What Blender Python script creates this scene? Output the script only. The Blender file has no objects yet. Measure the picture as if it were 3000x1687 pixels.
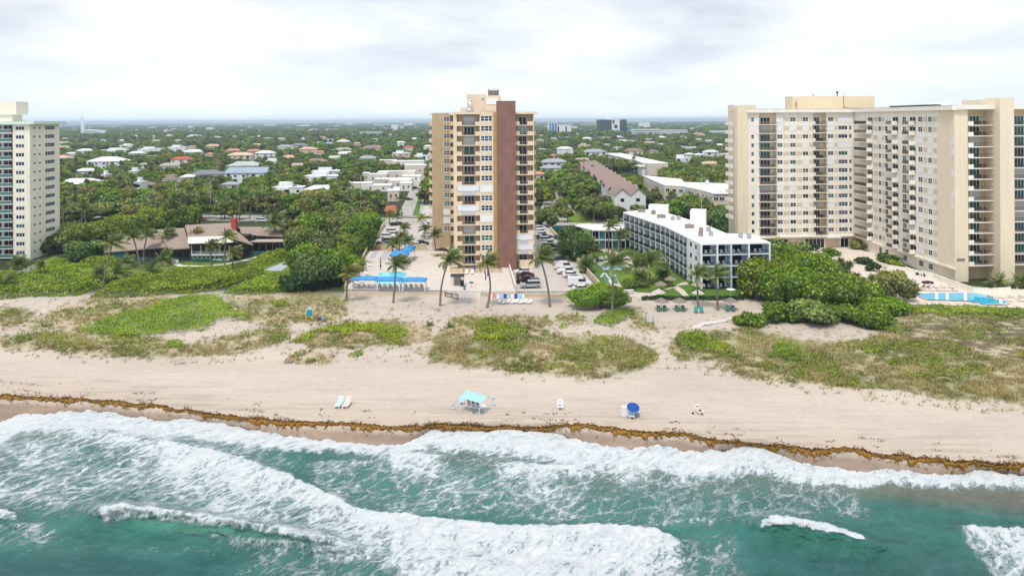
import bpy, math, random
import numpy as np
from math import radians, sin, cos, pi, hypot, atan2
SC = bpy.context.scene
COL = SC.collection
# ---------------------------------------------------------------- camera (a drone hovering 40 m above the surf)
F = 2050.0; CH = 40.0; HY = 353.0; TH = radians(0.3)
cd = bpy.data.cameras.new('camera'); cam = bpy.data.objects.new('camera', cd); COL.objects.link(cam)
cam.location = (0, 0, CH); cam.rotation_euler = (pi/2, TH, 0)
cd.sensor_width = 36; cd.lens = F/3000*36; cd.shift_y = -(843.0-HY)/3000
cd.clip_start = 0.5; cd.clip_end = 60000
SC.camera = cam
# ---------------------------------------------------------------- sky: NISHITA sky seen through an overcast deck
W = bpy.data.worlds.new('World'); SC.world = W; W.use_nodes = True
nt = W.node_tree; nt.nodes.clear()
def N(t, typ, **kw):
    n = t.nodes.new(typ)
    for k, v in kw.items():
        if k.startswith('i_'): n.inputs[k[2:].replace('_', ' ')].default_value = v
        else: setattr(n, k, v)
    return n
SUN_EL, SUN_AZ = 62, 200
sky = N(nt, 'ShaderNodeTexSky', sky_type='NISHITA', sun_disc=False, sun_elevation=radians(SUN_EL), sun_rotation=radians(SUN_AZ))
bgs = N(nt, 'ShaderNodeBackground', i_Strength=0.11)
bgc = N(nt, 'ShaderNodeBackground', i_Strength=1.0)
outw = N(nt, 'ShaderNodeOutputWorld'); mixs = N(nt, 'ShaderNodeMixShader')
tc = N(nt, 'ShaderNodeTexCoord'); sep = N(nt, 'ShaderNodeSeparateXYZ')
L = nt.links.new
L(tc.outputs['Generated'], sep.inputs[0])
def M(t, op, a=None, b=None, c=None, clamp=False):
    n = t.nodes.new('ShaderNodeMath'); n.operation = op; n.use_clamp = clamp
    for i, v in enumerate((a, b, c)):
        if v is None: continue
        if isinstance(v, (int, float)): n.inputs[i].default_value = v
        else: t.links.new(v, n.inputs[i])
    return n.outputs[0]
zz = M(nt, 'ADD', M(nt, 'MAXIMUM', sep.outputs[2], 0.0), 0.2)
cx = M(nt, 'DIVIDE', sep.outputs[0], zz); cy = M(nt, 'DIVIDE', sep.outputs[1], zz)
cmb = N(nt, 'ShaderNodeCombineXYZ'); L(cx, cmb.inputs[0]); L(cy, cmb.inputs[1])
n1 = N(nt, 'ShaderNodeTexNoise', i_Scale=0.9, i_Detail=6.0, i_Roughness=0.48, i_Distortion=0.0); L(cmb.outputs[0], n1.inputs['Vector'])
n2 = N(nt, 'ShaderNodeTexNoise', i_Scale=2.2, i_Detail=6.0, i_Roughness=0.6); L(cmb.outputs[0], n2.inputs['Vector'])
cl = M(nt, 'ADD', M(nt, 'MULTIPLY', n1.outputs['Fac'], 0.78), M(nt, 'MULTIPLY', n2.outputs['Fac'], 0.22))
rmp = N(nt, 'ShaderNodeValToRGB'); L(cl, rmp.inputs[0])
e = rmp.color_ramp.elements
e[0].position = .40; e[0].color = (.40, .43, .475, 1); e[1].position = .655; e[1].color = (.69, .70, .72, 1)
m = e.new(.53); m.color = (.57, .59, .63, 1)
# near the horizon the deck thins into a pale, slightly blue band
hz = N(nt, 'ShaderNodeMapRange', clamp=True); L(sep.outputs[2], hz.inputs[0])
hz.inputs[1].default_value = 0.0; hz.inputs[2].default_value = 0.11; hz.inputs[3].default_value = 0.85; hz.inputs[4].default_value = 0.0
mx = N(nt, 'ShaderNodeMix', data_type='RGBA'); L(hz.outputs[0], mx.inputs[0]); L(rmp.outputs[0], mx.inputs[6]); mx.inputs[7].default_value = (.58, .64, .71, 1)
L(mx.outputs[2], bgc.inputs['Color']); L(sky.outputs[0], bgs.inputs['Color'])
mixs.inputs[0].default_value = 0.93
L(bgs.outputs[0], mixs.inputs[1]); L(bgc.outputs[0], mixs.inputs[2]); L(mixs.outputs[0], outw.inputs[0])
# ---------------------------------------------------------------- sun behind thin cloud
sd = bpy.data.lights.new('sun', 'SUN'); sun = bpy.data.objects.new('sun', sd); COL.objects.link(sun)
sd.energy = 1.5; sd.angle = radians(10); sd.color = (1.0, .96, .90)
_e, _a = radians(SUN_EL), radians(SUN_AZ)
from mathutils import Vector, Matrix
sdir = Vector((sin(_a)*cos(_e), cos(_a)*cos(_e), sin(_e)))     # towards the sun
sun.rotation_euler = sdir.to_track_quat('Z', 'Y').to_euler()
SC.view_settings.view_transform = 'Standard'; SC.view_settings.look = 'None'
SC.view_settings.exposure = 0.82; SC.view_settings.gamma = 1; SC.view_settings.use_curve_mapping = False
SC.render.engine = 'CYCLES'
cy_ = SC.cycles
cy_.max_bounces = 5; cy_.diffuse_bounces = 3; cy_.glossy_bounces = 2; cy_.transmission_bounces = 3; cy_.transparent_max_bounces = 8
cy_.use_denoising = True; cy_.volume_bounces = 0
cy_.caustics_reflective = False; cy_.caustics_refractive = False

# ---------------------------------------------------------------- helpers
G = radians(4.74)                                  # the lots run inland 4.74 degrees left of the view
UI = (-sin(G), cos(G)); VA = (cos(G), sin(G))
def uv(px, py):
    dx, dy = px-1500.0, py-HY
    return dx-TH*dy, TH*dx+dy
def at(px, py, z=0.0):
    u, v = uv(px, py); Y = F*(CH-z)/v
    return (u*Y/F, Y, z)
def atY(px, py, Y):
    u, v = uv(px, py); return (u*Y/F, Y, CH-v*Y/F)
def proj(x, y, z):
    u, v = x*F/y, (CH-z)*F/y
    return 1500+u+TH*v, HY-TH*u+v
def prop(o, label=None, cat=None, group=None, kind=None):
    if label: o['label'] = label
    if cat: o['category'] = cat
    if group: o['group'] = group
    if kind: o['kind'] = kind
    return o
def thing(name, label, cat, loc=(0, 0, 0), rz=0.0, group=None):
    o = bpy.data.objects.new(name, None); COL.objects.link(o)
    o.empty_display_size = .2; o.location = loc; o.rotation_euler = (0, 0, rz)
    return prop(o, label, cat, group)
def inst(name, me, parent=None, loc=(0, 0, 0), rz=0.0, sc=None, rot=None):
    o = bpy.data.objects.new(name, me); COL.objects.link(o); o.location = loc
    o.rotation_euler = rot if rot else (0, 0, rz)
    if sc is not None: o.scale = (sc, sc, sc) if isinstance(sc, (int, float)) else sc
    if parent: o.parent = parent
    return o
def copy_tree(o, parent=None):
    c = o.copy(); COL.objects.link(c)
    if parent is not None: c.parent = parent
    for ch in list(o.children): copy_tree(ch, c)
    return c
class MB:
    """collects boxes, bars, tubes and polygons into one mesh"""
    def __init__(s): s.v = []; s.f = []; s.mi = []; s.m = 0
    def face(s, pts):
        n = len(s.v); s.v += [tuple(p) for p in pts]; s.f.append(tuple(range(n, n+len(pts)))); s.mi.append(s.m)
    def _hex(s, c):
        n = len(s.v); s.v += [tuple(p) for p in c]
        for q in ((0, 3, 2, 1), (4, 5, 6, 7), (0, 1, 5, 4), (1, 2, 6, 5), (2, 3, 7, 6), (3, 0, 4, 7)):
            s.f.append(tuple(n+i for i in q)); s.mi.append(s.m)
    def box(s, x0, x1, y0, y1, z0, z1):
        s._hex([(x0, y0, z0), (x1, y0, z0), (x1, y1, z0), (x0, y1, z0), (x0, y0, z1), (x1, y0, z1), (x1, y1, z1), (x0, y1, z1)]); return s
    def tube(s, pts, rad, n=6, cap=True):
        P = [Vector(p) for p in pts]; R = rad if isinstance(rad, (list, tuple)) else [rad]*len(P)
        base = len(s.v)
        for i, p in enumerate(P):
            d = (P[min(i+1, len(P)-1)]-P[max(i-1, 0)]).normalized()
            a = d.cross(Vector((0, 0, 1)) if abs(d.z) < .9 else Vector((1, 0, 0))).normalized(); b = d.cross(a)
            for k in range(n):
                t = 2*pi*k/n; q = p+(a*cos(t)+b*sin(t))*R[i]; s.v.append((q.x, q.y, q.z))
        for i in range(len(P)-1):
            for k in range(n):
                a0 = base+i*n+k; a1 = base+i*n+(k+1) % n
                s.f.append((a0, a1, a1+n, a0+n)); s.mi.append(s.m)
        if cap:
            s.f.append(tuple(base+k for k in range(n-1, -1, -1))); s.mi.append(s.m)
            e0 = base+(len(P)-1)*n; s.f.append(tuple(e0+k for k in range(n))); s.mi.append(s.m)
        return s
    def prism(s, poly, z0, z1, top=True, bot=False):
        n = len(poly); b = len(s.v)
        s.v += [(p[0], p[1], z0) for p in poly]+[(p[0], p[1], z1) for p in poly]
        for i in range(n):
            j = (i+1) % n; s.f.append((b+i, b+j, b+n+j, b+n+i)); s.mi.append(s.m)
        if top: s.f.append(tuple(b+n+i for i in range(n))); s.mi.append(s.m)
        if bot: s.f.append(tuple(b+i for i in range(n-1, -1, -1))); s.mi.append(s.m)
        return s
    def lathe(s, prof, n=10, c=(0, 0, 0)):
        b = len(s.v)
        for r, z in prof:
            for k in range(n):
                t = 2*pi*k/n; s.v.append((c[0]+r*cos(t), c[1]+r*sin(t), c[2]+z))
        for i in range(len(prof)-1):
            for k in range(n):
                a0 = b+i*n+k; a1 = b+i*n+(k+1) % n; s.f.append((a0, a1, a1+n, a0+n)); s.mi.append(s.m)
        return s
    def mesh(s, name, m, off=(0, 0, 0), smooth=False):
        me = bpy.data.meshes.new(name)
        ox, oy, oz = off
        me.from_pydata([(x-ox, y-oy, z-oz) for x, y, z in s.v], [], s.f)
        ms = m if isinstance(m, (list, tuple)) else [m]
        for k in ms: me.materials.append(k)
        if len(ms) > 1: me.polygons.foreach_set('material_index', s.mi)
        if smooth: me.polygons.foreach_set('use_smooth', [True]*len(s.f))
        me.update(); return me
    def build(s, name, m, parent=None, smooth=False, label=None):
        """world coordinates in, object origin at the parent's own origin (parents that hold such meshes are not rotated)"""
        off = tuple(parent.matrix_basis.translation) if parent and parent.parent is None else ((0, 0, 0) if not parent else tuple(parent.get('_o', (0, 0, 0))))
        o = inst(name, s.mesh(name, m, off, smooth), parent)
        if parent: o['_o'] = off
        if label: o['label'] = label
        return o
class FR:
    """facade frame: s along the wall, n out of the wall, z up"""
    def __init__(s, p0, p1):
        s.o = (p0[0], p0[1]); d = (p1[0]-p0[0], p1[1]-p0[1]); s.len = hypot(*d); s.d = (d[0]/s.len, d[1]/s.len)
        s.n = (s.d[1], -s.d[0]); s.rz = atan2(s.d[1], s.d[0])
    def P(s, a, n, z): return (s.o[0]+s.d[0]*a+s.n[0]*n, s.o[1]+s.d[1]*a+s.n[1]*n, z)
    def box(s, mb, a0, a1, n0, n1, z0, z1):
        mb._hex([s.P(a0, n1, z0), s.P(a1, n1, z0), s.P(a1, n0, z0), s.P(a0, n0, z0), s.P(a0, n1, z1), s.P(a1, n1, z1), s.P(a1, n0, z1), s.P(a0, n0, z1)]); return mb
    def s_px(s, px, py=560, n=0.0):
        """position along the wall that a view column meets"""
        u, v = uv(px, py); k = u/F
        # X = k*Y ; (o+d*a)
        return (k*(s.o[1]+s.n[1]*n)-(s.o[0]+s.n[0]*n))/(s.d[0]-k*s.d[1])
    def wall(s, mb, a0, a1, z0, z1, holes, depth=0.2, n=0.0):
        S = sorted({a0, a1, *[h[0] for h in holes], *[h[1] for h in holes]}); S = [q for q in S if a0 <= q <= a1]
        Z = sorted({z0, z1, *[h[2] for h in holes], *[h[3] for h in holes]}); Z = [q for q in Z if z0 <= q <= z1]
        ns, nz = len(S)-1, len(Z)-1
        E = np.zeros((ns, nz), bool)
        mid_s = np.array([(S[i]+S[i+1])/2 for i in range(ns)]); mid_z = np.array([(Z[i]+Z[i+1])/2 for i in range(nz)])
        for h in holes:
            E |= ((mid_s > h[0]) & (mid_s < h[1]))[:, None] & ((mid_z > h[2]) & (mid_z < h[3]))[None, :]
        P = s.P
        for i in range(ns):
            j = 0
            while j < nz:
                if E[i, j]:
                    zA, zB, sA, sB = Z[j], Z[j+1], S[i], S[i+1]
                    if i == 0 or not E[i-1, j]: mb.face([P(sA, n, zA), P(sA, n-depth, zA), P(sA, n-depth, zB), P(sA, n, zB)])
                    if i == ns-1 or not E[i+1, j]: mb.face([P(sB, n-depth, zA), P(sB, n, zA), P(sB, n, zB), P(sB, n-depth, zB)])
                    if j == 0 or not E[i, j-1]: mb.face([P(sA, n, zA), P(sB, n, zA), P(sB, n-depth, zA), P(sA, n-depth, zA)])
                    if j == nz-1 or not E[i, j+1]: mb.face([P(sA, n-depth, zB), P(sB, n-depth, zB), P(sB, n, zB), P(sA, n, zB)])
                    j += 1; continue
                k = j
                while k+1 < nz and not E[i, k+1]: k += 1
                mb.face([P(S[i], n, Z[j]), P(S[i+1], n, Z[j]), P(S[i+1], n, Z[k+1]), P(S[i], n, Z[k+1])]); j = k+1
# materials -------------------------------------------------------
MC = {}
def mat(name, col, rough=.7, var=.12, scale=1.5, bump=0.0, metal=0.0, spec=.3, fine=0.0, coord='Object', stretch=None):
    if name in MC: return MC[name]
    m = bpy.data.materials.new(name); m.use_nodes = True; t = m.node_tree; p = t.nodes['Principled BSDF']
    p.inputs['Roughness'].default_value = rough; p.inputs['Metallic'].default_value = metal
    p.inputs['Specular IOR Level'].default_value = spec
    m.diffuse_color = (*col, 1)
    if var > 0 or bump > 0:
        g = t.nodes.new('ShaderNodeNewGeometry') if coord == 'World' else t.nodes.new('ShaderNodeTexCoord')
        vec = g.outputs['Position'] if coord == 'World' else g.outputs['Object']
        if stretch:
            mp = t.nodes.new('ShaderNodeMapping'); mp.inputs['Scale'].default_value = stretch; t.links.new(vec, mp.inputs[0]); vec = mp.outputs[0]
        n = N(t, 'ShaderNodeTexNoise', i_Scale=scale, i_Detail=5.0, i_Roughness=.65); t.links.new(vec, n.inputs['Vector'])
        fac = n.outputs['Fac']
        r = t.nodes.new('ShaderNodeMapRange'); r.inputs[1].default_value = .3; r.inputs[2].default_value = .7
        r.inputs[3].default_value = 1-var; r.inputs[4].default_value = 1+var; t.links.new(fac, r.inputs[0])
        mm = t.nodes.new('ShaderNodeMix'); mm.data_type = 'RGBA'; mm.blend_type = 'MULTIPLY'; mm.inputs[0].default_value = 1
        mm.inputs[6].default_value = (*col, 1)
        val = r.outputs[0]
        if fine > 0:
            n2 = N(t, 'ShaderNodeTexNoise', i_Scale=scale*9, i_Detail=3.0); t.links.new(vec, n2.inputs['Vector'])
            val = M(t, 'MULTIPLY', val, M(t, 'ADD', M(t, 'MULTIPLY', n2.outputs['Fac'], fine*2), 1-fine))
        t.links.new(val, mm.inputs[7]); t.links.new(mm.outputs[2], p.inputs['Base Color'])
        if bump > 0:
            b = N(t, 'ShaderNodeBump', i_Strength=bump, i_Distance=.05); t.links.new(fac, b.inputs['Height']); t.links.new(b.outputs[0], p.inputs['Normal'])
    else: p.inputs['Base Color'].default_value = (*col, 1)
    MC[name] = m; return m
def leafmat(name, a, b, rnd=.25, trans=.35):
    """foliage: colour between a and b by leaf, shifted from plant to plant"""
    if name in MC: return MC[name]
    m = bpy.data.materials.new(name); m.use_nodes = True; t = m.node_tree; t.nodes.clear()
    o = t.nodes.new('ShaderNodeOutputMaterial'); at_ = N(t, 'ShaderNodeAttribute', attribute_name='leaf')
    oi = t.nodes.new('ShaderNodeObjectInfo')
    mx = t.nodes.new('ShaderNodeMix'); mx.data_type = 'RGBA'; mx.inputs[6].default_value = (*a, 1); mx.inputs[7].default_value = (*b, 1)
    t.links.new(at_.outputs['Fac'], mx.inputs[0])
    hs = t.nodes.new('ShaderNodeHueSaturation')
    t.links.new(M(t, 'ADD', M(t, 'MULTIPLY', oi.outputs['Random'], rnd*.22), .5-rnd*.11), hs.inputs['Hue'])
    rr = M(t, 'FRACT', M(t, 'MULTIPLY', oi.outputs['Random'], 7.31))
    t.links.new(M(t, 'ADD', M(t, 'MULTIPLY', rr, rnd*1.6), 1-rnd*.75), hs.inputs['Value'])
    t.links.new(mx.outputs[2], hs.inputs['Color'])
    d = t.nodes.new('ShaderNodeBsdfDiffuse'); tr = t.nodes.new('ShaderNodeBsdfTranslucent'); ms = t.nodes.new('ShaderNodeMixShader')
    gl = N(t, 'ShaderNodeBsdfGlossy', i_Roughness=.45); ms2 = t.nodes.new('ShaderNodeMixShader')
    ms.inputs[0].default_value = trans; ms2.inputs[0].default_value = .04
    for q in (d, tr): t.links.new(hs.outputs[0], q.inputs['Color'])
    t.links.new(d.outputs[0], ms.inputs[1]); t.links.new(tr.outputs[0], ms.inputs[2])
    t.links.new(ms.outputs[0], ms2.inputs[1]); t.links.new(gl.outputs[0], ms2.inputs[2]); t.links.new(ms2.outputs[0], o.inputs[0])
    MC[name] = m; return m
def npmesh(name, V, Fq, m, attr=None, tri=False, col=None, smooth=False):
    me = bpy.data.meshes.new(name); V = np.asarray(V, np.float32); Fq = np.asarray(Fq, np.int32); k = Fq.shape[1]
    me.vertices.add(len(V)); me.vertices.foreach_set('co', V.ravel())
    me.loops.add(Fq.size); me.loops.foreach_set('vertex_index', Fq.ravel())
    me.polygons.add(len(Fq)); me.polygons.foreach_set('loop_start', np.arange(0, Fq.size, k, dtype=np.int32))
    me.polygons.foreach_set('loop_total', np.full(len(Fq), k, np.int32))
    if smooth: me.polygons.foreach_set('use_smooth', np.ones(len(Fq), bool))
    for q in (m if isinstance(m, (list, tuple)) else [m]): me.materials.append(q)
    me.update(calc_edges=True)
    if attr:
        for an, (dom, arr) in attr.items():
            a = me.attributes.new(an, 'FLOAT', dom); a.data.foreach_set('value', np.asarray(arr, np.float32))
    if col:
        for an, arr in col.items():
            a = me.attributes.new(an, 'FLOAT_COLOR', 'POINT'); arr = np.c_[arr, np.ones(len(arr))].astype(np.float32); a.data.foreach_set('color', arr.ravel())
    return me
LM = [(600,700,'the teal restaurant'),(330,470,'the large white hipped house'),(531,480,'the red roofed villa'),(718,520,'the blue grey gabled roof'),(604,520,'the slate roofed house'),(700,455,'the two-storey pale pink house'),(681,445,'the terracotta roofed house'),(436,450,'the glass fronted modern villa'),(340,445,'the long low white building'),(245,395,'the church with the spire'),(902,450,'the salmon roofed pink house'),(957,520,'the long white flat house'),(842,565,'the building with the red end'),(1086,392,'the white block in the forest'),(1150,520,'the white street villas'),(1144,615,'the red tiled gatehouse'),(1090,440,'the long brown roof'),(1174,460,'the townhouses with red bays'),(1795,385,'the black office block'),(1640,385,'the blue striped office'),(1896,390,'the ribbon window office'),(1745,460,'the grey dormer house'),(1858,458,'the brown tiled cream villa'),(2050,462,'the white canal pavilions'),(1750,560,'the sawtooth townhouse row'),(1845,610,'the two-gabled end house'),(1850,495,'the long white roofed apartments'),(2050,570,'the cream L-shaped apartments'),(1627,500,'the grey shingle roofs'),(1575,530,'the pink house by the tower'),(1660,600,'the curving driveway'),(250,690,'the left tower foot'),(516,590,'the white pole'),(1057,600,'the tall road lamp'),(1760,680,'the low hotel wing'),(190,500,'the left tower'),(2120,690,'the cream tower corner')]
ORD = ['nearest','second nearest','third nearest','fourth nearest','fifth nearest','sixth nearest','seventh nearest','eighth nearest','ninth nearest','tenth nearest','eleventh nearest','twelfth nearest','thirteenth nearest','fourteenth nearest','fifteenth nearest','sixteenth nearest','seventeenth nearest','eighteenth nearest','nineteenth nearest','twentieth nearest']
NTH = [q.split()[0] for q in ORD]; NTH[0] = 'first'
def name_by_place(items):
    """items: (px, py, kind phrase) -> labels that say which landmark each stands beside"""
    g = {}
    for i, (px, py, k) in enumerate(items):
        best = min(LM, key=lambda m: hypot((px-m[0]), (py-m[1])*1.8)); dx, dy = px-best[0], py-best[1]
        w = 'left of' if dx < -abs(dy)*1.3 else 'right of' if dx > abs(dy)*1.3 else ('behind' if dy < 0 else 'in front of')
        g.setdefault((k, w, best[2]), []).append((hypot(dx, dy*1.8), i))
    out = [None]*len(items)
    for (k, w, n), l in g.items():
        for j, (_, i) in enumerate(sorted(l)): out[i] = k+' '+w+' '+n+((', '+ORD[j]+' one') if len(l) > 1 and j < 20 else '')
    return out
RS = np.random.RandomState(7); random.seed(11)
def _hash(ix, iy, s):
    h = (ix.astype(np.int64)*374761393+iy.astype(np.int64)*668265263+s*974634777) & 0xffffffff
    h = ((h ^ (h >> 13))*1274126177) & 0xffffffff
    return ((h ^ (h >> 16)) & 0xffff)/65535.0
def vnoise(x, y, s=0):
    ix, iy = np.floor(x), np.floor(y); fx, fy = x-ix, y-iy; fx = fx*fx*(3-2*fx); fy = fy*fy*(3-2*fy)
    a = _hash(ix, iy, s)*(1-fx)+_hash(ix+1, iy, s)*fx; b = _hash(ix, iy+1, s)*(1-fx)+_hash(ix+1, iy+1, s)*fx
    return a*(1-fy)+b*fy
def fbm(x, y, s=0, o=4):
    r = 0; a = .5; w = 0
    for i in range(o): r = r+a*vnoise(x*2**i, y*2**i, s+i*17); w += a; a *= .5
    return r/w
def sstep(a, b, x): t = np.clip((x-a)/(b-a), 0, 1); return t*t*(3-2*t)
def inpoly(X, Y, poly):
    r = np.zeros(np.shape(X), bool); n = len(poly)
    for i in range(n):
        x1, y1 = poly[i]; x2, y2 = poly[(i+1) % n]
        if y1 == y2: continue
        c = ((y1 > Y) != (y2 > Y)) & (X < (x2-x1)*(Y-y1)/(y2-y1)+x1); r ^= c
    return r
def pl(pts):
    a = np.array(pts, float); return lambda x: np.interp(x, a[:, 0], a[:, 1])
# ---------------------------------------------------------------- shore lines, given where they are seen in the photograph
WLINE = pl([(-900,1185),(-300,1225),(0,1234),(60,1216),(150,1206),(260,1202),(360,1212),(450,1226),(600,1232),(700,1250),(850,1280),(930,1285),(1000,1296),(1100,1303),(1200,1296),(1235,1275),(1262,1258),(1330,1262),(1400,1262),(1480,1256),(1550,1260),(1620,1268),(1700,1292),(1800,1310),(1850,1312),(1930,1304),(2000,1318),(2100,1320),(2180,1308),(2240,1312),(2300,1340),(2380,1362),(2450,1364),(2540,1386),(2570,1372),(2650,1378),(2750,1390),(2830,1386),(2870,1374),(3000,1392),(3300,1425),(3900,1490)])
WRACK = pl([(-900,1140),(0,1160),(150,1166),(300,1176),(450,1190),(600,1212),(700,1224),(850,1238),(1000,1241),(1150,1252),(1300,1248),(1450,1252),(1600,1252),(1700,1246),(1800,1258),(1900,1268),(2000,1274),(2100,1290),(2200,1302),(2300,1308),(2400,1318),(2480,1316),(2600,1334),(2800,1352),(3000,1366),(3900,1440)])
def terr_z(px, py):
    """height of the sand: dunes behind, a slope down to the water in front"""
    e = WLINE(px); w = np.minimum(WRACK(px), e-26)
    s = (py-(w-6))/(e-w+6)
    z = -1.25*np.clip(s, 0, 1)**1.1-1.6*np.clip(s-1, 0, 3)
    return z
DUNE_TOP = pl([(-900,880),(0,885),(400,860),(700,850),(1000,860),(1500,900),(1900,940),(2200,920),(2600,900),(3900,900)])
DUNE_BOT = pl([(-900,1000),(0,1010),(300,1045),(700,1040),(1000,1030),(1240,1040),(1500,1090),(1800,1100),(1900,1060),(2000,1060),(2300,1120),(2800,1180),(3900,1240)])
# ---- plant cover painted over the sand: polygons in photograph pixels -> (kind, polygon)
GRASS = [  # dry olive and straw coloured dune grass
 [(0,905),(60,900),(105,925),(60,950),(0,955)],
 [(0,985),(120,975),(240,960),(420,985),(560,1010),(700,975),(780,960),(850,965),(840,1000),(700,1030),(520,1045),(300,1040),(100,1020),(0,1025)],
 [(180,900),(260,875),(420,870),(560,870),(520,900),(420,930),(300,945),(180,960),(100,965),(60,960),(120,930)],
 [(650,870),(740,860),(840,870),(850,905),(830,960),(740,950),(700,905),(650,900)],
 [(770,880),(850,855),(930,850),(1010,870),(1030,905),(980,935),(900,950),(840,940),(800,905)],
 [(860,995),(980,945),(1150,940),(1260,960),(1262,985),(1200,1010),(1100,1010),(960,1020),(880,1010)],
 [(855,1040),(900,1025),(960,1035),(980,1055),(930,1062),(860,1058)],
 [(1245,1040),(1270,990),(1330,935),(1400,925),(1580,930),(1640,945),(1560,965),(1700,985),(1840,990),(1915,1025),(1920,1055),(1850,1090),(1760,1105),(1650,1098),(1500,1085),(1350,1070),(1270,1060)],
 [(1620,930),(1690,915),(1720,935),(1680,950)],
 [(1840,905),(1870,900),(1900,940),(1915,960),(1890,975),(1850,950)],
 [(1960,1010),(2000,985),(2100,965),(2180,975),(2300,1000),(2500,1000),(2700,985),(3000,960),(3900,960),(3900,1260),(3000,1185),(2900,1165),(2800,1170),(2650,1140),(2500,1135),(2350,1120),(2220,1110),(2120,1085),(2100,1055),(1990,1050),(1965,1030)],
 [(2640,890),(3000,905),(3900,905),(3900,1120),(3000,1100),(2650,1090),(2500,1060),(2560,990)],
 [(2130,980),(2200,950),(2300,980),(2450,1010),(2450,1050),(2280,1050),(2150,1030)],
]
SAGE = [[(2150,990),(2200,965),(2300,985),(2420,1010),(2520,1045),(2440,1060),(2280,1050),(2160,1020)], [(1280,985),(1330,970),(1330,1000),(1290,1010)]]
DARKL = [[(1300,1005),(1370,985),(1380,1020),(1340,1040),(1290,1030)], [(2640,955),(2800,940),(3000,930),(3900,930),(3900,1065),(3000,1065),(2800,1055),(2650,1020)], [(2500,1010),(2640,990),(2680,1040),(2540,1040)],[(380,930),(470,900),(500,940),(420,970)]]
def soft(poly, PX, PY, blur=9, amp=16):
    """polygon membership with a ragged, soft edge"""
    x0 = min(p[0] for p in poly)-60; x1 = max(p[0] for p in poly)+60; y0 = min(p[1] for p in poly)-40; y1 = max(p[1] for p in poly)+40
    r = np.zeros(PX.shape); b = (PX > x0) & (PX < x1) & (PY > y0) & (PY < y1)
    if not b.any(): return r
    X, Y = PX[b], PY[b]
    acc = 0
    for k in range(7):
        ox = (fbm(X/38, Y/20, 5+k)-.5)*amp*2.6; oy = (fbm(X/38, Y/20, 55+k)-.5)*amp*1.2
        a = 2*pi*k/7; acc = acc+inpoly(X+ox+cos(a)*blur*1.6, Y+oy+sin(a)*blur*.6, poly)
    r[b] = acc/7; return r
# fan-shaped grid, fine where the camera looks, coarse to the horizon
gx = np.r_[np.arange(-1500, -200, 60), np.arange(-200, 3200, 5.5), np.arange(3200, 4600, 60)]
gy = np.r_[357, 360, 366, 375, 390, 410, 440, 480, 520, 560, 600, 640, 680, np.arange(700, 840, 12), np.arange(840, 1440, 4.0), np.arange(1440, 1700, 30), 1800, 2000, 2400]
PX, PY = np.meshgrid(gx, gy)
Z = terr_z(PX, PY)
grass = np.zeros(PX.shape)
for p in GRASS: grass = np.maximum(grass, soft(p, PX, PY))
sage = np.zeros(PX.shape)
for p in SAGE: sage = np.maximum(sage, soft(p, PX, PY))
dk = np.zeros(PX.shape)
for p in DARKL: dk = np.maximum(dk, soft(p, PX, PY))
U = PX-1500-TH*(PY-HY); Vv = TH*(PX-1500)+PY-HY; Vv = np.maximum(Vv, 4.0)
Y0 = F*CH/Vv; X0 = U*Y0/F
dune = sstep(0, 30, PY-DUNE_TOP(PX))*sstep(0, 50, DUNE_BOT(PX)+20-PY)
Z = Z+dune*(fbm(X0/9, Y0/9, 3)*1.5-.25)*.8+grass*.25*fbm(X0/3, Y0/3, 8)
beach = sstep(850, 880, PY)
Z = Z+beach*(fbm(X0/2.2, Y0/1.4, 4)-.5)*.10*sstep(1, .2, (PY-WRACK(PX))/50+.5)
GXg, GYg, GZg = gx.copy(), gy.copy(), Z.copy()
Yg = F*(CH-Z)/Vv; Xg = U*Yg/F
# colour of the ground
n1_ = fbm(X0/14, Y0/5, 21); n2_ = fbm(X0/1.6, Y0/1.1, 22); n3_ = fbm(X0/.7, Y0/.45, 23)
def C3(c): return np.array(c)[None, None, :]
sand = C3((.50, .43, .362))*(1+.22*(n1_-.5)+.16*(n3_-.5))[..., None]
tan_ = C3((.47, .385, .305))
lower = sstep(-75, -15, PY-WRACK(PX)+(n1_-.5)*50)
sand = sand*(1-.55*lower[..., None])+tan_*.55*lower[..., None]
streak = sstep(.56, .70, fbm(X0/9, Y0/.5, 31))*sstep(-120, -40, PY-WRACK(PX))
sand = sand*(1-.17*streak[..., None])
wet = sstep(0, 22, PY-WRACK(PX)-6+(n2_-.5)*16)
wetc = C3((.285, .215, .165))*(1+.5*(n1_-.5)+.35*(n2_-.5))[..., None]
sand = sand*(1-wet[..., None])+wetc*wet[..., None]
g = np.clip(grass*1.25, 0, 1)*sstep(.30, .62, n2_*.6+n3_*.4+grass*.16)
straw = C3((.42, .34, .19)); olive = C3((.21, .215, .07))
gm = sstep(.35, .65, fbm(X0/6, Y0/4, 41))[..., None]
gc = straw*(1-gm)+olive*gm
g = g*.72; sand = sand*(1-g[..., None])+gc*g[..., None]
speck = sstep(.60, .72, n3_)*dune*.6
sand = sand*(1-speck[..., None]*.5)
sg = (sage*sstep(.3, .55, n2_+.08))[..., None]; sand = sand*(1-sg*.8)+C3((.17, .22, .105))*sg*.8
dd = (dk*sstep(.35, .55, n2_))[..., None]; sand = sand*(1-dd*.8)+C3((.095, .075, .055))*dd*.8
inl = (1-sstep(845, 870, PY+(n1_-.5)*10))[..., None]
soil = C3((.05, .065, .028))*(1+.8*(n1_-.5))[..., None]
sand = sand*(1-inl)+soil*inl
nr, nc = PX.shape
idx = np.arange(nr*nc).reshape(nr, nc)
Fq = np.stack([idx[:-1, :-1], idx[1:, :-1], idx[1:, 1:], idx[:-1, 1:]], -1).reshape(-1, 4)
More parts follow.
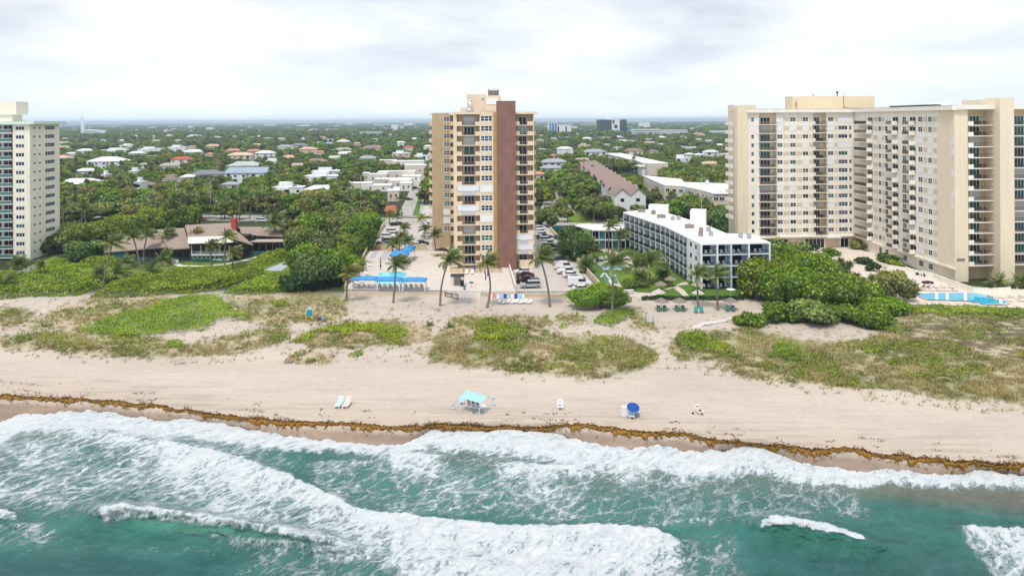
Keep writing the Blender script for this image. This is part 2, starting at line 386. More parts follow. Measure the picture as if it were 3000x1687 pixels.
m = bpy.data.materials.new('ground_cover'); m.use_nodes = True; t = m.node_tree; p = t.nodes['Principled BSDF']
a_ = N(t, 'ShaderNodeAttribute', attribute_name='tint'); g_ = t.nodes.new('ShaderNodeNewGeometry')
nn = N(t, 'ShaderNodeTexNoise', i_Scale=2.2, i_Detail=8.0, i_Roughness=.7); t.links.new(g_.outputs['Position'], nn.inputs['Vector'])
mp = t.nodes.new('ShaderNodeMapping'); mp.inputs['Scale'].default_value = (.12, 1.6, 1); t.links.new(g_.outputs['Position'], mp.inputs[0])
nb = N(t, 'ShaderNodeTexNoise', i_Scale=1.0, i_Detail=4.0); t.links.new(mp.outputs[0], nb.inputs['Vector'])
v_ = M(t, 'ADD', M(t, 'ADD', M(t, 'MULTIPLY', nn.outputs['Fac'], .34), M(t, 'MULTIPLY', nb.outputs['Fac'], .24)), .71)
mm = t.nodes.new('ShaderNodeMix'); mm.data_type = 'RGBA'; mm.blend_type = 'MULTIPLY'; mm.inputs[0].default_value = 1
t.links.new(a_.outputs['Color'], mm.inputs[6]); t.links.new(v_, mm.inputs[7]); t.links.new(mm.outputs[2], p.inputs['Base Color'])
p.inputs['Roughness'].default_value = .95; p.inputs['Specular IOR Level'].default_value = .1
b = N(t, 'ShaderNodeBump', i_Strength=.5, i_Distance=.12); t.links.new(nn.outputs['Fac'], b.inputs['Height']); t.links.new(b.outputs[0], p.inputs['Normal'])
me = npmesh('ground', np.stack([Xg, Yg, Z], -1).reshape(-1, 3), Fq, m, col={'tint': sand.reshape(-1, 3)}, smooth=True)
prop(inst('ground', me), 'pale beach sand with grassy dunes running inland under the town', kind='structure')

def TZ(px, py):
    i = np.clip(np.searchsorted(GXg, px)-1, 0, len(GXg)-2); j = np.clip(np.searchsorted(GYg, py)-1, 0, len(GYg)-2)
    a = (px-GXg[i])/(GXg[i+1]-GXg[i]); b_ = (py-GYg[j])/(GYg[j+1]-GYg[j])
    return (GZg[j, i]*(1-a)+GZg[j, i+1]*a)*(1-b_)+(GZg[j+1, i]*(1-a)+GZg[j+1, i+1]*a)*b_
# ---------------------------------------------------------------- the sea
fronts = [  # (line of the foam front, depth of the foam behind it, strength at the front, strength behind, x0, x1)
 ([(-300,1290),(0,1270),(60,1255),(230,1252),(480,1290),(600,1306),(700,1332),(800,1368),(880,1402),(960,1438),(1040,1478),(1130,1495),(1250,1508),(1380,1524),(1460,1534),(1560,1536),(1650,1530),(1750,1528),(1850,1534),(1920,1548),(1985,1575),(2020,1600)], None),
]
B1 = pl(fronts[0][0])
def band(PX, PY, line, d0, d1, a, b, xs, fall=1.0):
    """foam strength: rises at the line, falls from a to b over the depth d0..d1"""
    f = pl(line); d = PY-f(PX); dep = np.interp(PX, [line[0][0], line[-1][0]], [d0, d1])
    t = np.clip(d/dep, 0, 1); r = (a+(b-a)*t**fall)*sstep(-3, 4, d)*sstep(1.25, .8, d/dep)
    return r*sstep(xs[0]-xs[2], xs[0]+xs[2], PX)*sstep(xs[1]+xs[3], xs[1]-xs[3], PX)
wx = np.r_[np.arange(-900, -60, 30), np.arange(-60, 3060, 4.5), np.arange(3060, 3900, 30)]
tt = np.r_[np.linspace(0, .02, 5)[:-1], np.linspace(.02, 1, 125), 1.15, 1.4, 2.0]
PX, T = np.meshgrid(wx, tt)
jag = (fbm(PX/26, PX*0, 91)-.5)*16+(fbm(PX/7, PX*0, 92)-.5)*7
E0 = WLINE(PX)+jag
PY = E0+T*(1760-E0)
wob = (fbm(PX/60, PY/30, 61)-.5)*18+(fbm(PX/14, PY/9, 62)-.5)*9
QY = PY+wob
d = PY-E0
sw = pl([(0,80),(100,62),(300,70),(600,75),(850,50),(1000,34),(1200,38),(1300,72),(1500,95),(1700,110),(1900,90),(2050,95),(2200,95),(2350,72),(2500,55),(2700,52),(3000,60),(3900,70)])(PX)
foam = sstep(1.35, .55, d/sw)*(.97-.1*(d/sw))
foam = np.maximum(foam, .55*sstep(2.1, 1.0, d/sw)*sstep(700, 1200, PX)*sstep(2600, 1900, PX))
def add(f_): 
    global foam
    foam = np.maximum(foam, f_)
l1 = fronts[0][0]
dB = QY-B1(PX)
xe = sstep(2050, 1960, PX-(PY-1600)*.25)
bw = pl([(-300,40),(0,45),(230,90),(480,230),(700,280),(900,210),(1100,175),(1300,215),(1600,260),(1900,260),(2040,200),(3900,100)])(PX)
fr = pl([(-300,.45),(0,.5),(250,.85),(480,.95),(900,.97),(1300,1.0),(1900,1.0),(3900,1)])(PX)
bk = pl([(-300,.3),(0,.38),(480,.60),(700,.60),(900,.62),(1100,.72),(1250,.84),(1600,.90),(1900,.82),(2040,.4),(3900,.2)])(PX)
tB = np.clip(dB/bw, 0, 1)
add((fr+(bk-fr)*tB**.55)*sstep(-3, 5, dB)*sstep(1.3, .85, dB/bw)*xe)
# wide field of streaks on the left
add(.60*sstep(1245, 1290, PY)*sstep(1560, 1440, PY-(PX*.06))*sstep(1050, 700, PX)*sstep(-400, -100, PX))
add(.55*sstep(1320, 1360, PY)*sstep(1520, 1480, PY-(PX-1000)*.05)*sstep(820, 950, PX)*sstep(2300, 2000, PX))
add(band(PX, QY, [(1090,1324),(1180,1320),(1330,1330),(1345,1340)], 130, 90, .96, .58, (1110,1320,70,45), .5))
add(band(PX, QY, [(1395,1352),(1450,1350),(1560,1354),(1650,1362),(1740,1378),(1800,1400)], 130, 60, .98, .58, (1435,1770,60,60), .5))
add(band(PX, QY, [(280,1478),(350,1470),(450,1476),(560,1500),(650,1508),(745,1526),(790,1535)], 60, 40, 1.0, .55, (290,770,14,25), .6))
add(band(PX, QY, [(780,1540),(850,1540),(930,1552),(985,1585)], 62, 40, 1.0, .5, (800,960,30,30), .6))
add(band(PX, QY, [(-400,1480),(-60,1485),(0,1488),(55,1500)], 45, 30, 1.0, .6, (-300,50,60,9), .6))
add(band(PX, QY, [(2224,1520),(2262,1504),(2300,1506),(2380,1524),(2460,1542),(2520,1562),(2545,1574)], 30, 14, 1.0, .9, (2228,2535,5,8), 1))
add(band(PX, QY, [(2785,1534),(2900,1542),(3000,1545),(3900,1560)], 170, 260, .93, .62, (2810,5000,30,1), .45)*sstep(0, 60, PX-2790-(PY-1540)*.75+30))
# lace between the breakers
add(.47*sstep(1380, 1430, PY)*sstep(1560, 1500, PY)*sstep(2650, 2450, PX)*sstep(1900, 2050, PX))
add(.45*sstep(1570, 1620, PY)*sstep(2150, 2000, PX))
add(.44*sstep(2250, 2100, PX-(PY-1600)*.3)*sstep(1940, 2030, PX)*sstep(1540, 1580, PY))
add(.47*sstep(1500, 1540, PY)*sstep(250, 100, PX)); foam = foam*(1-.75*sstep(1585, 1625, PY-(PX*.02))*sstep(820, 600, PX))
face = sstep(0, 12, QY-pl([(240,1500),(300,1520),(450,1512),(560,1528),(745,1548),(980,1590),(1100,1640)])(PX))*sstep(300, 420, PX)*sstep(1040, 900, PX)
foam = foam*(1-.55*face*sstep(1560, 1545, PY-(PX-560)*.1))
foam = foam*(1-.5*sstep(2520, 2700, PX)*sstep(1400, 1450, PY)*sstep(1535, 1500, PY))
foam = foam+(fbm(PX/110, PY/50, 71)-.5)*.34*sstep(.05, .5, foam)*sstep(1.0, .85, foam)
foam = np.clip(foam, 0, 1)
# colour of the water: teal, green where a wave stands up, brown where the sand is stirred
Cw = C3((.032, .150, .128))*(1+.5*(fbm(PX/240, PY/90, 81)-.5))[..., None]
def mixc(c, f_):
    global Cw
    f_ = np.clip(f_, 0, 1)[..., None]; Cw = Cw*(1-f_)+C3(c)*f_
mixc((.042, .185, .160), sstep(1320, 1400, PY)*sstep(1620, 1500, PY)*sstep(900, 1200, PX)*sstep(2250, 1900, PX)*.9)
mixc((.16, .135, .11), sstep(2100, 2500, PX)*sstep(1475, 1400, PY-(PX-2500)*.13)*.80)
mixc((.17, .175, .12), sstep(1.9, .8, d/sw)*.55*sstep(900, 1200, PX))
mixc((.22, .19, .17), sstep(1.6, .9, d/sw)*.7*sstep(600, 400, PX))
mixc((.07, .25, .17), sstep(1520, 1535, PY-(PX-560)*.10)*sstep(1575, 1540, PY-(PX-560)*.10)*sstep(320, 420, PX)*sstep(1000, 850, PX)*.9)
mixc((.03, .15, .105), sstep(8, 30, PY-pl([(2200,1520),(2300,1512),(2545,1580),(2900,1640)])(PX))*sstep(110, 30, PY-pl([(2200,1520),(2300,1512),(2545,1580),(2900,1640)])(PX))*sstep(2200, 2300, PX)*sstep(2760, 2560, PX))
mixc((.016, .088, .096), sstep(1600, 1660, PY)*sstep(900, 500, PX)*.8)
mixc((.03, .105, .102), sstep(1560, 1640, PY)*sstep(2050, 2300, PX)*.6)
# wave heights
lev = -1.25+.05
Hh = np.clip(1-np.exp(-d/60), 0, 1)
zw = lev+.035*sstep(0, 6, d)
def ridge(line, up, w0, w1, x0, x1, fd=40):
    f = pl(line); q = QY-f(PX)
    return up*np.where(q < 0, np.exp(-(q/w0)**2), np.exp(-(q/w1)**2))*sstep(x0-fd, x0+fd, PX)*sstep(x1+fd, x1-fd, PX)
zw = zw+ridge(l1, .55, 9, 60, 100, 1990, 90)
zw = zw+ridge([(280,1478),(350,1470),(450,1476),(560,1500),(745,1526),(985,1575),(1200,1640)], 1.7, 9, 50, 240, 1050, 70)
zw = zw+ridge([(2100,1530),(2224,1518),(2262,1504),(2380,1524),(2545,1574),(2800,1640)], 1.25, 8, 50, 2160, 2640, 70)
zw = zw+ridge([(-400,1480),(0,1488),(80,1520)], 1.0, 9, 40, -300, 70)
zw = zw+ridge([(2700,1534),(3000,1545),(3900,1560)], .6, 9, 60, 2800, 5000)
zw = zw+ridge([(1090,1324),(1345,1336)], .3, 7, 40, 1100, 1345, 20)+ridge([(1395,1352),(1650,1362),(1800,1400)], .3, 7, 40, 1400, 1790, 20)
V1 = TH*(PX-1500)+PY-HY; Yw0 = F*(CH+1.2)/V1; Xw0 = (PX-1500-TH*(PY-HY))*Yw0/F
zw = zw+Hh*((fbm(Xw0/5+Yw0*.12, Yw0/2.2, 201, 4)-.5)*.55+(fbm(Xw0/1.2, Yw0/.7, 202, 3)-.5)*.16)
zw = zw+foam*Hh*.26*(fbm(Xw0/.9, Yw0/.8, 203, 3)-.3)
zw = np.where(d < 30, np.maximum(zw, terr_z(PX, PY)+.03), zw)
Yw = F*(CH-zw)/V1; Xw = (PX-1500-TH*(PY-HY))*Yw/F
nr, nc = PX.shape; idx = np.arange(nr*nc).reshape(nr, nc)
Fq = np.stack([idx[:-1, :-1], idx[1:, :-1], idx[1:, 1:], idx[:-1, 1:]], -1).reshape(-1, 4)
m = bpy.data.materials.new('sea_water'); m.use_nodes = True; t = m.node_tree; p = t.nodes['Principled BSDF']; lk = t.links.new
g_ = t.nodes.new('ShaderNodeNewGeometry'); fo = N(t, 'ShaderNodeAttribute', attribute_name='foam'); wc = N(t, 'ShaderNodeAttribute', attribute_name='tint')
mp0 = t.nodes.new('ShaderNodeMapping'); mp0.inputs['Rotation'].default_value = (0, 0, radians(-48)); lk(g_.outputs['Position'], mp0.inputs[0]); mp = t.nodes.new('ShaderNodeMapping'); mp.inputs['Scale'].default_value = (.72, 1.35, 1); lk(mp0.outputs[0], mp.inputs[0])
wn = N(t, 'ShaderNodeTexNoise', i_Scale=.45, i_Detail=4.0); lk(mp.outputs[0], wn.inputs['Vector'])
wv = t.nodes.new('ShaderNodeVectorMath'); wv.operation = 'MULTIPLY_ADD'; lk(wn.outputs['Color'], wv.inputs[0]); wv.inputs[1].default_value = (2.6, 2.6, 0); lk(mp.outputs[0], wv.inputs[2])
def lace(sc, w):
    vo = N(t, 'ShaderNodeTexVoronoi', feature='DISTANCE_TO_EDGE', i_Scale=sc); lk(wv.outputs[0], vo.inputs['Vector'])
    return M(t, 'SUBTRACT', 1.0, M(t, 'DIVIDE', vo.outputs['Distance'], w, clamp=True))
la = lace(.46, .20); lb = lace(1.5, .24)
nf = N(t, 'ShaderNodeTexNoise', i_Scale=2.1, i_Detail=9.0, i_Roughness=.72); lk(wv.outputs[0], nf.inputs['Vector'])
nl = N(t, 'ShaderNodeTexNoise', i_Scale=.22, i_Detail=4.0, i_Roughness=.6); lk(wv.outputs[0], nl.inputs['Vector'])
pat = M(t, 'ADD', M(t, 'ADD', M(t, 'MULTIPLY', la, .15), M(t, 'MULTIPLY', lb, .12)), M(t, 'ADD', M(t, 'MULTIPLY', nf.outputs['Fac'], .86), M(t, 'MULTIPLY', nl.outputs['Fac'], .34)))
# pat runs about .2 .. 1.1 ; the foam threshold falls as the foam gets denser
th = M(t, 'SUBTRACT', 1.0, M(t, 'MULTIPLY', fo.outputs['Fac'], .725))
fm = M(t, 'DIVIDE', M(t, 'SUBTRACT', pat, th), .26, clamp=True)
fm = M(t, 'MULTIPLY', fm, M(t, 'MULTIPLY', fo.outputs['Fac'], 5.0, clamp=True), clamp=True)
nw = N(t, 'ShaderNodeTexNoise', i_Scale=.5, i_Detail=6.0); lk(mp.outputs[0], nw.inputs['Vector'])
wm = t.nodes.new('ShaderNodeMix'); wm.data_type = 'RGBA'; wm.blend_type = 'MULTIPLY'; wm.inputs[0].default_value = 1; lk(wc.outputs['Color'], wm.inputs[6])
lk(M(t, 'ADD', M(t, 'MULTIPLY', nw.outputs['Fac'], .9), .55), wm.inputs[7])
cm = t.nodes.new('ShaderNodeMix'); cm.data_type = 'RGBA'; mk = t.nodes.new('ShaderNodeMix'); mk.data_type = 'RGBA'; lk(wm.outputs[2], mk.inputs[6]); mk.inputs[7].default_value = (.20, .40, .38, 1); lk(M(t, 'MULTIPLY', M(t, 'MULTIPLY', fo.outputs['Fac'], nl.outputs['Fac']), .6, clamp=True), mk.inputs[0])
lk(fm, cm.inputs[0]); lk(mk.outputs[2], cm.inputs[6]); 
fc = t.nodes.new('ShaderNodeMix'); fc.data_type = 'RGBA'; fc.inputs[6].default_value = (.42, .53, .55, 1); fc.inputs[7].default_value = (.69, .70, .71, 1)
nfo = N(t, 'ShaderNodeTexNoise', i_Scale=5.0, i_Detail=8.0, i_Roughness=.75); lk(wv.outputs[0], nfo.inputs['Vector'])
fv = M(t, 'DIVIDE', M(t, 'SUBTRACT', M(t, 'ADD', M(t, 'MULTIPLY', pat, .62), M(t, 'MULTIPLY', nfo.outputs['Fac'], .55)), M(t, 'SUBTRACT', .89, M(t, 'MULTIPLY', fo.outputs['Fac'], .40))), .30, clamp=True)
lk(fv, fc.inputs[0]); lk(fc.outputs[2], cm.inputs[7])
lk(cm.outputs[2], p.inputs['Base Color'])
lk(M(t, 'ADD', M(t, 'MULTIPLY', fm, .6), .16), p.inputs['Roughness']); p.inputs['IOR'].default_value = 1.33
lk(M(t, 'SUBTRACT', .5, M(t, 'MULTIPLY', fm, .45)), p.inputs['Specular IOR Level'])
b = N(t, 'ShaderNodeBump', i_Strength=.9, i_Distance=.35); lk(M(t, 'ADD', nf.outputs['Fac'], M(t, 'MULTIPLY', fm, .45)), b.inputs['Height']); lk(b.outputs[0], p.inputs['Normal'])
me = npmesh('sea', np.stack([Xw, Yw, zw], -1).reshape(-1, 3), Fq, m, attr={'foam': ('POINT', foam.ravel())}, col={'tint': Cw.reshape(-1, 3)}, smooth=True)
prop(inst('sea_water', me), 'teal breaking sea with white foam along the beach', kind='structure')
# ---------------------------------------------------------------- building materials
tan_brick = mat('tan_brick', (.50, .38, .245), .85, .12, .7, fine=.18, stretch=(1.3, 1.3, .3))
tan_ribs = mat('ochre_brick', (.55, .36, .15), .85, .1, .9, fine=.15)
cream = mat('cream_stucco', (.72, .59, .43), .85, .09, .5, fine=.05, stretch=(1.6, 1.6, .2))
brown_brick = mat('brown_brick', (.235, .125, .098), .88, .16, .6, fine=.25, stretch=(1, 1, .45))
white_f = mat('white_frame', (.80, .82, .85), .45, 0)
white_sh = mat('white_shutter', (.76, .77, .79), .5, .05, 1.0)
grey_sh = mat('grey_shutter', (.52, .54, .56), .5, .06, 1.0)
rail_m = mat('dark_railing', (.10, .075, .06), .5, 0)
rail_b = mat('brown_railing', (.26, .20, .14), .6, .1)
roofgrey = mat('roof_gravel', (.55, .53, .5), .9, .1, .5)
beige = mat('beige_stucco', (.84, .79, .69), .85, .09, .5, fine=.05, stretch=(1.6, 1.6, .15))
beige_d = mat('beige_panel', (.66, .54, .385), .85, .07, .5, fine=.07)
beige_p = mat('beige_pier', (.76, .655, .49), .85, .06, .5, fine=.1, stretch=(1.4, 1.4, .12))
steel = mat('dull_steel', (.45, .46, .47), .35, .1, 2, metal=.6)
darkm = mat('dark_metal', (.05, .05, .055), .5, 0)
black_in = mat('dark_interior', (.006, .007, .009), .6, .3, .6, spec=.08)  # shade of the deep rooms put into the pane colour
wht = mat('white_paint', (.80, .80, .80), .6, .04, .5)
concrete = mat('concrete', (.50, .47, .43), .9, .12, .5, fine=.08)
def glass(name, c):
    if name in MC: return MC[name]
    m = mat(name, c, .12, .35, .35, spec=.3); return m
GL = [glass('dark_glass', (.008, .011, .018)), glass('navy_glass', (.016, .026, .05)), glass('teal_glass', (.01, .085, .085)), glass('grey_glass', (.06, .07, .08)), glass('green_glass', (.02, .10, .07)), glass('bronze_glass', (.04, .022, .018))]
_wm = {}
def win(fr, a, z, w, h, nx=2, ny=2, gm=None, parent=None, n=-.10, bar=.09, fm=None, name='window'):
    """window part: white frame with bars, and its glass as a sub-part. a, z: the middle of the opening"""
    fm = fm or white_f; gm = gm or GL[0]
    w = round(w*10)/10; h = round(h*10)/10
    k = (w, h, nx, ny, fm.name, bar)
    if k not in _wm:
        b = MB(); e = bar
        b.box(-w/2, w/2, -.05, .06, h/2-e, h/2); b.box(-w/2, w/2, -.07, .06, -h/2, -h/2+e)
        b.box(-w/2, -w/2+e, -.045, .055, -h/2+e, h/2-e); b.box(w/2-e, w/2, -.045, .055, -h/2+e, h/2-e)
        for i in range(1, nx): x = -w/2+w*i/nx; b.box(x-e*.45, x+e*.45, -.035, .05, -h/2+e, h/2-e)
        for j in range(1, ny):
            zc = -h/2+h*j/ny
            for i in range(nx):
                x0 = -w/2+w*i/nx+e*.45; x1 = -w/2+w*(i+1)/nx-e*.45; b.box(x0, x1, -.03, .045, zc-e*.35, zc+e*.35)
        _wm[k] = b.mesh('window_frame', fm)
    k2 = ('g', w, h, gm.name)
    if k2 not in _wm: _wm[k2] = MB().box(-w/2+.02, w/2-.02, .0, .02, -h/2+.02, h/2-.02).mesh('glass_pane', gm)
    P = fr.P(a, n, z); o = parent['_o'] if '_o' in parent else parent.location
    f = inst(name, _wm[k], parent, (P[0]-o[0], P[1]-o[1], P[2]-o[2]), fr.rz)
    inst('pane', _wm[k2], f)
    return f
def shutter(fr, a, z, w, h, m=None, parent=None, n=.03, name='storm_shutter'):
    m = m or white_sh; w = round(w*10)/10; h = round(h*10)/10; k = ('s', w, h, m.name)
    if k not in _wm:
        b = MB(); b.box(-w/2, w/2, -.02, .05, -h/2, h/2); c = max(2, int(w/.45))
        for i in range(c): x0 = -w/2+w*i/c; b.box(x0+.03, x0+w/c-.03, -.05, -.02, -h/2+.03, h/2-.03)
        b.box(-w/2-.04, w/2+.04, -.09, .04, h/2, h/2+.09)
        _wm[k] = b.mesh('shutter', m)
    P = fr.P(a, n, z); o = parent['_o'] if '_o' in parent else parent.location
    return inst(name, _wm[k], parent, (P[0]-o[0], P[1]-o[1], P[2]-o[2]), fr.rz)
def railing(fr, a0, a1, z, h, n, parent, m=None, step=.28, name='railing'):
    w = round((a1-a0)*5)/5; k = ('r', w, h, (m or rail_m).name, step)
    if k not in _wm:
        b = MB(); b.box(-w/2, w/2, -.03, .03, h-.07, h); b.box(-w/2, w/2, -.025, .025, .06, .11)
        c = max(2, int(w/step))
        for i in range(c+1): x = -w/2+w*i/c; b.box(x-.022, x+.022, -.02, .02, .11, h-.07)
        _wm[k] = b.mesh('railing', m or rail_m)
    P = fr.P((a0+a1)/2, n, z); o = parent['_o'] if '_o' in parent else parent.location
    return inst(name, _wm[k], parent, (P[0]-o[0], P[1]-o[1], P[2]-o[2]), fr.rz)
def box_mesh(fr, parent, name, m, items, **kw):
    b = MB()
    for it in items: fr.box(b, *it)
    return b.build(name, m, parent, **kw)
rnd = random.Random(5)
_fc = {}
def chairs_in(fr, a, n, z, parent, c=1):
    """outdoor furniture standing on a balcony: top-level things"""
    pass

# ================================================================ the middle tower
Yf = 187.0
p0 = atY(1329, 560, Yf); fr = FR(p0, (p0[0]+VA[0]*30, p0[1]+VA[1]*30)); S = lambda px: fr.s_px(px)
T1 = thing('apartment_tower', 'tall tan brick apartment tower with a dark brown brick pier beside the car park', 'apartment tower', (*fr.P(10, -16, 0)[:2], 0))
T1['_o'] = tuple(T1.location)
fh = 2.664; ZT = 42.3
sa, sb, sc_, sd_, se, sf, sg_, sh_, si = map(S, (1329, 1339, 1406, 1446, 1457.5, 1510.5, 1513, 1559, 1565))
zb = [38.6-fh*k for k in range(15)]; zc_ = [40.57-fh*k for k in range(15)]
b = MB()
h = []
for z in zc_: h.append((S(1409), S(1443.5), z-.78, z+.78))
fr.wall(b, sc_, sd_, 1.2, 42.6, h, .16)
b.build('window_wall', cream, T1)
# left column, and solid body with open balcony bays
box_mesh(fr, T1, 'corner_column', cream, [(sa, sb, -1.8, 0, 0, 42.3)])
box_mesh(fr, T1, 'edge_column', cream, [(sh_+.35, si, -1.8, -.02, 0, 41.7)])
box_mesh(fr, T1, 'wall', tan_brick, [(sa+.02, sb+.3, -33, -1.8, 0, 42.2), (sb+.3, S(1360), -33, -1.7, 0, 42.2), (S(1360), S(1391), -33, -1.9, 0, 42.2), (S(1391), sc_+.02, -33, -1.7, 0, 42.2), (sc_+.02, sd_, -33, -.17, 0, 42.2), (sd_, se+.02, -33, -.3, 0, 42.2), (se+.02, sf, -32, -.3, 0, 42.25), (sf, S(1521), -33, -1.7, 0, 41.7), (S(1521), S(1546), -33, -1.9, 0, 41.7), (S(1546), si-.02, -33, -1.7, 0, 41.7)])
ribs = [(sd_, se-.02, -.3, -.05, 0, 42.1)]
box_mesh(fr, T1, 'brick_strip', tan_ribs, ribs)
for i in range(52): # soldier courses of the ochre strip
    pass
b = MB()
for i in range(104): fr.box(b, sd_+.12, se-.16, -.05, .02, 1.4+i*.39, 1.4+i*.39+.27)
o = b.build('brick_course', tan_ribs, T1); o['kind'] = 'stuff'
box_mesh(fr, T1, 'brick_pier', brown_brick, [(se, sf, -3.5, 1.3, 0, 45.1)])
box_mesh(fr, T1, 'pier_coping', mat('coping', (.12, .06, .05), .8, .1), [(se-.06, sf+.06, -3.5, 1.36, 45.1, 45.22)])
box_mesh(fr, T1, 'roof_slab', cream, [(sb-.5, sc_+.02, -3, .55, 41.72, 42.34), (sf+.01, si+1.1, -32, .45, 41.72, 42.3), (sc_+.03, sd_+.1, -.5, .08, 42.6, 42.75)])
box_mesh(fr, T1, 'roof', roofgrey, [(sa, se, -33, -3.01, 42.2, 42.42)])
pat_b = 'SDSTDDDWDWDSTDD'; pat_f = 'DtDDDDDDDDDDWWG'; pat_c = 'DDBDDDDSDDSDTDD'
gm = {'D': GL[0], 'T': GL[4], 't': mat('pale_teal_glass', (.25, .42, .42), .2, .1), 'G': GL[3], 'B': mat('blue_glass', (.005, .09, .17), .1, .2), 'N': GL[1]}
for k in range(15):
    z = zb[k]
    for (x0, x1, pa, pb, d0, d1, pat) in ((sb, sc_, S(1354), S(1393), S(1360), S(1391), pat_b), (sf, sh_+.35, S(1523), S(1546), S(1521.5), S(1545.5), pat_f)):
        if pat is pat_f and k == 14: # lowest right bay is closed by a low cream wall
            box_mesh(fr, T1, 'parapet', cream, [(S(1521), sh_+.35, -.3, -.1, 0, z+1.15)]); win(fr, (d0+d1)/2, z+1.35, d1-d0, 2.2, 2, 1, GL[3], T1, -1.85, name='sliding_door'); continue
        bb = MB(); fr.box(bb, x0, x1, -1.7, 0, z, z+.2); fr.box(bb, x0, pa, -.16, .0, z+.2, z+1.15); fr.box(bb, pb, x1, -.16, .0, z+.2, z+1.15)
        if pat is pat_b: fr.box(bb, x0-.01, x0+.16, -1.7, -.16, z+.2, z+1.15)
        bal = bb.build('balcony', cream, T1)
        railing(fr, pa, pb, z+.2, .9, -.1, bal, rail_m if k in (1, 3, 13, 0) else rail_b)
        c = pat[k]
        if c == 'S': shutter(fr, (d0+d1)/2, z+1.35, d1-d0+.2, 2.3, grey_sh, T1, -1.62)
        elif c == 'W':
            shutter(fr, (x0+x1)/2, z+1.95, x1-x0-.25, 1.45, white_sh, T1, .02); shutter(fr, (pa+pb)/2, z+.68, pb-pa, .95, grey_sh, T1, .03)
        else: win(fr, (d0+d1)/2, z+1.33, d1-d0, 2.3, 3 if (k % 3 and pat is pat_b) else 2, 1, gm[c], T1, -1.72 if 0 else -1.80, name='sliding_door')
    c = pat_c[k]; aw = (S(1409)+S(1443.5))/2; ww = S(1443.5)-S(1409)
    if c == 'S': shutter(fr, (sc_+sd_)/2, zc_[k]-.1, sd_-sc_-.2, 2.0, wht, T1, .04)
    else: win(fr, aw, zc_[k], ww, 1.6, 3, 2, gm[c] if c != 'D' else GL[[0, 1, 0, 3, 1][k % 5]], T1, -.06, .15)
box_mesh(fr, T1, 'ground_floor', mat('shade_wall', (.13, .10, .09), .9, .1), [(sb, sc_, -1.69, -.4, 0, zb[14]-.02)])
# right side balconies
for k in range(14):
    for dn in (-6, -20):
        bb = MB(); fr.box(bb, si, si+1.25, dn-4, dn, zb[k]-.1, zb[k]+.1); fr.box(bb, si+1.1, si+1.25, dn-4, dn, zb[k]+.1, zb[k]+1.1); fr.box(bb, si, si+1.1, dn-.15, dn, zb[k]+.1, zb[k]+1.1)
        bb.build('balcony', cream, T1)
# rear wing on the left
q0 = atY(1266.5, 560, 221); fw = FR(q0, (q0[0]+VA[0]*20, q0[1]+VA[1]*20)); SW = lambda px: fw.s_px(px)
b = MB(); hs = [(SW(1301), SW(1318), 40.55-fh*k-.76, 40.55-fh*k+.76) for k in range(14)]
fw.wall(b, 0, SW(1319.5), 0, 42.5, hs, .2)
b.build('rear_wing_wall', tan_brick, T1)
box_mesh(fw, T1, 'rear_wing_body', tan_brick, [(0.01, SW(1319), -13, -.21, 0, 42.45), (SW(1319.5), SW(1329)+3, -13, -1.3, 0, 42.5)])
box_mesh(fw, T1, 'rear_roof_slab', cream, [(-1.0, 0, -9, -3, 41.9, 42.3), (SW(1316), SW(1332), -1.3, .2, 41.7, 42.4)])
for k in range(14):
    zk = 40.55-fh*k
    if k in (11, 12): shutter(fw, SW(1309), zk, 2.2, 1.9, wht, T1, .03)
    elif k < 14: win(fw, SW(1309.5), zk, 1.8, 1.5, 2, 2, GL[[0, 0, 5, 2, 1, 0, 0, 2, 0, 3, 2, 0, 0, 3][k]], T1, -.08, .12)
    bb = MB(); fw.box(bb, SW(1319.6), SW(1330), -1.3, 0, zk-2.1, zk-1.9); fw.box(bb, SW(1319.6), SW(1330), -.15, 0, zk-1.9, zk-.75); bb.build('balcony', cream, T1)
    for dn in (-3, ):
        bb = MB(); fw.box(bb, -1.05, 0, dn-5, dn, zk-2.05, zk-1.9); fw.box(bb, -1.05, -.9, dn-5, dn, zk-1.9, zk-.85); fw.box(bb, -.9, 0, dn-.12, dn, zk-1.9, zk-.85); bb.build('balcony', cream, T1)
# roof top rooms
def rz_(py, Y): return CH-(py-HY)*Y/F
fp = FR(fr.P(0, -14, 0), fr.P(10, -14, 0)); SP = lambda px: fp.s_px(px, 300)
box_mesh(fp, T1, 'roof_room', cream, [(SP(1370), SP(1423), -8, 0, 42.3, 47.6), (SP(1423), SP(1468), -9, .3, 42.3, 47.2), (SP(1349), SP(1370), -4, .4, 42.3, 43.7)])
shutter(fp, SP(1441), 45.6, 3.3, 1.9, wht, T1, .4, 'roof_panel')
win(fp, SP(1414), 46.3, 1.0, .6, 3, 1, GL[0], T1, .06)
b = MB(); x0, x1 = SP(1431), SP(1462)
for i in range(6): fp.box(b, x0, x1, -3, .0, 47.35+i*.25, 47.5+i*.25)
for x in (x0, x1-.12): fp.box(b, x, x+.12, -.1, .1, 47.2, 49.1); fp.box(b, x, x+.12, -3.1, -2.9, 47.2, 49.1)
fp.box(b, x0, x1, -.06, .06, 49.05, 49.15)
b.build('cooling_tower', mat('weathered_steel', (.32, .27, .23), .6, .2), T1)
b = MB(); P = fp.P
b.tube([P(SP(1377), 1.5, 42.5), P(SP(1377), 1.5, 45.6)], .3, 8); b.tube([P(SP(1377), 1.5, 45.6), P(SP(1377), 1.2, 46)], .42, 8); b.tube([P(SP(1366), 1.6, 43.1), P(SP(1384), 1.6, 43.0)], .42, 8); b.tube([P(SP(1373), 1.6, 42.4), P(SP(1373), 1.6, 45.9)], .05, 4)
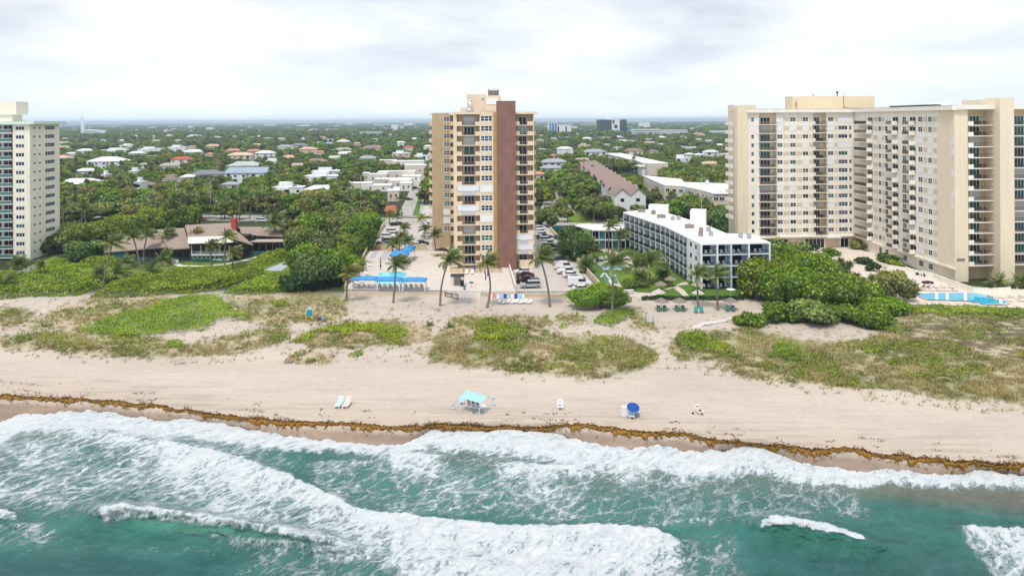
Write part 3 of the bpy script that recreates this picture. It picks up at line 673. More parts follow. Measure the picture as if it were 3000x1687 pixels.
b.build('steel_duct', mat('shiny_duct', (.7, .72, .74), .25, 0, metal=.9), T1, smooth=True)

# ================================================================ the L-shaped tower on the right
q0 = atY(2186, 560, 216.0); fa = FR(q0, (q0[0]+VA[0]*33, q0[1]+VA[1]*33)); A_ = lambda px: fa.s_px(px)
T2 = thing('apartment_tower', 'cream L-shaped apartment tower wrapped round a paved court with a long roof band', 'apartment tower', (*fa.P(15, -8, 0)[:2], 0)); T2['_o'] = tuple(T2.location)
FHr = 2.645; ZR = 42.1
zr = [39.86-FHr*k for k in range(14)]; zs = [38.15-FHr*k for k in range(14)]
LA = A_(2503)
cor = fa.P(LA, 0, 0)
e0 = atY(2797, 560, 171.0); fb = FR(cor, e0); B_ = lambda px: fb.s_px(px); LB = fb.len
fe = FR(e0, (e0[0]+VA[0]*30, e0[1]+VA[1]*30)); E_ = lambda px: fe.s_px(px)
BOT = 3.7
wcols = [(2201, 2210.5, 1), (2277.5, 2294, 2), (2315, 2332.5, 2), (2352, 2369, 2), (2426, 2443, 2), (2457, 2484, 3), (2488, 2496, 1)]
hol = []
for k in range(14):
    for (a, c, n_) in wcols: hol.append((A_(a), A_(c), zr[k]-.66, zr[k]+.66))
bays = [(2225, 2275, 2234, 2262), (2384, 2422, 2386.5, 2408)]
for (a, c, d0, d1) in bays: hol.append((A_(a), A_(c), BOT+.3, 41.9))
b = MB(); fa.wall(b, 0, LA, BOT, 42.2, hol, .2); b.build('beach_wall', beige, T2)
bod = []
prev = 0
for (a, c, d0, d1) in bays:
    bod.append((prev, A_(a), -14, -.21, 0, 42.2)); bod.append((A_(a), A_(c), -14, -1.5, 0, 42.2)); prev = A_(c)
bod.append((prev, LA+.3, -14, -.21, 0, 42.2))
box_mesh(fa, T2, 'wall', beige_p, bod)
# beige panels between the windows of one floor
pan = MB()
for k in range(14):
    for x0, x1 in ((2296, 2313), (2334, 2350), (2371, 2383.5), (2445, 2455)):
        fa.box(pan, A_(x0), A_(x1), 0, .035, zr[k]-.62, zr[k]+.62)
pan.build('wall_panel', beige_d, T2)['kind'] = 'stuff'
rp = random.Random(3)
def pick(x): return GL[[0, 1, 0, 3, 2, 5, 0, 4][int(x*8) % 8]]
shutA = {(1, 1), (2, 1), (3, 1), (4, 1), (3, 3), (4, 3), (5, 3), (6, 3), (0, 1), (3, 5), (4, 5), (0, 8), (1, 8), (2, 8), (3, 10), (4, 10), (1, 0), (5, 0), (6, 0), (6, 4)}
for k in range(14):
    for i, (a, c, n_) in enumerate(wcols):
        m_ = (A_(a)+A_(c))/2; w_ = A_(c)-A_(a)
        if (i, k) in shutA: shutter(fa, m_, zr[k]-.05, w_+.35, 1.75, wht, T2, .03)
        else: win(fa, m_, zr[k], w_, 1.3, n_, 2 if rp.random() < .75 else 1, pick(rp.random()), T2, -.08, .10)
    for j, (a, c, d0, d1) in enumerate(bays):
        x0, x1 = A_(a), A_(c); bb = MB(); fa.box(bb, x0-.3, x1+.15, -1.5, .55, zs[k], zs[k]+.18)
        if j == 1: fa.box(bb, x0-.3, x0+.35, .4, .55, zs[k]+.18, zs[k]+1.15)
        bal = bb.build('balcony', beige, T2)
        railing(fa, x0+.4 if j else x0, x1, zs[k]+.18, 1.0, .48, bal, rail_b if rp.random() < .5 else rail_m, .15)
        if (j == 0 and k in (1, 8)) or (j == 1 and k in (3, 10)): shutter(fa, (A_(d0)+A_(d1))/2, zs[k]+1.3, A_(d1)-A_(d0)+.2, 2.2, grey_sh, T2, -1.42)
        else: win(fa, (A_(d0)+A_(d1))/2, zs[k]+1.3, A_(d1)-A_(d0), 2.2, 3, 1, [GL[2], GL[0], GL[4], GL[0], GL[1]][int(rp.random()*5)], T2, -1.40, name='sliding_door')
# wing that comes forward
bcols = [(2574, 2582.5, 1), (2593, 2602, 1), (2645, 2656, 2), (2691, 2703.5, 2), (2719.5, 2731.5, 2), (2747, 2759.5, 2), (2774, 2793, 3)]
bbay = [(2513, 2541, 2545, 2557), (2607, 2619, 2618, 2632), (2655, 2670, 2668, 2683)]   # projecting balconies and the doors behind them
hb = []
zB = [z-.1 for z in zr]
for k in range(14):
    for (a, c, n_) in bcols: hb.append((B_(a), B_(c), zB[k]-.68, zB[k]+.68))
    for (a, c, d0, d1) in bbay: hb.append((B_(d0), B_(d1), zs[k]+.2, zs[k]+2.3))
for (a, c, n_) in bcols: hb.append((B_(a), B_(c), 1.0, 2.5))
b = MB(); fb.wall(b, 0, LB, 0, 42.2, hb, .08); b.build('court_wall', beige, T2)
box_mesh(fb, T2, 'wing_body', beige_p, [(-.02, LB-3.2, -14, -.23, 0, 42.2), (LB-3.21, LB-.3, -3.2, -.23, 0, 42.2)])
shutB = {(3, 2), (3, 5), (4, 2), (4, 3), (4, 5), (4, 7), (4, 8), (5, 2), (5, 3), (5, 5), (5, 7), (5, 8), (6, 2), (6, 3), (6, 5), (6, 7), (6, 8), (0, 2), (0, 5), (0, 9), (0, 12), (1, 0), (1, 6), (1, 10), (1, 13), (2, 2), (2, 10), (2, 12), (3, 10), (3, 13)}
pan = MB()
for k in range(14):
    for i, (a, c, n_) in enumerate(bcols):
        m_ = (B_(a)+B_(c))/2; w_ = B_(c)-B_(a)
        if (i, k) in shutB and (i > 1 or rp.random() < .6): shutter(fb, m_, zB[k]-.05, w_+.3, 1.8, wht, T2, .03)
        else: win(fb, m_, zB[k], w_, 1.4, n_, 2, pick(rp.random()), T2, -.02, .10)
    for x0, x1 in ((2560, 2572), (2584, 2591), (2706, 2717), (2734, 2745), (2762, 2772)): fb.box(pan, B_(x0), B_(x1), 0, .035, zB[k]-.62, zB[k]+.62)
    for j, (a, c, d0, d1) in enumerate(bbay):
        x0, x1 = B_(a)+1, B_(d1)-.2; z = zs[k]; bb = MB(); fb.box(bb, x0, x1, 0, 1.7, z, z+.18); fb.box(bb, x1-.15, x1, 0, 1.7, z+.18, z+1.15)
        bal = bb.build('balcony', beige, T2); railing(fb, x0, x1-.2, z+.18, .98, 1.62, bal, rail_m if rp.random() < .55 else rail_b, .12)
        if rp.random() < .22: shutter(fb, (B_(d0)+B_(d1))/2, z+1.25, B_(d1)-B_(d0), 2.0, white_sh, T2, .02)
        else: win(fb, (B_(d0)+B_(d1))/2, z+1.25, B_(d1)-B_(d0)+.5, 2.0, 2, 1, GL[[0, 0, 0, 5][int(rp.random()*4)]], T2, .02, name='sliding_door')
pan.build('wall_panel', beige_d, T2)['kind'] = 'stuff'
for i, (a, c, n_) in enumerate(bcols): win(fb, (B_(a)+B_(c))/2, 1.75, B_(c)-B_(a), 1.5, n_, 2, GL[0], T2, -.08)
box_mesh(fb, T2, 'podium_band', beige, [(0, LB+.3, 0, .45, 3.0, 3.5)])
# beach end: blank column with the name sign, open balconies, tall pier
xs = [E_(v) for v in (2797, 2836, 2911, 2914, 2951, 3075)]
box_mesh(fe, T2, 'end_column', beige_p, [(0, xs[1], -6, 0, 0, 42.1)])
box_mesh(fe, T2, 'end_body', tan_w := mat('beige_brick', (.60, .47, .29), .9, .1, 1.2, fine=.15), [(xs[1], xs[5]+12, -16, -2.6, 0, 42.1)])
box_mesh(fe, T2, 'end_pier', beige_p, [(xs[2]-.1, xs[4], -2.59, 2.2, 0, 44.9)])
box_mesh(fe, T2, 'far_column', beige_p, [(xs[5], xs[5]+3, -2.59, .1, 0, 42.1)])
for k in range(14):
    z = zs[k]-.02
    for x0, x1, pp, dd in ((xs[1], xs[2]-.12, E_(2851), (fe.s_px(2840, 560, -2.5), fe.s_px(2870, 560, -2.5))), (xs[4]+.01, xs[5]-.01, None, (fe.s_px(2971, 560, -2.5), fe.s_px(3000, 560, -2.5)))):
        bb = MB(); fe.box(bb, x0, x1, -2.6, .25, z, z+.17)
        if pp: fe.box(bb, x0, pp, .05, .25, z+.17, z+1.1)
        bal = bb.build('balcony', beige, T2); railing(fe, (pp or x0)+.05, x1-.1, z+.17, .95, .15, bal, rail_m, .3)
        if (pp and k in (2, 7)) or (not pp and k in (5, 8, 9)): shutter(fe, sum(dd)/2, z+1.28, dd[1]-dd[0], 2.2, grey_sh, T2, -2.52)
        else: win(fe, sum(dd)/2, z+1.28, dd[1]-dd[0], 2.3, 3, 1, [GL[2], GL[2], GL[0], GL[4], GL[1]][(k*2+(pp is None)) % 5], T2, -2.5, name='sliding_door')
    win(fe, E_(3042), z+1.28, 3.2, 2.2, 3, 1, GL[0], T2, -2.5, name='sliding_door')
sb_ = box_mesh(fe, T2, 'name_board', darkm, [(E_(2803), E_(2825), 0, .08, 5.05, 5.7)])
for a, c, z0, z1 in ((.12,.34,5.42,5.55),(.42,.64,5.42,5.55),(.70,.9,5.46,5.58),(.04,.28,5.14,5.28),(.34,.62,5.14,5.28),(.66,.94,5.12,5.26)): box_mesh(fe, sb_, 'sign_mark', mat('sign_grey', (.5,.5,.47), .7, 0), [(E_(2803+22*a), E_(2803+22*c), .081, .1, z0, z1)])
# roof band and roof top rooms
pA0, pA1 = fa.P(-.4, .9, 0), fa.P(LA-.9, .9, 0); pB1 = fb.P(LB+.9, .9, 0)
def band3(name, m, z0, z1, w, o):
    pts = [fa.P(-.4, o, 0), fa.P(LA-o, o, 0), fb.P(LB+.6, o, 0)]; inn = [fb.P(LB+.6, o-w, 0), fa.P(LA-o+w*1.0, o-w, 0), fa.P(-.4, o-w, 0)]
    MB().prism([p[:2] for p in pts+inn], z0, z1, True, True).build(name, m, T2)
band3('roof_band', beige, 42.0, 43.1, 2.4, .9)
band3('roof_edge', mat('rust_edge', (.35, .26, .2), .9, .3, 1), 43.1, 43.16, 2.2, .92)
box_mesh(fe, T2, 'roof_band', beige, [(.2, xs[2]-.12, -4, .7, 42.12, 43.25), (xs[4]+.01, xs[5]+14, -4, .6, 42.12, 43.2)])
box_mesh(fa, T2, 'roof', roofgrey, [(0, LA, -14, -1.4, 42.2, 42.6)]); box_mesh(fb, T2, 'roof', roofgrey, [(1.3, LB-4, -14, -1.4, 42.22, 42.62)]); box_mesh(fe, T2, 'roof', roofgrey, [(4, xs[5]+12, -16, -4.1, 42.1, 42.65)])
box_mesh(fa, T2, 'stair_pier', beige_p, [(A_(2156), .0, -1, 1.2, 0, 43.9), (A_(2156), A_(2222), -6, -1.5, 42.6, 44.5)])
for k in range(12): 
    bb = MB(); fa.box(bb, A_(2156)-.95, A_(2156), -6, -2, zs[k], zs[k]+1.1); bb.build('balcony', beige, T2)
fq = FR(fa.P(0, -7, 0), fa.P(10, -7, 0)); Q_ = lambda px: fq.s_px(px, 300)
MB().prism([fq.P(Q_(2325), -1.5, 0)[:2], fq.P(Q_(2322), 0, 0)[:2], fq.P(Q_(2327), .8, 0)[:2], fq.P(Q_(2558), .8, 0)[:2], fq.P(Q_(2558), -7, 0)[:2], fq.P(Q_(2330), -7, 0)[:2]], 43.0, 47.3).build('roof_room', mat('pale_stucco', (.80, .67, .46), .85, .05, .3), T2)
b = MB(); b.tube([fq.P(Q_(2467), .95, 47.5), fq.P(Q_(2467), .95, 43.9), fq.P(Q_(2478), .95, 43.4), fq.P(Q_(2545), .95, 43.2)], .09, 5); b.build('pipe', mat('rusty_pipe', (.33, .2, .1), .8, .3), T2)
b = MB(); b.tube([fq.P(Q_(2327), 1.2, 44.3), fq.P(Q_(2327), 1.2, 47.0)], .42, 8); b.build('duct', beige_d, T2, smooth=True)
b = MB(); b.tube([fq.P(Q_(2463), -2, 47.3), fq.P(Q_(2463), -2, 48.3)], .16, 6); b.tube([fq.P(Q_(2463), -2, 48.3), fq.P(Q_(2463), -2, 48.9)], .4, 8); b.tube([fq.P(Q_(2392), -2, 47.3), fq.P(Q_(2392), -2, 48.1)], .1, 6); b.build('vent_pipe', darkm, T2)
fz = FR(fe.P(0, -5, 0), fe.P(10, -5, 0)); Z_ = lambda px: fz.s_px(px, 300)
box_mesh(fz, T2, 'roof_room', beige_p, [(Z_(2868), Z_(2914), -6, 4.9, 43.2, 44.6)])
fy = FR(fb.P(18, -3, 0), fb.P(LB, -3, 0))
b = MB()
for i in range(24): fy.box(b, i*.85, i*.85+.5, 0, 2, 42.7, 43.6)
b.build('condenser', mat('condenser_green', (.06, .09, .08), .6, .3), T2)
for a in (11, 14.5, 17.5): MB().lathe([(1.1, 0), (1.1, .9), (.8, 1.3), (0, 1.45)], 10, fy.P(a, -3, 42.6)).build('vent_dome', wht, T2, smooth=True)
# court level openings
for a, c, zt in ((2240, 2262, 3.0), (2271, 2303, 3.1), (2352, 2408, 3.0), (2455, 2478, 3.0)):
    win(fa, (A_(a)+A_(c))/2, 1.55, A_(c)-A_(a), 2.9, 5 if c-a > 40 else 2, 1, GL[0], T2, 1.25, .07, name='lobby_window')
box_mesh(fa, T2, 'podium', beige_d, [(-.5, LA-.1, -.2, 1.1, 0, 3.5)]); box_mesh(fa, T2, 'podium_roof', beige, [(-3, LA-.1, -.2, 1.7, 3.5, 3.72)])
railing(fa, 6, LA-.5, 3.72, 1.0, 1.5, T2, rail_b, 1.2)
box_mesh(fa, T2, 'porch_roof', wht, [(A_(2407), A_(2448), 1.2, 3.2, 3.4, 3.9)])

# ================================================================ the pale tower at the left edge
q1 = atY(88, 560, 205.0); f0 = FR((q1[0]-VA[0]*26, q1[1]-VA[1]*26), q1); L_ = lambda px: f0.s_px(px)
fs = FR(q1, (q1[0]+UI[0]*17, q1[1]+UI[1]*17)); K_ = lambda px: fs.s_px(px)
T3 = thing('apartment_tower', 'cream apartment tower with green glass balconies rising at the left edge', 'apartment tower', (*f0.P(13, -8, 0)[:2], 0)); T3['_o'] = tuple(T3.location)
pale = mat('ivory_stucco', (.80, .755, .64), .85, .09, .5, fine=.05, stretch=(1.5, 1.5, .15))
green_gl = mat('green_balcony_glass', (.07, .17, .16), .15, .15, .5, spec=.5)
fl = 2.6; zl = [38.5-fl*k for k in range(15)]
LS = 15.5
sB = L_(38); L0 = f0.len
b = MB(); f0.wall(b, sB, L0, 0, 40.0, [(L_(46), L_(72), z-.62, z+.62) for z in zl], .2); b.build('front_wall', pale, T3)
cs = [(98.5, 105.5, .35), (114, 121, .35), (133.5, 161, .6)]
b = MB(); fs.wall(b, 0, LS, 0, 40.0, [(K_(a), K_(c), z-hh, z+hh) for z in zl for a, c, hh in cs], .2); b.build('side_wall', pale, T3)
box_mesh(f0, T3, 'wall', pale, [(-12, sB, -LS, -1.8, 0, 40), (sB, L0-.21, -LS, -.21, 0, 40)])
box_mesh(f0, T3, 'roof_ledge', mat('mint_ledge', (.60, .74, .66), .7, .05), [(-12, L0+1.6, -LS-1, .9, 39.6, 40.45)])
box_mesh(f0, T3, 'roof_tank', mat('tank_ivory', (.80, .74, .62), .8, .04), [(L_(-60), L_(30), -9, -3, 42.5, 46.4), (L_(-50), L_(14), -8.5, -3.5, 40.4, 42.5)])
for k, z in enumerate(zl):
    win(f0, (L_(46)+L_(72))/2, z, L_(72)-L_(46), 1.2, 3, 1, GL[[0, 1, 3][k % 3]], T3, -.08, .12)
    for a, c, hh in cs: win(fs, (K_(a)+K_(c))/2, z, K_(c)-K_(a), hh*2, 4 if hh > .5 else 1, 2, GL[0], T3, -.08, .08)
    bb = MB(); f0.box(bb, -11, sB-.05, -1.8, .5, z-1.45, z-1.25); bal = bb.build('balcony', pale, T3)
    box_mesh(f0, bal, 'glass_rail', green_gl, [(-11, sB-.1, .42, .46, z-1.25, z-.35)])
    box_mesh(f0, bal, 'handrail', wht, [(-11, sB-.1, .4, .48, z-.35, z-.26)])
    win(f0, L_(14), z-.15, 2.6, 2.1, 2, 1, GL[0], T3, -1.72, .1, name='sliding_door')
    win(f0, L_(-20), z-.15, 2.6, 2.1, 2, 1, GL[0], T3, -1.72, .1, name='sliding_door')

# ================================================================ the white beach hotel with blue balconies
HZ = 10.7
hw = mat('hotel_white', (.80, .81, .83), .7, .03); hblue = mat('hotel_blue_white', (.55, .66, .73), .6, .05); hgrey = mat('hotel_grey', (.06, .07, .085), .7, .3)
A1 = at(2052, 713.6, HZ); B1_ = at(2257, 709, HZ); M1 = at(1948, 662, HZ); L1 = at(1826, 621, HZ)
T4 = thing('beach_hotel', 'white four-storey beach hotel with blue framed balconies and a flat white roof', 'hotel', (*at(2080, 700, HZ)[:2], 0)); T4['_o'] = tuple(T4.location)
fF = FR(A1, B1_); f1 = FR(L1, M1); f2 = FR(M1, A1)
H4 = HZ/4
rb = [at(x, y, HZ)[:2] for x, y in ((2196, 686), (2128, 683), (2067, 657.5), (1958, 624.5), (1905, 612))]
def inset(p, q, d): return p
roofp = [L1[:2], M1[:2], A1[:2], B1_[:2]]+rb
MB().prism([(x, y) for x, y in roofp], HZ-.35, HZ, True, True).build('roof', mat('white_roof', (.83, .83, .83), .7, .02), T4)
# solid core set back from the balconies
cA = fF.P(1.9, -2.4, 0); cB = fF.P(fF.len-.1, -2.4, 0)
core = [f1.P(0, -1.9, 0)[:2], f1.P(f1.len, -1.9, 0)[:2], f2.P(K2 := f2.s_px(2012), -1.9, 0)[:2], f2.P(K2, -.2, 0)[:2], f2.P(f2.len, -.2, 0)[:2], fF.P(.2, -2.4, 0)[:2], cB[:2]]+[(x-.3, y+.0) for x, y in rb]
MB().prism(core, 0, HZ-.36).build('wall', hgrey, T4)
xb = [0]+[fF.s_px(v) for v in (2101, 2141.5, 2193.5)]+[fF.len]
b = MB()
for z in range(5): fF.box(b, 0, fF.len, -2.4, .0, z*H4-.22 if z < 4 else HZ-.36, z*H4 if z < 4 else HZ-.352) if z < 4 else None
for i, x in enumerate(xb): fF.box(b, max(x-.2, 0), min(x+.2, fF.len), -2.39, .03, 0, HZ-.36)
b.build('balcony_frame', hblue, T4)
box_mesh(fF, T4, 'white_post', hw, [(0, .45, .03, .08, 0, HZ-.36), (xb[1]-.18, xb[1]+.18, .03, .08, 0, HZ-.36), (xb[3]-.18, xb[3]+.18, .03, .08, 0, HZ-.36), (fF.len-.4, fF.len, .03, .08, 0, HZ-.36)]+[(0, fF.len, .0, .06, z*H4-.2, z*H4) for z in range(1, 4)])
blrail = mat('slate_railing', (.022, .027, .033), .5, 0)
lamp = mat('curtain_blue', (.50, .62, .72), .8, .15, 3, stretch=(6, 6, .3))
for z in range(4):
    for i in range(4):
        x0, x1 = xb[i]+.2, xb[i+1]-.2
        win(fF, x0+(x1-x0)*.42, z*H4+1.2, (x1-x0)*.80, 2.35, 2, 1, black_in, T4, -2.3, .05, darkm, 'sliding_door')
        box_mesh(fF, T4, 'curtain', lamp, [(x0+(x1-x0)*.84, x1, -2.39, -2.15, z*H4, z*H4+2.4)])
        railing(fF, x0, x1, z*H4, .95, -.08, T4, blrail, .16)
# long side
def side(f, x0, x1, edges):
    E2 = [x0]+[min(max(e, x0), x1) for e in edges]+[x1]
    b = MB()
    for z in range(0, 4): f.box(b, x0, x1, -1.9, 0, z*H4-.2, z*H4)
    for x in E2: f.box(b, max(x0, x-.09), min(x1, x+.09), -1.89, .02, 0, HZ-.36)
    b.build('balcony_frame', mat('pale_blue_frame', (.66,.72,.77), .6, .03), T4)
    for i in range(len(E2)-1):
        a, c = E2[i]+.1, E2[i+1]-.1
        if c-a < .8: continue
        for z in range(4):
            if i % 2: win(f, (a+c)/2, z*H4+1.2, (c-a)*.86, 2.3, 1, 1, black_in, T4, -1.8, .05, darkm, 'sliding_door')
            else: win(f, (a+c)/2, z*H4+1.5, (c-a)*.5, 1.2, 1, 1, GL[1], T4, -1.84, .06)
            box_mesh(f, T4, 'balcony_panel', blrail, [(a, c, -.1, -.04, z*H4+.05, z*H4+.95)])
side(f1, 0, f1.len, [f1.s_px(1780+x/4.53, 660) for x in (292, 355, 412, 473, 560, 632, 700)])
side(f2, 0, f2.s_px(2012, 700), [f2.s_px(1780+x/4.53, 700) for x in (820, 890, 947, 1000)])
b = MB(); hh = [(f2.s_px(a, 740), f2.s_px(c, 740), z*H4+.8, z*H4+1.9) for z in range(4) for a, c in ((2021, 2027), (2036, 2042))]
f2.wall(b, K2, f2.len, 0, HZ-.36, hh, .2); b.build('white_wall', hw, T4)
for q in hh: win(f2, (q[0]+q[1])/2, (q[2]+q[3])/2, q[1]-q[0], 1.1, 1, 1, GL[0], T4, -.08, .06, darkm)
def roofbox(px, py, w, d, h, m, name='air_conditioner', par=T4, z=HZ, label=None):
    P = at(px, py, z); f = FR(P, (P[0]+cos(-.25), P[1]+sin(-.25))); b = MB(); f.box(b, -w/2, w/2, -d, 0, z+.25, z+.25+h)
    for x in (-w/2+.1, w/2-.2): f.box(b, x, x+.1, -d, 0, z, z+.25)
    if name == 'air_conditioner': b.lathe([(min(w, d)*.36, 0), (min(w, d)*.36, .15), (0, .17)], 8, f.P(0, -d/2, z+.25+h))
    return b.build(name, m, par)
acm = mat('ac_brown', (.27, .22, .18), .6, .3, 3); acg = mat('ac_grey', (.33, .35, .37), .5, .3, 3)
for px, py, w, m_ in ((1879, 623, 2.4, acm), (1914, 628, 1.3, acm), (1930, 627, 1.2, acg), (1937, 639, 2.6, acm), (1971, 645, 1.3, acg), (1988, 644, 1.3, acg), (2020, 669, 2.6, acm), (2054, 680, 1.2, acm), (2053, 692, 1.2, acm), (2076, 678, 1.2, acg), (2083, 691, 1.2, acg), (2170, 697, 1.1, acg), (2195, 699, 1.1, acg)):
    roofbox(px, py, w, 1.1, .8, m_)
for px0, px1, py, h in ((1900, 1957, 626, 2.6), (2022, 2067, 661, 4.2)):
    P0, P1 = at(px0, py, HZ), at(px1, py+2, HZ); f = FR(P0, P1); box_mesh(f, T4, 'roof_room', mat('white_roof', 0), [(0, f.len, -4.5, 0, HZ, HZ+h)])
# ================================================================ paving, lawns, roads (sheets a few mm apart)
pave = mat('pink_paving', (.49, .435, .395), .9, .07, .25, fine=.06, coord='World'); pave2 = mat('pool_paving', (.60, .53, .47), .9, .06, .3, fine=.05, coord='World')
asph = mat('pale_asphalt', (.40, .375, .34), .95, .10, .15, fine=.10, coord='World')
lawn_m = mat('lawn_grass', (.085, .165, .02), .95, .3, .6, fine=.35, coord='World'); lawn_y = mat('yellow_lawn', (.15, .22, .02), .95, .25, .4, fine=.35, coord='World')
path_m = mat('shell_path', (.58, .49, .42), .9, .1, .6, coord='World')
_lv = [0]
def sheet(name, px, m, z=None, label=None, pts=None, th=0):
    _lv[0] += 1; zz_ = (.004*_lv[0]+.02) if z is None else z
    P = [at(x, y, zz_) for x, y in px] if pts is None else [(x, y, zz_) for x, y in pts]
    b = MB()
    if th: b.prism([p[:2] for p in P], zz_-th, zz_)
    else: b.face(P)
    o = b.build(name, m); a = sum((P[i][0]*P[(i+1) % len(P)][1]-P[(i+1) % len(P)][0]*P[i][1]) for i in range(len(P)))
    if a < 0: o.data.flip_normals()
    return prop(o, label, kind='structure')
def strip(name, c, w, m, z=None, label=None):
    Lp, Rp = [], []
    for i, p in enumerate(c):
        a, b_ = c[max(i-1, 0)], c[min(i+1, len(c)-1)]; dx, dy = b_[0]-a[0], b_[1]-a[1]; l = hypot(dx, dy) or 1
        ww = w[i] if isinstance(w, (list, tuple)) else w
        Lp.append((p[0]-dy/l*ww/2, p[1]+dx/l*ww/2)); Rp.append((p[0]+dy/l*ww/2, p[1]-dx/l*ww/2))
    _lv[0] += 1; zz_ = (.004*_lv[0]+.02) if z is None else z; b = MB()
    for i in range(len(c)-1): b.face([(*Rp[i], zz_), (*Rp[i+1], zz_), (*Lp[i+1], zz_), (*Lp[i], zz_)])
    return prop(b.build(name, m), label, kind='structure')
def XY(px, py): return at(px, py)[:2]
sheet('pavement', [(1010,852),(1128,652),(1130,640),(1600,640),(1616,677),(1762,852)], pave, label='pinkish paved car park and forecourt of the brick tower')
strip('road', [(-420,345),(-196,306),(-121,292),(-33,277),(20,274),(120,282),(320,300)], 15, asph, label='pale coast road running behind the beach lots')
strip('kerb_strip', [(-420,354),(-196,315),(-121,301),(-33,286.3),(-20,286)], 1.2, concrete)
strip('road', [XY(1205,636), XY(1214,590), XY(1228,545), XY(1243,505), XY(1257,470), XY(1268,440)], [12,9.5,9,9,9,9], asph, label='side street running straight inland past the white villas')
sheet('grass_verge', [(1208,632),(1222,590),(1240,545),(1252,515),(1258,517),(1245,560),(1232,600),(1228,632)], lawn_m)
sheet('sidewalk', [(1236,632),(1250,575),(1262,530),(1275,530),(1290,632)], concrete)
sheet('driveway', [(1600,645),(1650,640),(1648,600),(1622,560),(1600,560),(1590,600),(1570,640)], asph); sheet('driveway', [(1640,645),(1700,665),(1760,660),(1700,640),(1660,590),(1630,560),(1600,570)], asph)
sheet('lawn', [(1660,645),(1665,625),(1700,622),(1745,635),(1742,650),(1700,655)], lawn_y, label='bright oval lawn beside the driveway')
sheet('lawn', [(190,800),(300,790),(420,775),(500,770),(560,765),(700,760),(780,745),(860,735),(860,800),(780,812),(600,800),(380,815),(200,812)], mat('rough_lawn', (.13,.19,.025), .95, .3, .4, fine=.3, coord='World'), label='lawn of the beach restaurant')
sheet('lawn', [(-120,790),(60,795),(95,775),(160,750),(220,770),(340,765),(340,800),(200,812),(60,812),(-120,800)], lawn_y, label='lawn in front of the cream tower')
strip('path', [XY(515,758), XY(512,772), XY(530,779), XY(600,780), XY(660,774), XY(720,762), XY(756,752)], 1.7, mat('white_path', (.66,.64,.58), .9, .05), label='curved pale path in front of the teal restaurant')
sheet('ramp', [(775,790),(838,765),(850,775),(820,795)], mat('grey_ramp', (.40,.42,.46), .9, .08, .5), label='pale grey ramp beside the long hedge')
gd = [(1762,852),(1620,690),(1690,655),(1840,700),(1990,810),(2052,850),(2190,852),(2190,872),(1800,878)]
sheet('garden_ground', [(1770,868),(1625,690),(1690,665),(1830,700),(1990,810),(2052,846),(2200,850),(2210,870)], lawn_m, label='green garden lawn of the white hotel')
sheet('path', [(1690,722),(1770,725),(1830,745),(1890,775),(1900,800),(1870,795),(1800,765),(1760,770),(1700,760)], path_m); sheet('path', [(1775,808),(1800,800),(1812,825),(1822,840),(1845,852),(1870,856),(1905,858),(1935,850),(1960,843),(2000,826),(2030,824),(2025,832),(1985,836),(2005,850),(2020,868),(2004,870),(1990,856),(1972,842),(1945,852),(1920,864),(1900,870),(1845,870),(1820,873),(1790,872),(1780,850)], path_m, label='winding pale path across the hotel lawn')
sheet('lawn', [(1805,808),(1850,803),(1905,800),(1950,800),(1962,826),(1920,842),(1860,840),(1825,830)], lawn_y)
sheet('lawn', [(1710,742),(1760,735),(1805,745),(1790,762),(1740,768)], lawn_m)
sheet('court', [(1755,800),(1800,800),(1812,830),(1780,832)], mat('court_green', (.09,.19,.12), .8, .08), label='green shuffleboard court with white markings'); 
for a, b_ in (((1773,801),(1797,832)), ((1760,812),(1770,800)), ((1792,812),(1806,806)), ((1784,822),(1790,832))):
    p, q = at(*a), at(*b_); strip('court_line', [p[:2], q[:2]], .3, wht)
# right tower court
sheet('pavement', [(2256,712),(2500,715),(2800,840),(3100,850),(3400,900),(3400,935),(3000,906),(2600,900),(2520,890),(2430,870),(2300,800),(2230,760)], mat('pink_court', (.68,.585,.50), .9, .06, .2, fine=.05, coord='World'), label='pale pink paved court and pool terrace of the cream tower')
sheet('driveway', [(2256,735),(2300,725),(2420,790),(2500,835),(2560,870),(2560,895),(2480,880),(2380,830),(2300,790)], mat('pink_drive', (.53,.40,.35), .9, .08, .3, coord='World'))
# ---- raised pool deck of the brick tower
DZ = .8
dk_pts = [at(x, y, DZ)[:2] for x, y in ((1013,846),(1304,850),(1304,850.2),(1509,853),(1487,771),(1300,735),(1083.5,735))]
prop(MB().prism(dk_pts, 0, DZ).build('terrace', pave2), 'raised pool terrace in front of the brick tower', kind='structure')
def wall_obj(name, pts, h, w, m, label, cat, z0=0, group=None, posts=0):
    t = thing(name, label, cat, (pts[0][0], pts[0][1], z0), group=group); t['_o'] = tuple(t.location)
    for i in range(len(pts)-1):
        f = FR(pts[i], pts[i+1]); b = MB(); f.box(b, 0, f.len, -w/2, w/2, z0, z0+h); b.build('wall_panel', m, t)
        b = MB(); f.box(b, -.04, f.len+.04, -w/2-.05, w/2+.05, z0+h, z0+h+.07); b.build('coping', m, t)
    return t
tanw = mat('tan_wall', (.60,.47,.33), .9, .07, .5, fine=.05)
wall_obj('retaining_wall', [at(1009,862)[:2], at(1304,862.5)[:2]], .55, .25, mat('peach_wall', (.62,.50,.38), .9, .12, .4), 'low peach retaining wall under the white fence facing the beach', 'wall')
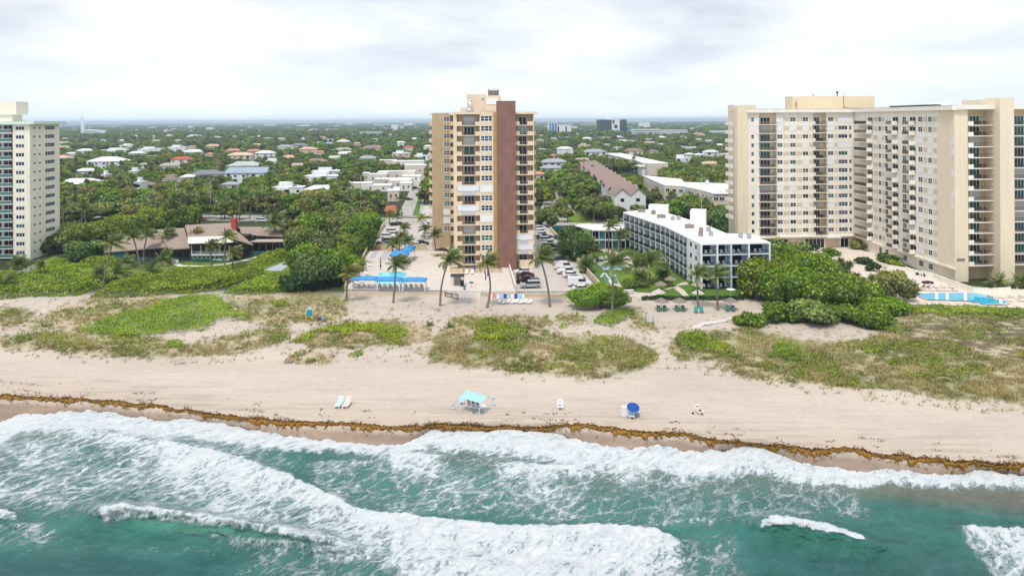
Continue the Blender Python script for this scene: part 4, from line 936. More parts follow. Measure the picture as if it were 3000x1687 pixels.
def picket(pts, h, z0, label, name='picket_fence', m=None, step=.32, post=2.4, cat='fence', bars=True):
    t = thing(name, label, cat, (pts[0][0], pts[0][1], z0)); t['_o'] = tuple(t.location); m = m or wht
    np_ = 0; ms = {}
    for i in range(len(pts)-1):
        f = FR(pts[i], pts[i+1]); n = max(1, round(f.len/post)); w = f.len/n
        if round(w, 2) not in ms:
            b = MB(); b.box(-.06, .06, -.06, .06, 0, h+.1); b.box(-.08, .08, -.08, .08, h+.1, h+.14); pm = b.mesh('fence_post', m)
            b = MB(); b.box(.07, w-.07, -.03, .03, h-.08, h); b.box(.07, w-.07, -.03, .03, .05, .13)
            k = max(2, int(w/step))
            if bars:
                for j in range(1, k): x = w*j/k; b.box(x-.025, x+.025, -.02, .02, .13, h-.08)
            ms[round(w, 2)] = (pm, b.mesh('fence_panel', m))
        pm, fm = ms[round(w, 2)]
        for j in range(n+(i == len(pts)-2)):
            P = f.P(j*w, 0, 0); o = t.location
            inst('post', pm, t, (P[0]-o[0], P[1]-o[1], 0), f.rz)
            if j < n: inst('rail_panel', fm, t, (P[0]-o[0], P[1]-o[1], 0), f.rz)
    return t
picket([at(1011,846.5,DZ)[:2], at(1304,850.5,DZ)[:2]], 1.15, DZ, 'white picket fence along the beach edge of the pool terrace')
picket([at(1304,852,DZ)[:2], at(1340,853,DZ)[:2], at(1510,856,DZ)[:2]], 1.1, DZ-.2, 'white rail fence between the gate and the car park')
picket([at(1511,862,.3)[:2], at(1735,862,.3)[:2]], 1.1, .25, 'white rail fence across the beach end of the car park')
wall_obj('retaining_wall', [at(1420,868)[:2], at(1735,869)[:2]], .45, .25, tanw, 'low tan wall below the rail fence at the car park end', 'wall')
wall_obj('divider_wall', [at(1510,853)[:2], at(1486,771)[:2]], 1.6, .2, mat('white_wall', (.74,.70,.64), .85, .05), 'white wall dividing the pool terrace from the car park', 'wall')
wall_obj('boundary_wall', [at(1757,846)[:2], at(1612,676)[:2]], 1.5, .25, mat('tan_boundary', (.56,.47,.38), .9, .1, .5), 'long tan wall between the parked cars and the hotel garden', 'wall')
wall_obj('boundary_wall', [at(1013,846)[:2], at(1050,790)[:2], at(1084,722)[:2], at(1127,660)[:2]], 1.5, .25, mat('tan_boundary', 0), 'long pale wall between the sea grape thicket and the terrace', 'wall')
wall_obj('garden_wall', [at(1087,731)[:2], at(1149,731)[:2]], 1.6, .3, tanw, 'low tan wall behind the two shuffleboard lanes', 'wall'); wall_obj('garden_wall', [at(1206,731)[:2], at(1250,731)[:2]], 1.7, .3, tanw, 'short tan wall to the right of the blue pavilion', 'wall')
for i, (a, c) in enumerate(((1316,1358),(1360,1408),(1408,1440),(1440,1466))):
    p, q = at(a, 798, DZ), at(c, 799, DZ); f = FR(p, q); t = thing('planter', ['tan planter wall left of the loungers at the tower foot', 'tan planter wall behind the two white loungers', 'tan planter wall behind the folded blue umbrellas', 'tan planter wall beside the brown brick pier'][i], 'planter', (p[0], p[1], DZ), group='planters at the foot of the brick tower'); t['_o'] = tuple(t.location)
    b = MB(); f.box(b, .05, f.len-.05, -1.2, 0, DZ, DZ+1.15); b.build('planter_box', tanw, t)
    b = MB(); f.box(b, .2, f.len-.2, -1.05, -.15, DZ+1.15, DZ+1.2); b.build('soil', mat('planter_soil', (.07,.08,.03), .9, .3, 2), t)
wall_obj('garden_wall', [at(1263,757)[:2], at(1320,757)[:2]], 1.4, .3, tanw, 'tan wall under the dark hedge beside the tower', 'wall')
# shuffleboard lanes
for i, q in enumerate((((1084,752),(1098,735),(1108,735),(1098,754)), ((1112,757),(1127,736),(1140,736),(1128,759)))):
    sheet('court', [(x, y) for x, y in q], mat('court_blue', (.36,.45,.52), .8, .05), z=DZ+.01+i*.002, label='grey blue shuffleboard lane '+('nearer the long wall' if i == 0 else 'nearer the blue pavilion'))
    cx_, cy2 = sum(p[0] for p in q)/4, sum(p[1] for p in q)/4
    sheet('court', [(cx_+(x-cx_)*1.2, cy2+(y-cy2)*1.2) for x, y in q], mat('court_red', (.55,.33,.30), .8, .05), z=DZ+.004)
# pools
watr = mat('pool_water', (.16,.62,.66), .06, .1, .6, spec=.6, coord='World'); watr2 = mat('pool_water_blue', (.03,.45,.68), .06, .18, .9, spec=.6, coord='World')
pc = mat('pool_coping', (.70,.66,.60), .8, .05)
def pool(px, z, m, label, lanes=()):
    t = thing('swimming_pool', label, 'swimming pool', at(*px[0], z)); t['_o'] = tuple(t.location)
    P = [at(x, y, z)[:2] for x, y in px]; c = (sum(p[0] for p in P)/len(P), sum(p[1] for p in P)/len(P))
    Q = [(c[0]+(p[0]-c[0])*1.04+.0, c[1]+(p[1]-c[1])*1.06) for p in P]
    b = MB(); n = len(P)
    for i in range(n):
        j = (i+1) % n; b.face([(*Q[i], z+.03), (*Q[j], z+.03), (*P[j], z+.03), (*P[i], z+.03)])
    b.build('coping', pc, t); b = MB()
    for i in range(n):
        j = (i+1) % n; b.face([(*P[i], z+.03), (*P[j], z+.03), (*P[j], z-.0), (*P[i], z-.0)])
    b.build('tile_band', mat('tile_band', (.05,.22,.36), .4, .1), t)
    b = MB(); b.face([(*p, z+.008) for p in P]); o = b.build('water', m, t)
    for a, c_ in lanes:
        p, q = at(*a, z+.05), at(*c_, z+.05); f = FR(p, q); b = MB(); f.box(b, 0, f.len, -.28, .28, z+.04, z+.14); b.build('walkway', wht, t)
    return t
pool([(1105,800),(1125,797),(1128,795),(1172,795),(1180,798),(1192,800),(1182,833),(1095,833)], DZ+.0, watr, 'pale turquoise swimming pool behind the blue canopies')
pool([(2677,860),(2744,858),(2850,857.5),(2872,860),(2958,885),(2940,891),(2885,890),(2830,880),(2720,877)], .3, watr2, 'large bright blue angular pool in front of the cream tower', [((2744,877),(2744,859)),((2775,878),(2775,859)),((2828,880),(2828,858)),((2932,889),(2932,877))])
pool([(1752,772),(1800,770),(1830,780),(1820,790),(1770,790)], .28, mat('pool_water_pale', (.25,.50,.60), .1, .1, coord='World'), 'small garden pool behind the hotel palms')
picket([at(2540,905)[:2], at(2760,908)[:2], at(3000,918)[:2], at(3250,930)[:2]], 1.1, 0, 'thin dark fence between the pool terrace and the dune scrub', 'metal_fence', mat('grey_green_metal', (.16,.18,.16), .6, .1), .5, 2.8)
# ---- blue canopies
bluec = mat('blue_canvas', (.05,.27,.58), .7, .16, 1.4, fine=.1)
def canopy(px0, px1, py, zc, depth, label, rise=.5, posts=True, zb_=DZ, name='canopy', m=None):
    m = m or bluec; P0, P1 = at(px0, py, zc), at(px1, py, zc); f = FR(P0, P1); Lf = f.len
    t = thing(name, label, 'canopy', (P0[0], P0[1], zb_), group=None); t['_o'] = tuple(t.location)
    g = 1.3; P = f.P; b = MB(); nx, ny = 10, 5
    def hh(a, d): return zc+rise*min(1, min(a, Lf-a)/g, min(d, depth-d)/(depth*.45))+.03*sin(a*3.1)*cos(d*2)
    A = [0, g*.5, g]+[g+(Lf-2*g)*i/nx for i in range(1, nx)]+[Lf-g, Lf-g*.5, Lf]; D = [0, depth*.22, depth*.45, depth*.55, depth*.78, depth]
    for i in range(len(A)-1):
        for j in range(len(D)-1):
            b.face([P(a, -d, hh(a, d)) for a, d in ((A[i], D[j]), (A[i+1], D[j]), (A[i+1], D[j+1]), (A[i], D[j+1]))])
    b.build('roof_cloth', m, t, smooth=False); b = MB()
    f.box(b, 0, Lf, -.02, .02, zc-.28, zc); f.box(b, 0, Lf, -depth-.02, -depth+.02, zc-.28, zc); f.box(b, -.02, .02, -depth, 0, zc-.28, zc); f.box(b, Lf-.02, Lf+.02, -depth, 0, zc-.28, zc)
    b.build('valance', m, t)
    for a in (.25, Lf-.25):
        for d in (.25, depth-.25): b = MB(); f.box(b, a-.08, a+.08, -d-.08, -d+.08, zb_, zc-.05); b.build('post', wht, t)
    return t
canopy(1026, 1101, 818, 3.3, 3.0, 'blue fabric canopy at the left end of the poolside row')
canopy(1101, 1173, 820.5, 3.3, 3.0, 'middle blue fabric canopy over the pool edge')
canopy(1175, 1247, 822, 3.3, 3.0, 'blue fabric canopy at the right end of the poolside row')
canopy(1139, 1194, 747, 3.5, 3.6, 'blue canopy roof of the poolside bar, nearer the pool', .9); canopy(1178, 1207, 734.5, 3.9, 6.5, 'small blue canopy behind the poolside bar', 1.2)
t = thing('bar_hut', 'dark walled bar under the blue pavilion roof', 'bar', at(1145, 768, DZ)); t['_o'] = tuple(t.location); f = FR(at(1145,768,DZ), at(1190,768,DZ)); b = MB()
f.box(b, .2, f.len-.2, -4, -3.6, DZ, DZ+2.4); f.box(b, .0, .25, -3.6, -.4, DZ, DZ+1.0); f.box(b, .3, f.len-.3, -.7, -.4, DZ, DZ+.9); b.build('counter', mat('bar_brown', (.17,.13,.10), .8, .15), t)
# barbecue screen on the terrace
t = thing('tiki_screen', 'small white hut front with a square black maze pattern', 'screen', at(1340, 838, DZ)); t['_o'] = tuple(t.location); f = FR(at(1330,838,DZ), at(1350,838,DZ))
b = MB(); f.box(b, -.7, f.len+.7, -1.2, 0, DZ, DZ+2.3); b.build('wall', mat('hut_cream', (.62,.58,.52), .8, .05), t)
b = MB(); f.box(b, -.8, f.len+.8, -1.4, .1, DZ+2.3, DZ+2.7); b.build('roof', darkm, t)
b = MB(); w = f.len; f.box(b, 0, w, .01, .05, DZ+.2, DZ+2.2); b.build('panel', mat('maze_dark', (.09,.09,.08), .7, .1), t)
b = MB()
for r in (.15, .42, .68):
    a0, a1, z0, z1 = r*w/2, w-r*w/2, DZ+.2+r, DZ+2.2-r
    f.box(b, a0, a1, .051, .07, z0, z0+.05); f.box(b, a0, a1, .051, .07, z1-.05, z1); f.box(b, a0, a0+.05, .051, .07, z0+.05, z1-.05); f.box(b, a1-.05, a1, .051, .07, z0+.05, z1-.05)
b.build('maze_line', mat('maze_line', (.35,.35,.32), .7, 0), t)['kind'] = 'stuff'
# gate down to the sand
picket([at(1304,868)[:2], at(1342,877)[:2]], 1.0, 0, 'dark slanting handrail beside the beach gate', 'handrail', darkm, .25, 1.8, 'handrail')
picket([at(1345,882)[:2], at(1405,882)[:2]], 1.5, 0, 'white double gate on the sand below the terrace', 'beach_gate', wht, .3, 1.7, 'gate')
wall_obj('gate_wall', [at(1342,868)[:2], at(1409,868)[:2]], 1.3, .3, mat('white_wall', 0), 'white wall behind the double beach gate', 'wall')
t = sheet('beach_mat', [(1357,884),(1374,884),(1360,910),(1346,910)], mat('grey_mat', (.38,.39,.41), .9, .12, 2), label='grey roll-out mat leading from the gate onto the sand')

# ================================================================ the teal beach restaurant with brown shake roofs
shake = mat('shake_roof', (.31,.24,.20), .95, .16, 1.3, fine=.35, stretch=(1, 1, 3)); teal_w = mat('teal_boards', (.035,.13,.15), .8, .2, .8, stretch=(1, 1, 6)); dkw = mat('dark_timber', (.035,.028,.024), .8, .3)
R1 = thing('beach_restaurant', 'teal timber restaurant with brown shake roofs and a red chimney behind the green hedges', 'restaurant', (*atY(600, 740, 208)[:2], 0)); R1['_o'] = tuple(R1.location)
def roofq(c, parent=R1, m=shake, th=.3, back=None, name='roof'):
    P = [atY(*q) for q in c]      # far-left, far-right, near-right, near-left
    b = MB(); b._hex([(x, y, z-th) for x, y, z in (P[3], P[2], P[1], P[0])]+[(x, y, z) for x, y, z in (P[3], P[2], P[1], P[0])])
    if back:
        Q = [(P[0][0], P[0][1]+back, P[0][2]-back*.4), (P[1][0], P[1][1]+back, P[1][2]-back*.4)]
        b._hex([(x, y, z-th) for x, y, z in (P[0], P[1], Q[1], Q[0])]+[(x, y, z+.005) for x, y, z in (P[0], P[1], Q[1], Q[0])])
    return b.build(name, m, parent)
roofq([(356,692,214),(470,684,214),(492,722,204),(305,738,204)], back=8); roofq([(440,684,215.5),(520,676,215.5),(522,692,210),(440,700,210)], back=6)
roofq([(459,672,213),(540,667,213),(556,725,202),(496,729,202)], back=8); roofq([(542,659,213),(678,652,213),(678,697,201),(553,702,201)], back=10)
roofq([(678,652,213),(690,674,209),(742,716,200),(678,697,201)], m=shake); roofq([(699,664,222),(840,664,222),(827,691,214),(709,687,214)], back=8)
roofq([(729,701,214),(846,699,214),(846,706,211),(730,707,211)], m=mat('tan_flat_roof', (.50,.42,.33), .9, .1)); roofq([(550,694,202.5),(680,690,202.5),(684,709,197),(550,713,197)], m=mat('awning_cloth', (.62,.61,.57), .8, .06), th=.12, name='awning')
def blk(x0, x1, Y0, D, z0, z1, m, name='wall'):
    p, q = atY(x0, 740, Y0), atY(x1, 740, Y0); f = FR(p, q); b = MB(); f.box(b, 0, f.len, -D, 0, z0, z1); o = b.build(name, m, R1); return f
f_ = blk(308, 372, 204.5, 8, 0, 2.6, teal_w); f_ = blk(372, 553, 205.2, 8, 0, 3.0, dkw)
for i in range(11): box_mesh(f_, R1, 'timber_post', mat('timber_post', (.13,.09,.07), .8, .2), [(i*1.6+.3, i*1.6+.45, 0.01, .2, .5, 2.9)])
f_ = blk(372, 553, 204.6, 1.2, 0, .55, teal_w, 'deck'); f_ = blk(553, 700, 203, 10, 0, 6.0, dkw); f_ = blk(700, 742, 212, 10, 0, 5.4, dkw); f_ = blk(742, 830, 215, 10, 0, 5.2, dkw)
f_ = blk(715, 757, 214.4, .5, 2.9, 4.8, teal_w); f_ = blk(700, 846, 211, 1.4, 0, .8, teal_w, 'deck')
for i in range(8): box_mesh(FR(atY(700,740,211), atY(846,740,211)), R1, 'timber_post', mat('timber_post', 0), [(i*2+.2, i*2+.36, 0.02, .2, .8, 3.2)])
f_ = blk(561, 668, 199.5, 3.4, 0, 2.2, teal_w, 'bar_front'); f_ = blk(560, 672, 198.6, 4, 2.2, 2.45, wht, 'deck')
railing(f_, .2, f_.len-.2, 2.45, .95, -.1, R1, wht, .5)
for i in range(9): win(f_, .8+i*1.25, 1.55, 1.0, .85, 1, 1, black_in, R1, -.75, .1)
for i in range(5): box_mesh(f_, R1, 'post', wht, [(i*(f_.len-.2)/4, i*(f_.len-.2)/4+.14, -.2, -.06, 2.45, 5.0)])
for i, (a, c, zz0, zz1) in enumerate(((.50,.545,.75,1.15),(.57,.62,.9,1.15),(.64,.66,.78,1.1),(.68,.80,.98,1.15),(.67,.83,.74,.88),(.85,.89,.95,1.15),(.91,.94,.75,1.1))): box_mesh(f_, R1, 'sign_mark', mat('mint_paint', (.50,.72,.68), .7, .1), [(f_.len*a, f_.len*c, .0, .04, zz0, zz1)])
p, q = atY(677, 700, 209), atY(690, 700, 209); b = MB(); f = FR(p, q); f.box(b, 0, f.len, -1.3, 0, 4, 10.8); f.box(b, -.08, f.len+.08, -1.38, .08, 10.8, 11.1); b.build('chimney', mat('red_brick', (.40,.065,.05), .85, .15, 2, fine=.2), R1)
wall_obj('screen_fence', [atY(238,770,203)[:2], atY(308,745,206)[:2]], 1.8, .12, mat('turquoise_screen', (.07,.24,.28), .8, .15, 1), 'turquoise screen fence at the left end of the restaurant', 'fence')
picket([XY(-60,805), XY(58,806), XY(96,790), XY(120,780)], 1.1, 0, 'white rail fence round the lawn of the cream tower')
p = at(222,762); t = thing('white_post', 'white square post beside the grey ramp rail left of the restaurant', 'post', p); t['_o'] = tuple(p); MB().box(p[0]-.17, p[0]+.17, p[1]-.17, p[1]+.17, 0, 1.8).build('post_body', wht, t)
# ================================================================ houses and blocks of the town
ROOF = {'white': (.72,.73,.74), 'grey': (.33,.34,.36), 'slate': (.19,.20,.23), 'blue': (.30,.36,.43), 'tan': (.40,.33,.26), 'brown': (.27,.19,.15), 'terra': (.55,.24,.15), 'red': (.45,.11,.06), 'salmon': (.60,.36,.27), 'peach': (.62,.45,.34), 'orange': (.62,.28,.12), 'palegreen': (.42,.46,.42)}
WALLC = {'w': (.76,.76,.76), 'c': (.70,.63,.52), 'p': (.66,.52,.45), 'g': (.5,.52,.52)}
WORDS = {'white': 'white', 'grey': 'grey', 'slate': 'slate grey', 'blue': 'blue grey', 'tan': 'tan', 'brown': 'brown', 'terra': 'terracotta', 'red': 'red tiled', 'salmon': 'salmon pink', 'peach': 'peach', 'orange': 'orange', 'palegreen': 'pale green grey'}
KEEP = []   # picture regions (x0, x1, y0, y1, distance) where roofs must stay in view
_hm = {}
wshared = {}
def house(px, py, wpx, roof, kind='hip', wall='w', storeys=1, label=None, yaw=None, depth=None, random_one=False, group=None):
    x, y, _ = at(px, py); w = wpx*y/F; d = depth or max(7, w*.55); h = 3.1*storeys+.3; yaw = (G+rnd.uniform(-.15, .15)) if yaw is None else yaw
    t = thing('house', label, 'house', (x, y, 0), yaw, group)
    key = (round(w), round(d), storeys, roof, kind, wall)
    if key not in _hm:
        ms = []
        b = MB(); b.box(-w/2, w/2, 0, d, 0, h)
        if not random_one and w > 14: b.box(-w*.32, w*.05, -2.2, -.01, 0, h*.96)
        ms.append(('wall', b.mesh('wall', mat('house_wall_'+wall, WALLC[wall], .85, .06, .2))))
        b = MB(); o = .6; rm = mat('house_roof_'+roof, ROOF[roof], .85, .14, .5, fine=.15)
        if kind == 'hip' or kind == 'gable':
            rh = min(w, d)*.22; r = min(w, d)/2 if kind == 'hip' else -o*.2; A = [(-w/2-o, -o), (w/2+o, -o), (w/2+o, d+o), (-w/2-o, d+o)]
            if w >= d: R_ = [(-w/2+r, d/2), (w/2-r, d/2)]
            else: R_ = [(0, r), (0, d-r)]
            a0, a1, a2, a3 = [(*p, h) for p in A]; r0, r1 = [(*p, h+rh) for p in R_]
            if w >= d: b.face([a0, a1, r1, r0]); b.face([a2, a3, r0, r1]); b.face([a1, a2, r1]); b.face([a3, a0, r0])
            else: b.face([a0, a1, r0]); b.face([a2, a3, r1]); b.face([a1, a2, r1, r0]); b.face([a3, a0, r0, r1])
            b.face([a3, a2, a1, a0])
            if not random_one and w > 14:
                q = [(-w*.34-o, -2.8, h-.02), (w*.07+o, -2.8, h-.02), (w*.07+o, d*.4, h-.02), (-w*.34-o, d*.4, h-.02)]; c0, c1 = (-w*.135, -.4, h+rh*.62), (-w*.135, d*.4, h+rh*.62)
                b.face([q[0], q[1], c0]); b.face([q[1], q[2], c1, c0]); b.face([q[3], q[0], c0, c1])
        else:
            b.box(-w/2-.25, w/2+.25, -.25, d+.25, h, h+.35)
            if not random_one: b.box(-w*.3, w*.12, d*.3, d*.75, h+.351, h+2.6); b.box(w*.25, w*.3, d*.5, d*.6, h+.351, h+1.2)
            else: b.box(-w*.1, w*.05, d*.4, d*.6, h+.351, h+1.0)
        ms.append(('roof', b.mesh('roof', rm))); _hm[key] = ms
    for n_, me in _hm[key]: inst(n_, me, t)
    if y < 760:
        n = max(2, int(w/5.5))
        if 'hw' not in wshared:
            b = MB(); b.box(-.8, .8, -.06, .02, -.65, .65); wshared['hw'] = b.mesh('window', GL[0])
            b = MB(); b.box(-1.3, 1.3, -.06, .02, -1.1, 1.1); wshared['hd'] = b.mesh('glass_door', GL[1])
        for s_ in range(storeys):
            for i in range(n):
                xx = -w/2+w*(i+.5)/n
                yy = -2.21 if (not random_one and w > 14 and -w*.32 < xx < w*.05) else 0
                inst('window', wshared['hd' if (i+s_) % 3 == 1 else 'hw'], t, (xx, yy-.01, 1.5+3.1*s_))
    p0 = proj(x, y, 0); p1 = proj(x, y+d*.6, h+min(w, d)*.2)
    if random_one: KEEP.append((px-wpx*.25, px+wpx*.25, p1[1]+1, p1[1]+(p0[1]-p1[1])*.3, y, x, w, d))
    else: KEEP.append((px-wpx*.45, px+wpx*.45, p1[1]-1, p1[1]+(p0[1]-p1[1])*.62, y, x, w, d))
    return t
def Z2(x, y): return 200+x/3.814, 340+y/3.814
def Z4(x, y): return 800+x/3.814, 340+y/3.814
def Z5(x, y): return 1540+x/4.025, 320+y/4.025
HL = [
 (Z2, 410, 590, 390, 'white', 'hip', 'w', 2, 'large white two-storey house with pale hipped roof left of the red roofed villa'),
 (Z2, 185, 660, 215, 'white', 'hip', 'w', 1, 'low pale roofed bungalow in the trees above the restaurant hedge'),
 (Z2, 1262, 560, 215, 'red', 'hip', 'w', 2, 'white villa with bright red tiled roof'), (Z2, 1120, 600, 250, 'tan', 'hip', 'w', 1, 'tan roofed house just left of the red roofed villa'),
 (Z2, 835, 585, 120, 'tan', 'hip', 'w', 1, 'small tan roofed house behind a palm'), (Z2, 1540, 705, 370, 'slate', 'hip', 'c', 1, 'slate grey roofed house beside the big blue grey roof'),
 (Z2, 1975, 745, 470, 'blue', 'gable', 'w', 2, 'largest white house with a wide blue grey roof'), (Z2, 1905, 510, 260, 'peach', 'hip', 'c', 2, 'two-storey house with pale pink roof'),
 (Z2, 2195, 480, 210, 'white', 'hip', 'w', 2, 'white roofed house with dark window band'), (Z2, 1835, 415, 175, 'terra', 'hip', 'c', 1, 'terracotta roofed house in the middle distance'),
 (Z2, 2060, 420, 160, 'terra', 'hip', 'p', 1, 'pink walled house with terracotta roof'), (Z2, 1600, 360, 175, 'salmon', 'hip', 'c', 1, 'salmon roofed house among trees'),
 (Z2, 1390, 430, 210, 'white', 'hip', 'w', 1, 'white roofed bungalow above the red roofed villa'), (Z2, 1375, 365, 90, 'orange', 'hip', 'c', 1, 'small orange roofed house'),
 (Z2, 1570, 455, 75, 'orange', 'hip', 'c', 1, 'little orange roof between dark trees'), (Z2, 900, 425, 250, 'white', 'flat', 'w', 2, 'white flat roofed modern villa with glass front'),
 (Z2, 520, 410, 380, 'white', 'flat', 'w', 1, 'long low white roofed building'), (Z2, 650, 350, 180, 'white', 'flat', 'w', 1, 'white flat block behind the long low building'),
 (Z2, 1205, 400, 200, 'white', 'flat', 'w', 2, 'white modern house with terrace'), (Z2, 175, 415, 170, 'white', 'hip', 'w', 1, 'white roof at the left behind tall trees'),
 (Z2, 30, 450, 110, 'white', 'hip', 'w', 1, 'white roofed house next to the left tower'), (Z2, 390, 770, 55, 'white', 'flat', 'w', 2, 'narrow white gable in the trees'),
 (Z2, 740, 668, 135, 'white', 'flat', 'w', 1, 'small flat white roof in dark trees'), (Z2, 1140, 765, 230, 'tan', 'flat', 'c', 1, 'long low tan roofed building'),
 (Z2, 880, 830, 140, 'brown', 'hip', 'p', 1, 'pinkish brown roof near the coast road trees'), (Z2, 770, 870, 75, 'white', 'flat', 'w', 2, 'white house wall beside the pinkish brown roof'),
 (Z2, 1800, 830, 210, 'grey', 'hip', 'w', 1, 'low white house below the blue grey roof'), (Z2, 1330, 735, 160, 'white', 'hip', 'w', 1, 'pale roof below the slate roofed house'),
 (Z2, 2420, 860, 270, 'white', 'flat', 'w', 1, 'white flat building with reddish end wall near the road'), (Z2, 1950, 600, 370, 'palegreen', 'hip', 'w', 1, 'long pale roof behind palms'),
 (Z2, 830, 215, 200, 'white', 'flat', 'c', 1, 'distant long pale roof below the skyline'), (Z2, 1135, 245, 110, 'white', 'flat', 'w', 2, 'distant white block with stepped roof'),
 (Z2, 1400, 250, 200, 'white', 'flat', 'w', 2, 'distant white school-like block'), (Z2, 1350, 200, 85, 'terra', 'hip', 'c', 1, 'distant terracotta roof above the white block'),
 (Z2, 600, 290, 80, 'white', 'hip', 'w', 1, 'distant small white roof'), (Z2, 385, 285, 80, 'blue', 'hip', 'w', 1, 'distant small bluish roof'), (Z2, 200, 310, 30, 'red', 'hip', 'w', 1, 'tiny distant red roof'),
 (Z4, 390, 430, 200, 'salmon', 'hip', 'p', 2, 'pink two-storey house with salmon roof'), (Z4, 525, 430, 90, 'orange', 'hip', 'p', 1, 'orange roofed annex of the pink house'),
 (Z4, 290, 350, 190, 'slate', 'hip', 'g', 1, 'dark slate roofs behind the pink house'), (Z4, 130, 370, 190, 'grey', 'hip', 'w', 1, 'grey roofed house left of the pink house'), (Z4, 1105, 385, 260, 'brown', 'hip', 'p', 1, 'long brown roof in front of dark trees'),
 (Z4, 940, 325, 85, 'peach', 'hip', 'p', 1, 'small peach coloured house'), (Z4, 1420, 340, 105, 'white', 'hip', 'w', 2, 'white roofed house left of the red roofs'),
 (Z4, 1515, 400, 110, 'red', 'hip', 'p', 2, 'pink house with red orange roof by the tower'), (Z4, 1425, 485, 190, 'white', 'flat', 'p', 2, 'white townhouses with three red brown bays'),
 (Z4, 1045, 510, 230, 'grey', 'hip', 'w', 1, 'grey shingle roof behind the round dark tree'), (Z4, 600, 670, 340, 'white', 'flat', 'g', 1, 'long white flat roofed house with dark window band'), (Z4, 530, 730, 390, 'white', 'flat', 'w', 1, 'low white roof in front of the long flat house'),
 (Z4, 160, 870, 340, 'white', 'flat', 'w', 1, 'white flat building with red end near the road'), (Z4, 1650, 480, 160, 'white', 'flat', 'w', 1, 'white roofs beside the side street'), (Z4, 1725, 390, 90, 'white', 'hip', 'w', 2, 'white house touching the tower outline'),
 (Z4, 340, 270, 60, 'white', 'flat', 'w', 1, 'distant white roof left of the forest'),
 (Z5, 730, 365, 125, 'white', 'hip', 'w', 1, 'white roof below the black office block'), (Z5, 700, 450, 160, 'peach', 'flat', 'c', 1, 'cream house behind the grey house'), (Z5, 470, 530, 185, 'white', 'hip', 'w', 2, 'white house with pale roof left of the grey house'),
 (Z5, 825, 575, 265, 'grey', 'hip', 'w', 2, 'grey two-storey house with dark dormer'), (Z5, 1280, 560, 210, 'brown', 'hip', 'c', 2, 'cream villa with brown tiled roof'), (Z5, 1515, 525, 115, 'brown', 'hip', 'c', 1, 'brown roof right of the cream villa'),
 (Z5, 1200, 590, 115, 'peach', 'hip', 'p', 1, 'low peach roof before the cream villa'), (Z5, 335, 585, 85, 'terra', 'hip', 'c', 1, 'small terracotta roof among palms'), (Z5, 350, 670, 330, 'grey', 'hip', 'g', 1, 'long grey shingle roof behind the palms'),
 (Z5, 300, 745, 270, 'grey', 'hip', 'w', 1, 'lower grey shingle roof left of the white row'), (Z5, 1945, 570, 115, 'white', 'hip', 'w', 1, 'left white garden pavilion by the canal'), (Z5, 2055, 575, 95, 'white', 'hip', 'w', 1, 'middle white garden pavilion by the canal'), (Z5, 2200, 575, 170, 'white', 'hip', 'w', 2, 'largest white pavilion by the canal'),
 (Z5, 1850, 660, 200, 'white', 'flat', 'w', 2, 'white modern house with porthole windows'), (Z5, 140, 890, 190, 'terra', 'hip', 'p', 2, 'pink house with terracotta roof beside the tall tower'), (Z5, 2045, 310, 145, 'terra', 'hip', 'c', 1, 'distant wide terracotta roof'),
]
for fn, x, y, w, rf, kd, wl, st, lb in HL:
    px, py = fn(x, y); house(px, py, w/(4.025 if fn is Z5 else 3.814), rf, kd, wl, st, lb)
# blocks built up from boxes: (x0, x1, top y, base y) read off the photograph
def block(name, label, cat, x0, x1, yt, yb, m, depth=14, rows=0, cols=0, wm=None, extra=None, yaw=G):
    x, y, _ = at((x0+x1)/2, yb); w = (x1-x0)*y/F; h = CH-(yt-HY+TH*((x0+x1)/2-1500))*y/F
    t = thing(name, label, cat, (x, y, 0), yaw); b = MB(); b.box(-w/2, w/2, 0, depth, 0, h); inst('wall', b.mesh('wall', m), t)
    b = MB(); b.box(-w/2-.3, w/2+.3, -.3, depth+.3, h, h+.5); inst('roof', b.mesh('roof', mat('block_roof', (.75,.76,.78), .8, .05)), t)
    if rows:
        b = MB(); ww = w/cols*.55; hh = h/rows*.5; b.box(-ww/2, ww/2, -.12, .02, -hh/2, hh/2); me = b.mesh('window', wm or GL[0])
        for r in range(rows):
            for c in range(cols): inst('window', me, t, (-w/2+w*(c+.5)/cols, -.01, h*(r+.5)/rows))
    KEEP.append((x0-2, x1+2, yt-2, yb-(yb-yt)*.15, y, x, w, depth))
    return t, w, h
cw = mat('block_white', (.74,.76,.78), .8, .05); cc = mat('block_cream', (.64,.56,.47), .85, .06, .2)
# black glass office with a white centre
t, w, h = block('office_block', 'black glass office block with a white centre strip on the skyline', 'office building', 1755, 1837, 350.5, 391, mat('black_curtain', (.022,.026,.034), .4, .2, .3), 40)
b = MB(); b.box(-w*.05, w*.24, -1.2, -.02, 0, h+3); inst('centre_strip', b.mesh('centre_strip', cw), t); b = MB(); b.box(-w*.02, w*.05, -1.5, -1.21, h*.72, h*.98); b.box(w*.04, w*.16, -1.5, -1.21, h*.38, h*.62); b.box(w*.12, w*.19, -1.5, -1.21, h*.05, h*.25); inst('dark_glazing', b.mesh('dark_glazing', GL[0]), t)['kind'] = 'stuff'
b = MB()
for i in range(11): b.box(-w/2, -w*.06, -.3, -.02, h*(i+.3)/11, h*(i+.45)/11); b.box(w*.25, w/2, -.3, -.02, h*(i+.3)/11, h*(i+.45)/11)
inst('floor_band', b.mesh('floor_band', mat('band_grey', (.16,.17,.19), .6, .1)), t)['kind'] = 'stuff'
MB_ = MB(); MB_.box(-w*.17, w*.1, 4, 20, h+.5, h+5.5); inst('roof_room', MB_.mesh('roof_room', cw), t)
t, w, h = block('office_block', 'small white office block with vertical blue glass stripes', 'office building', 1607, 1633, 360, 390, cw, 20)
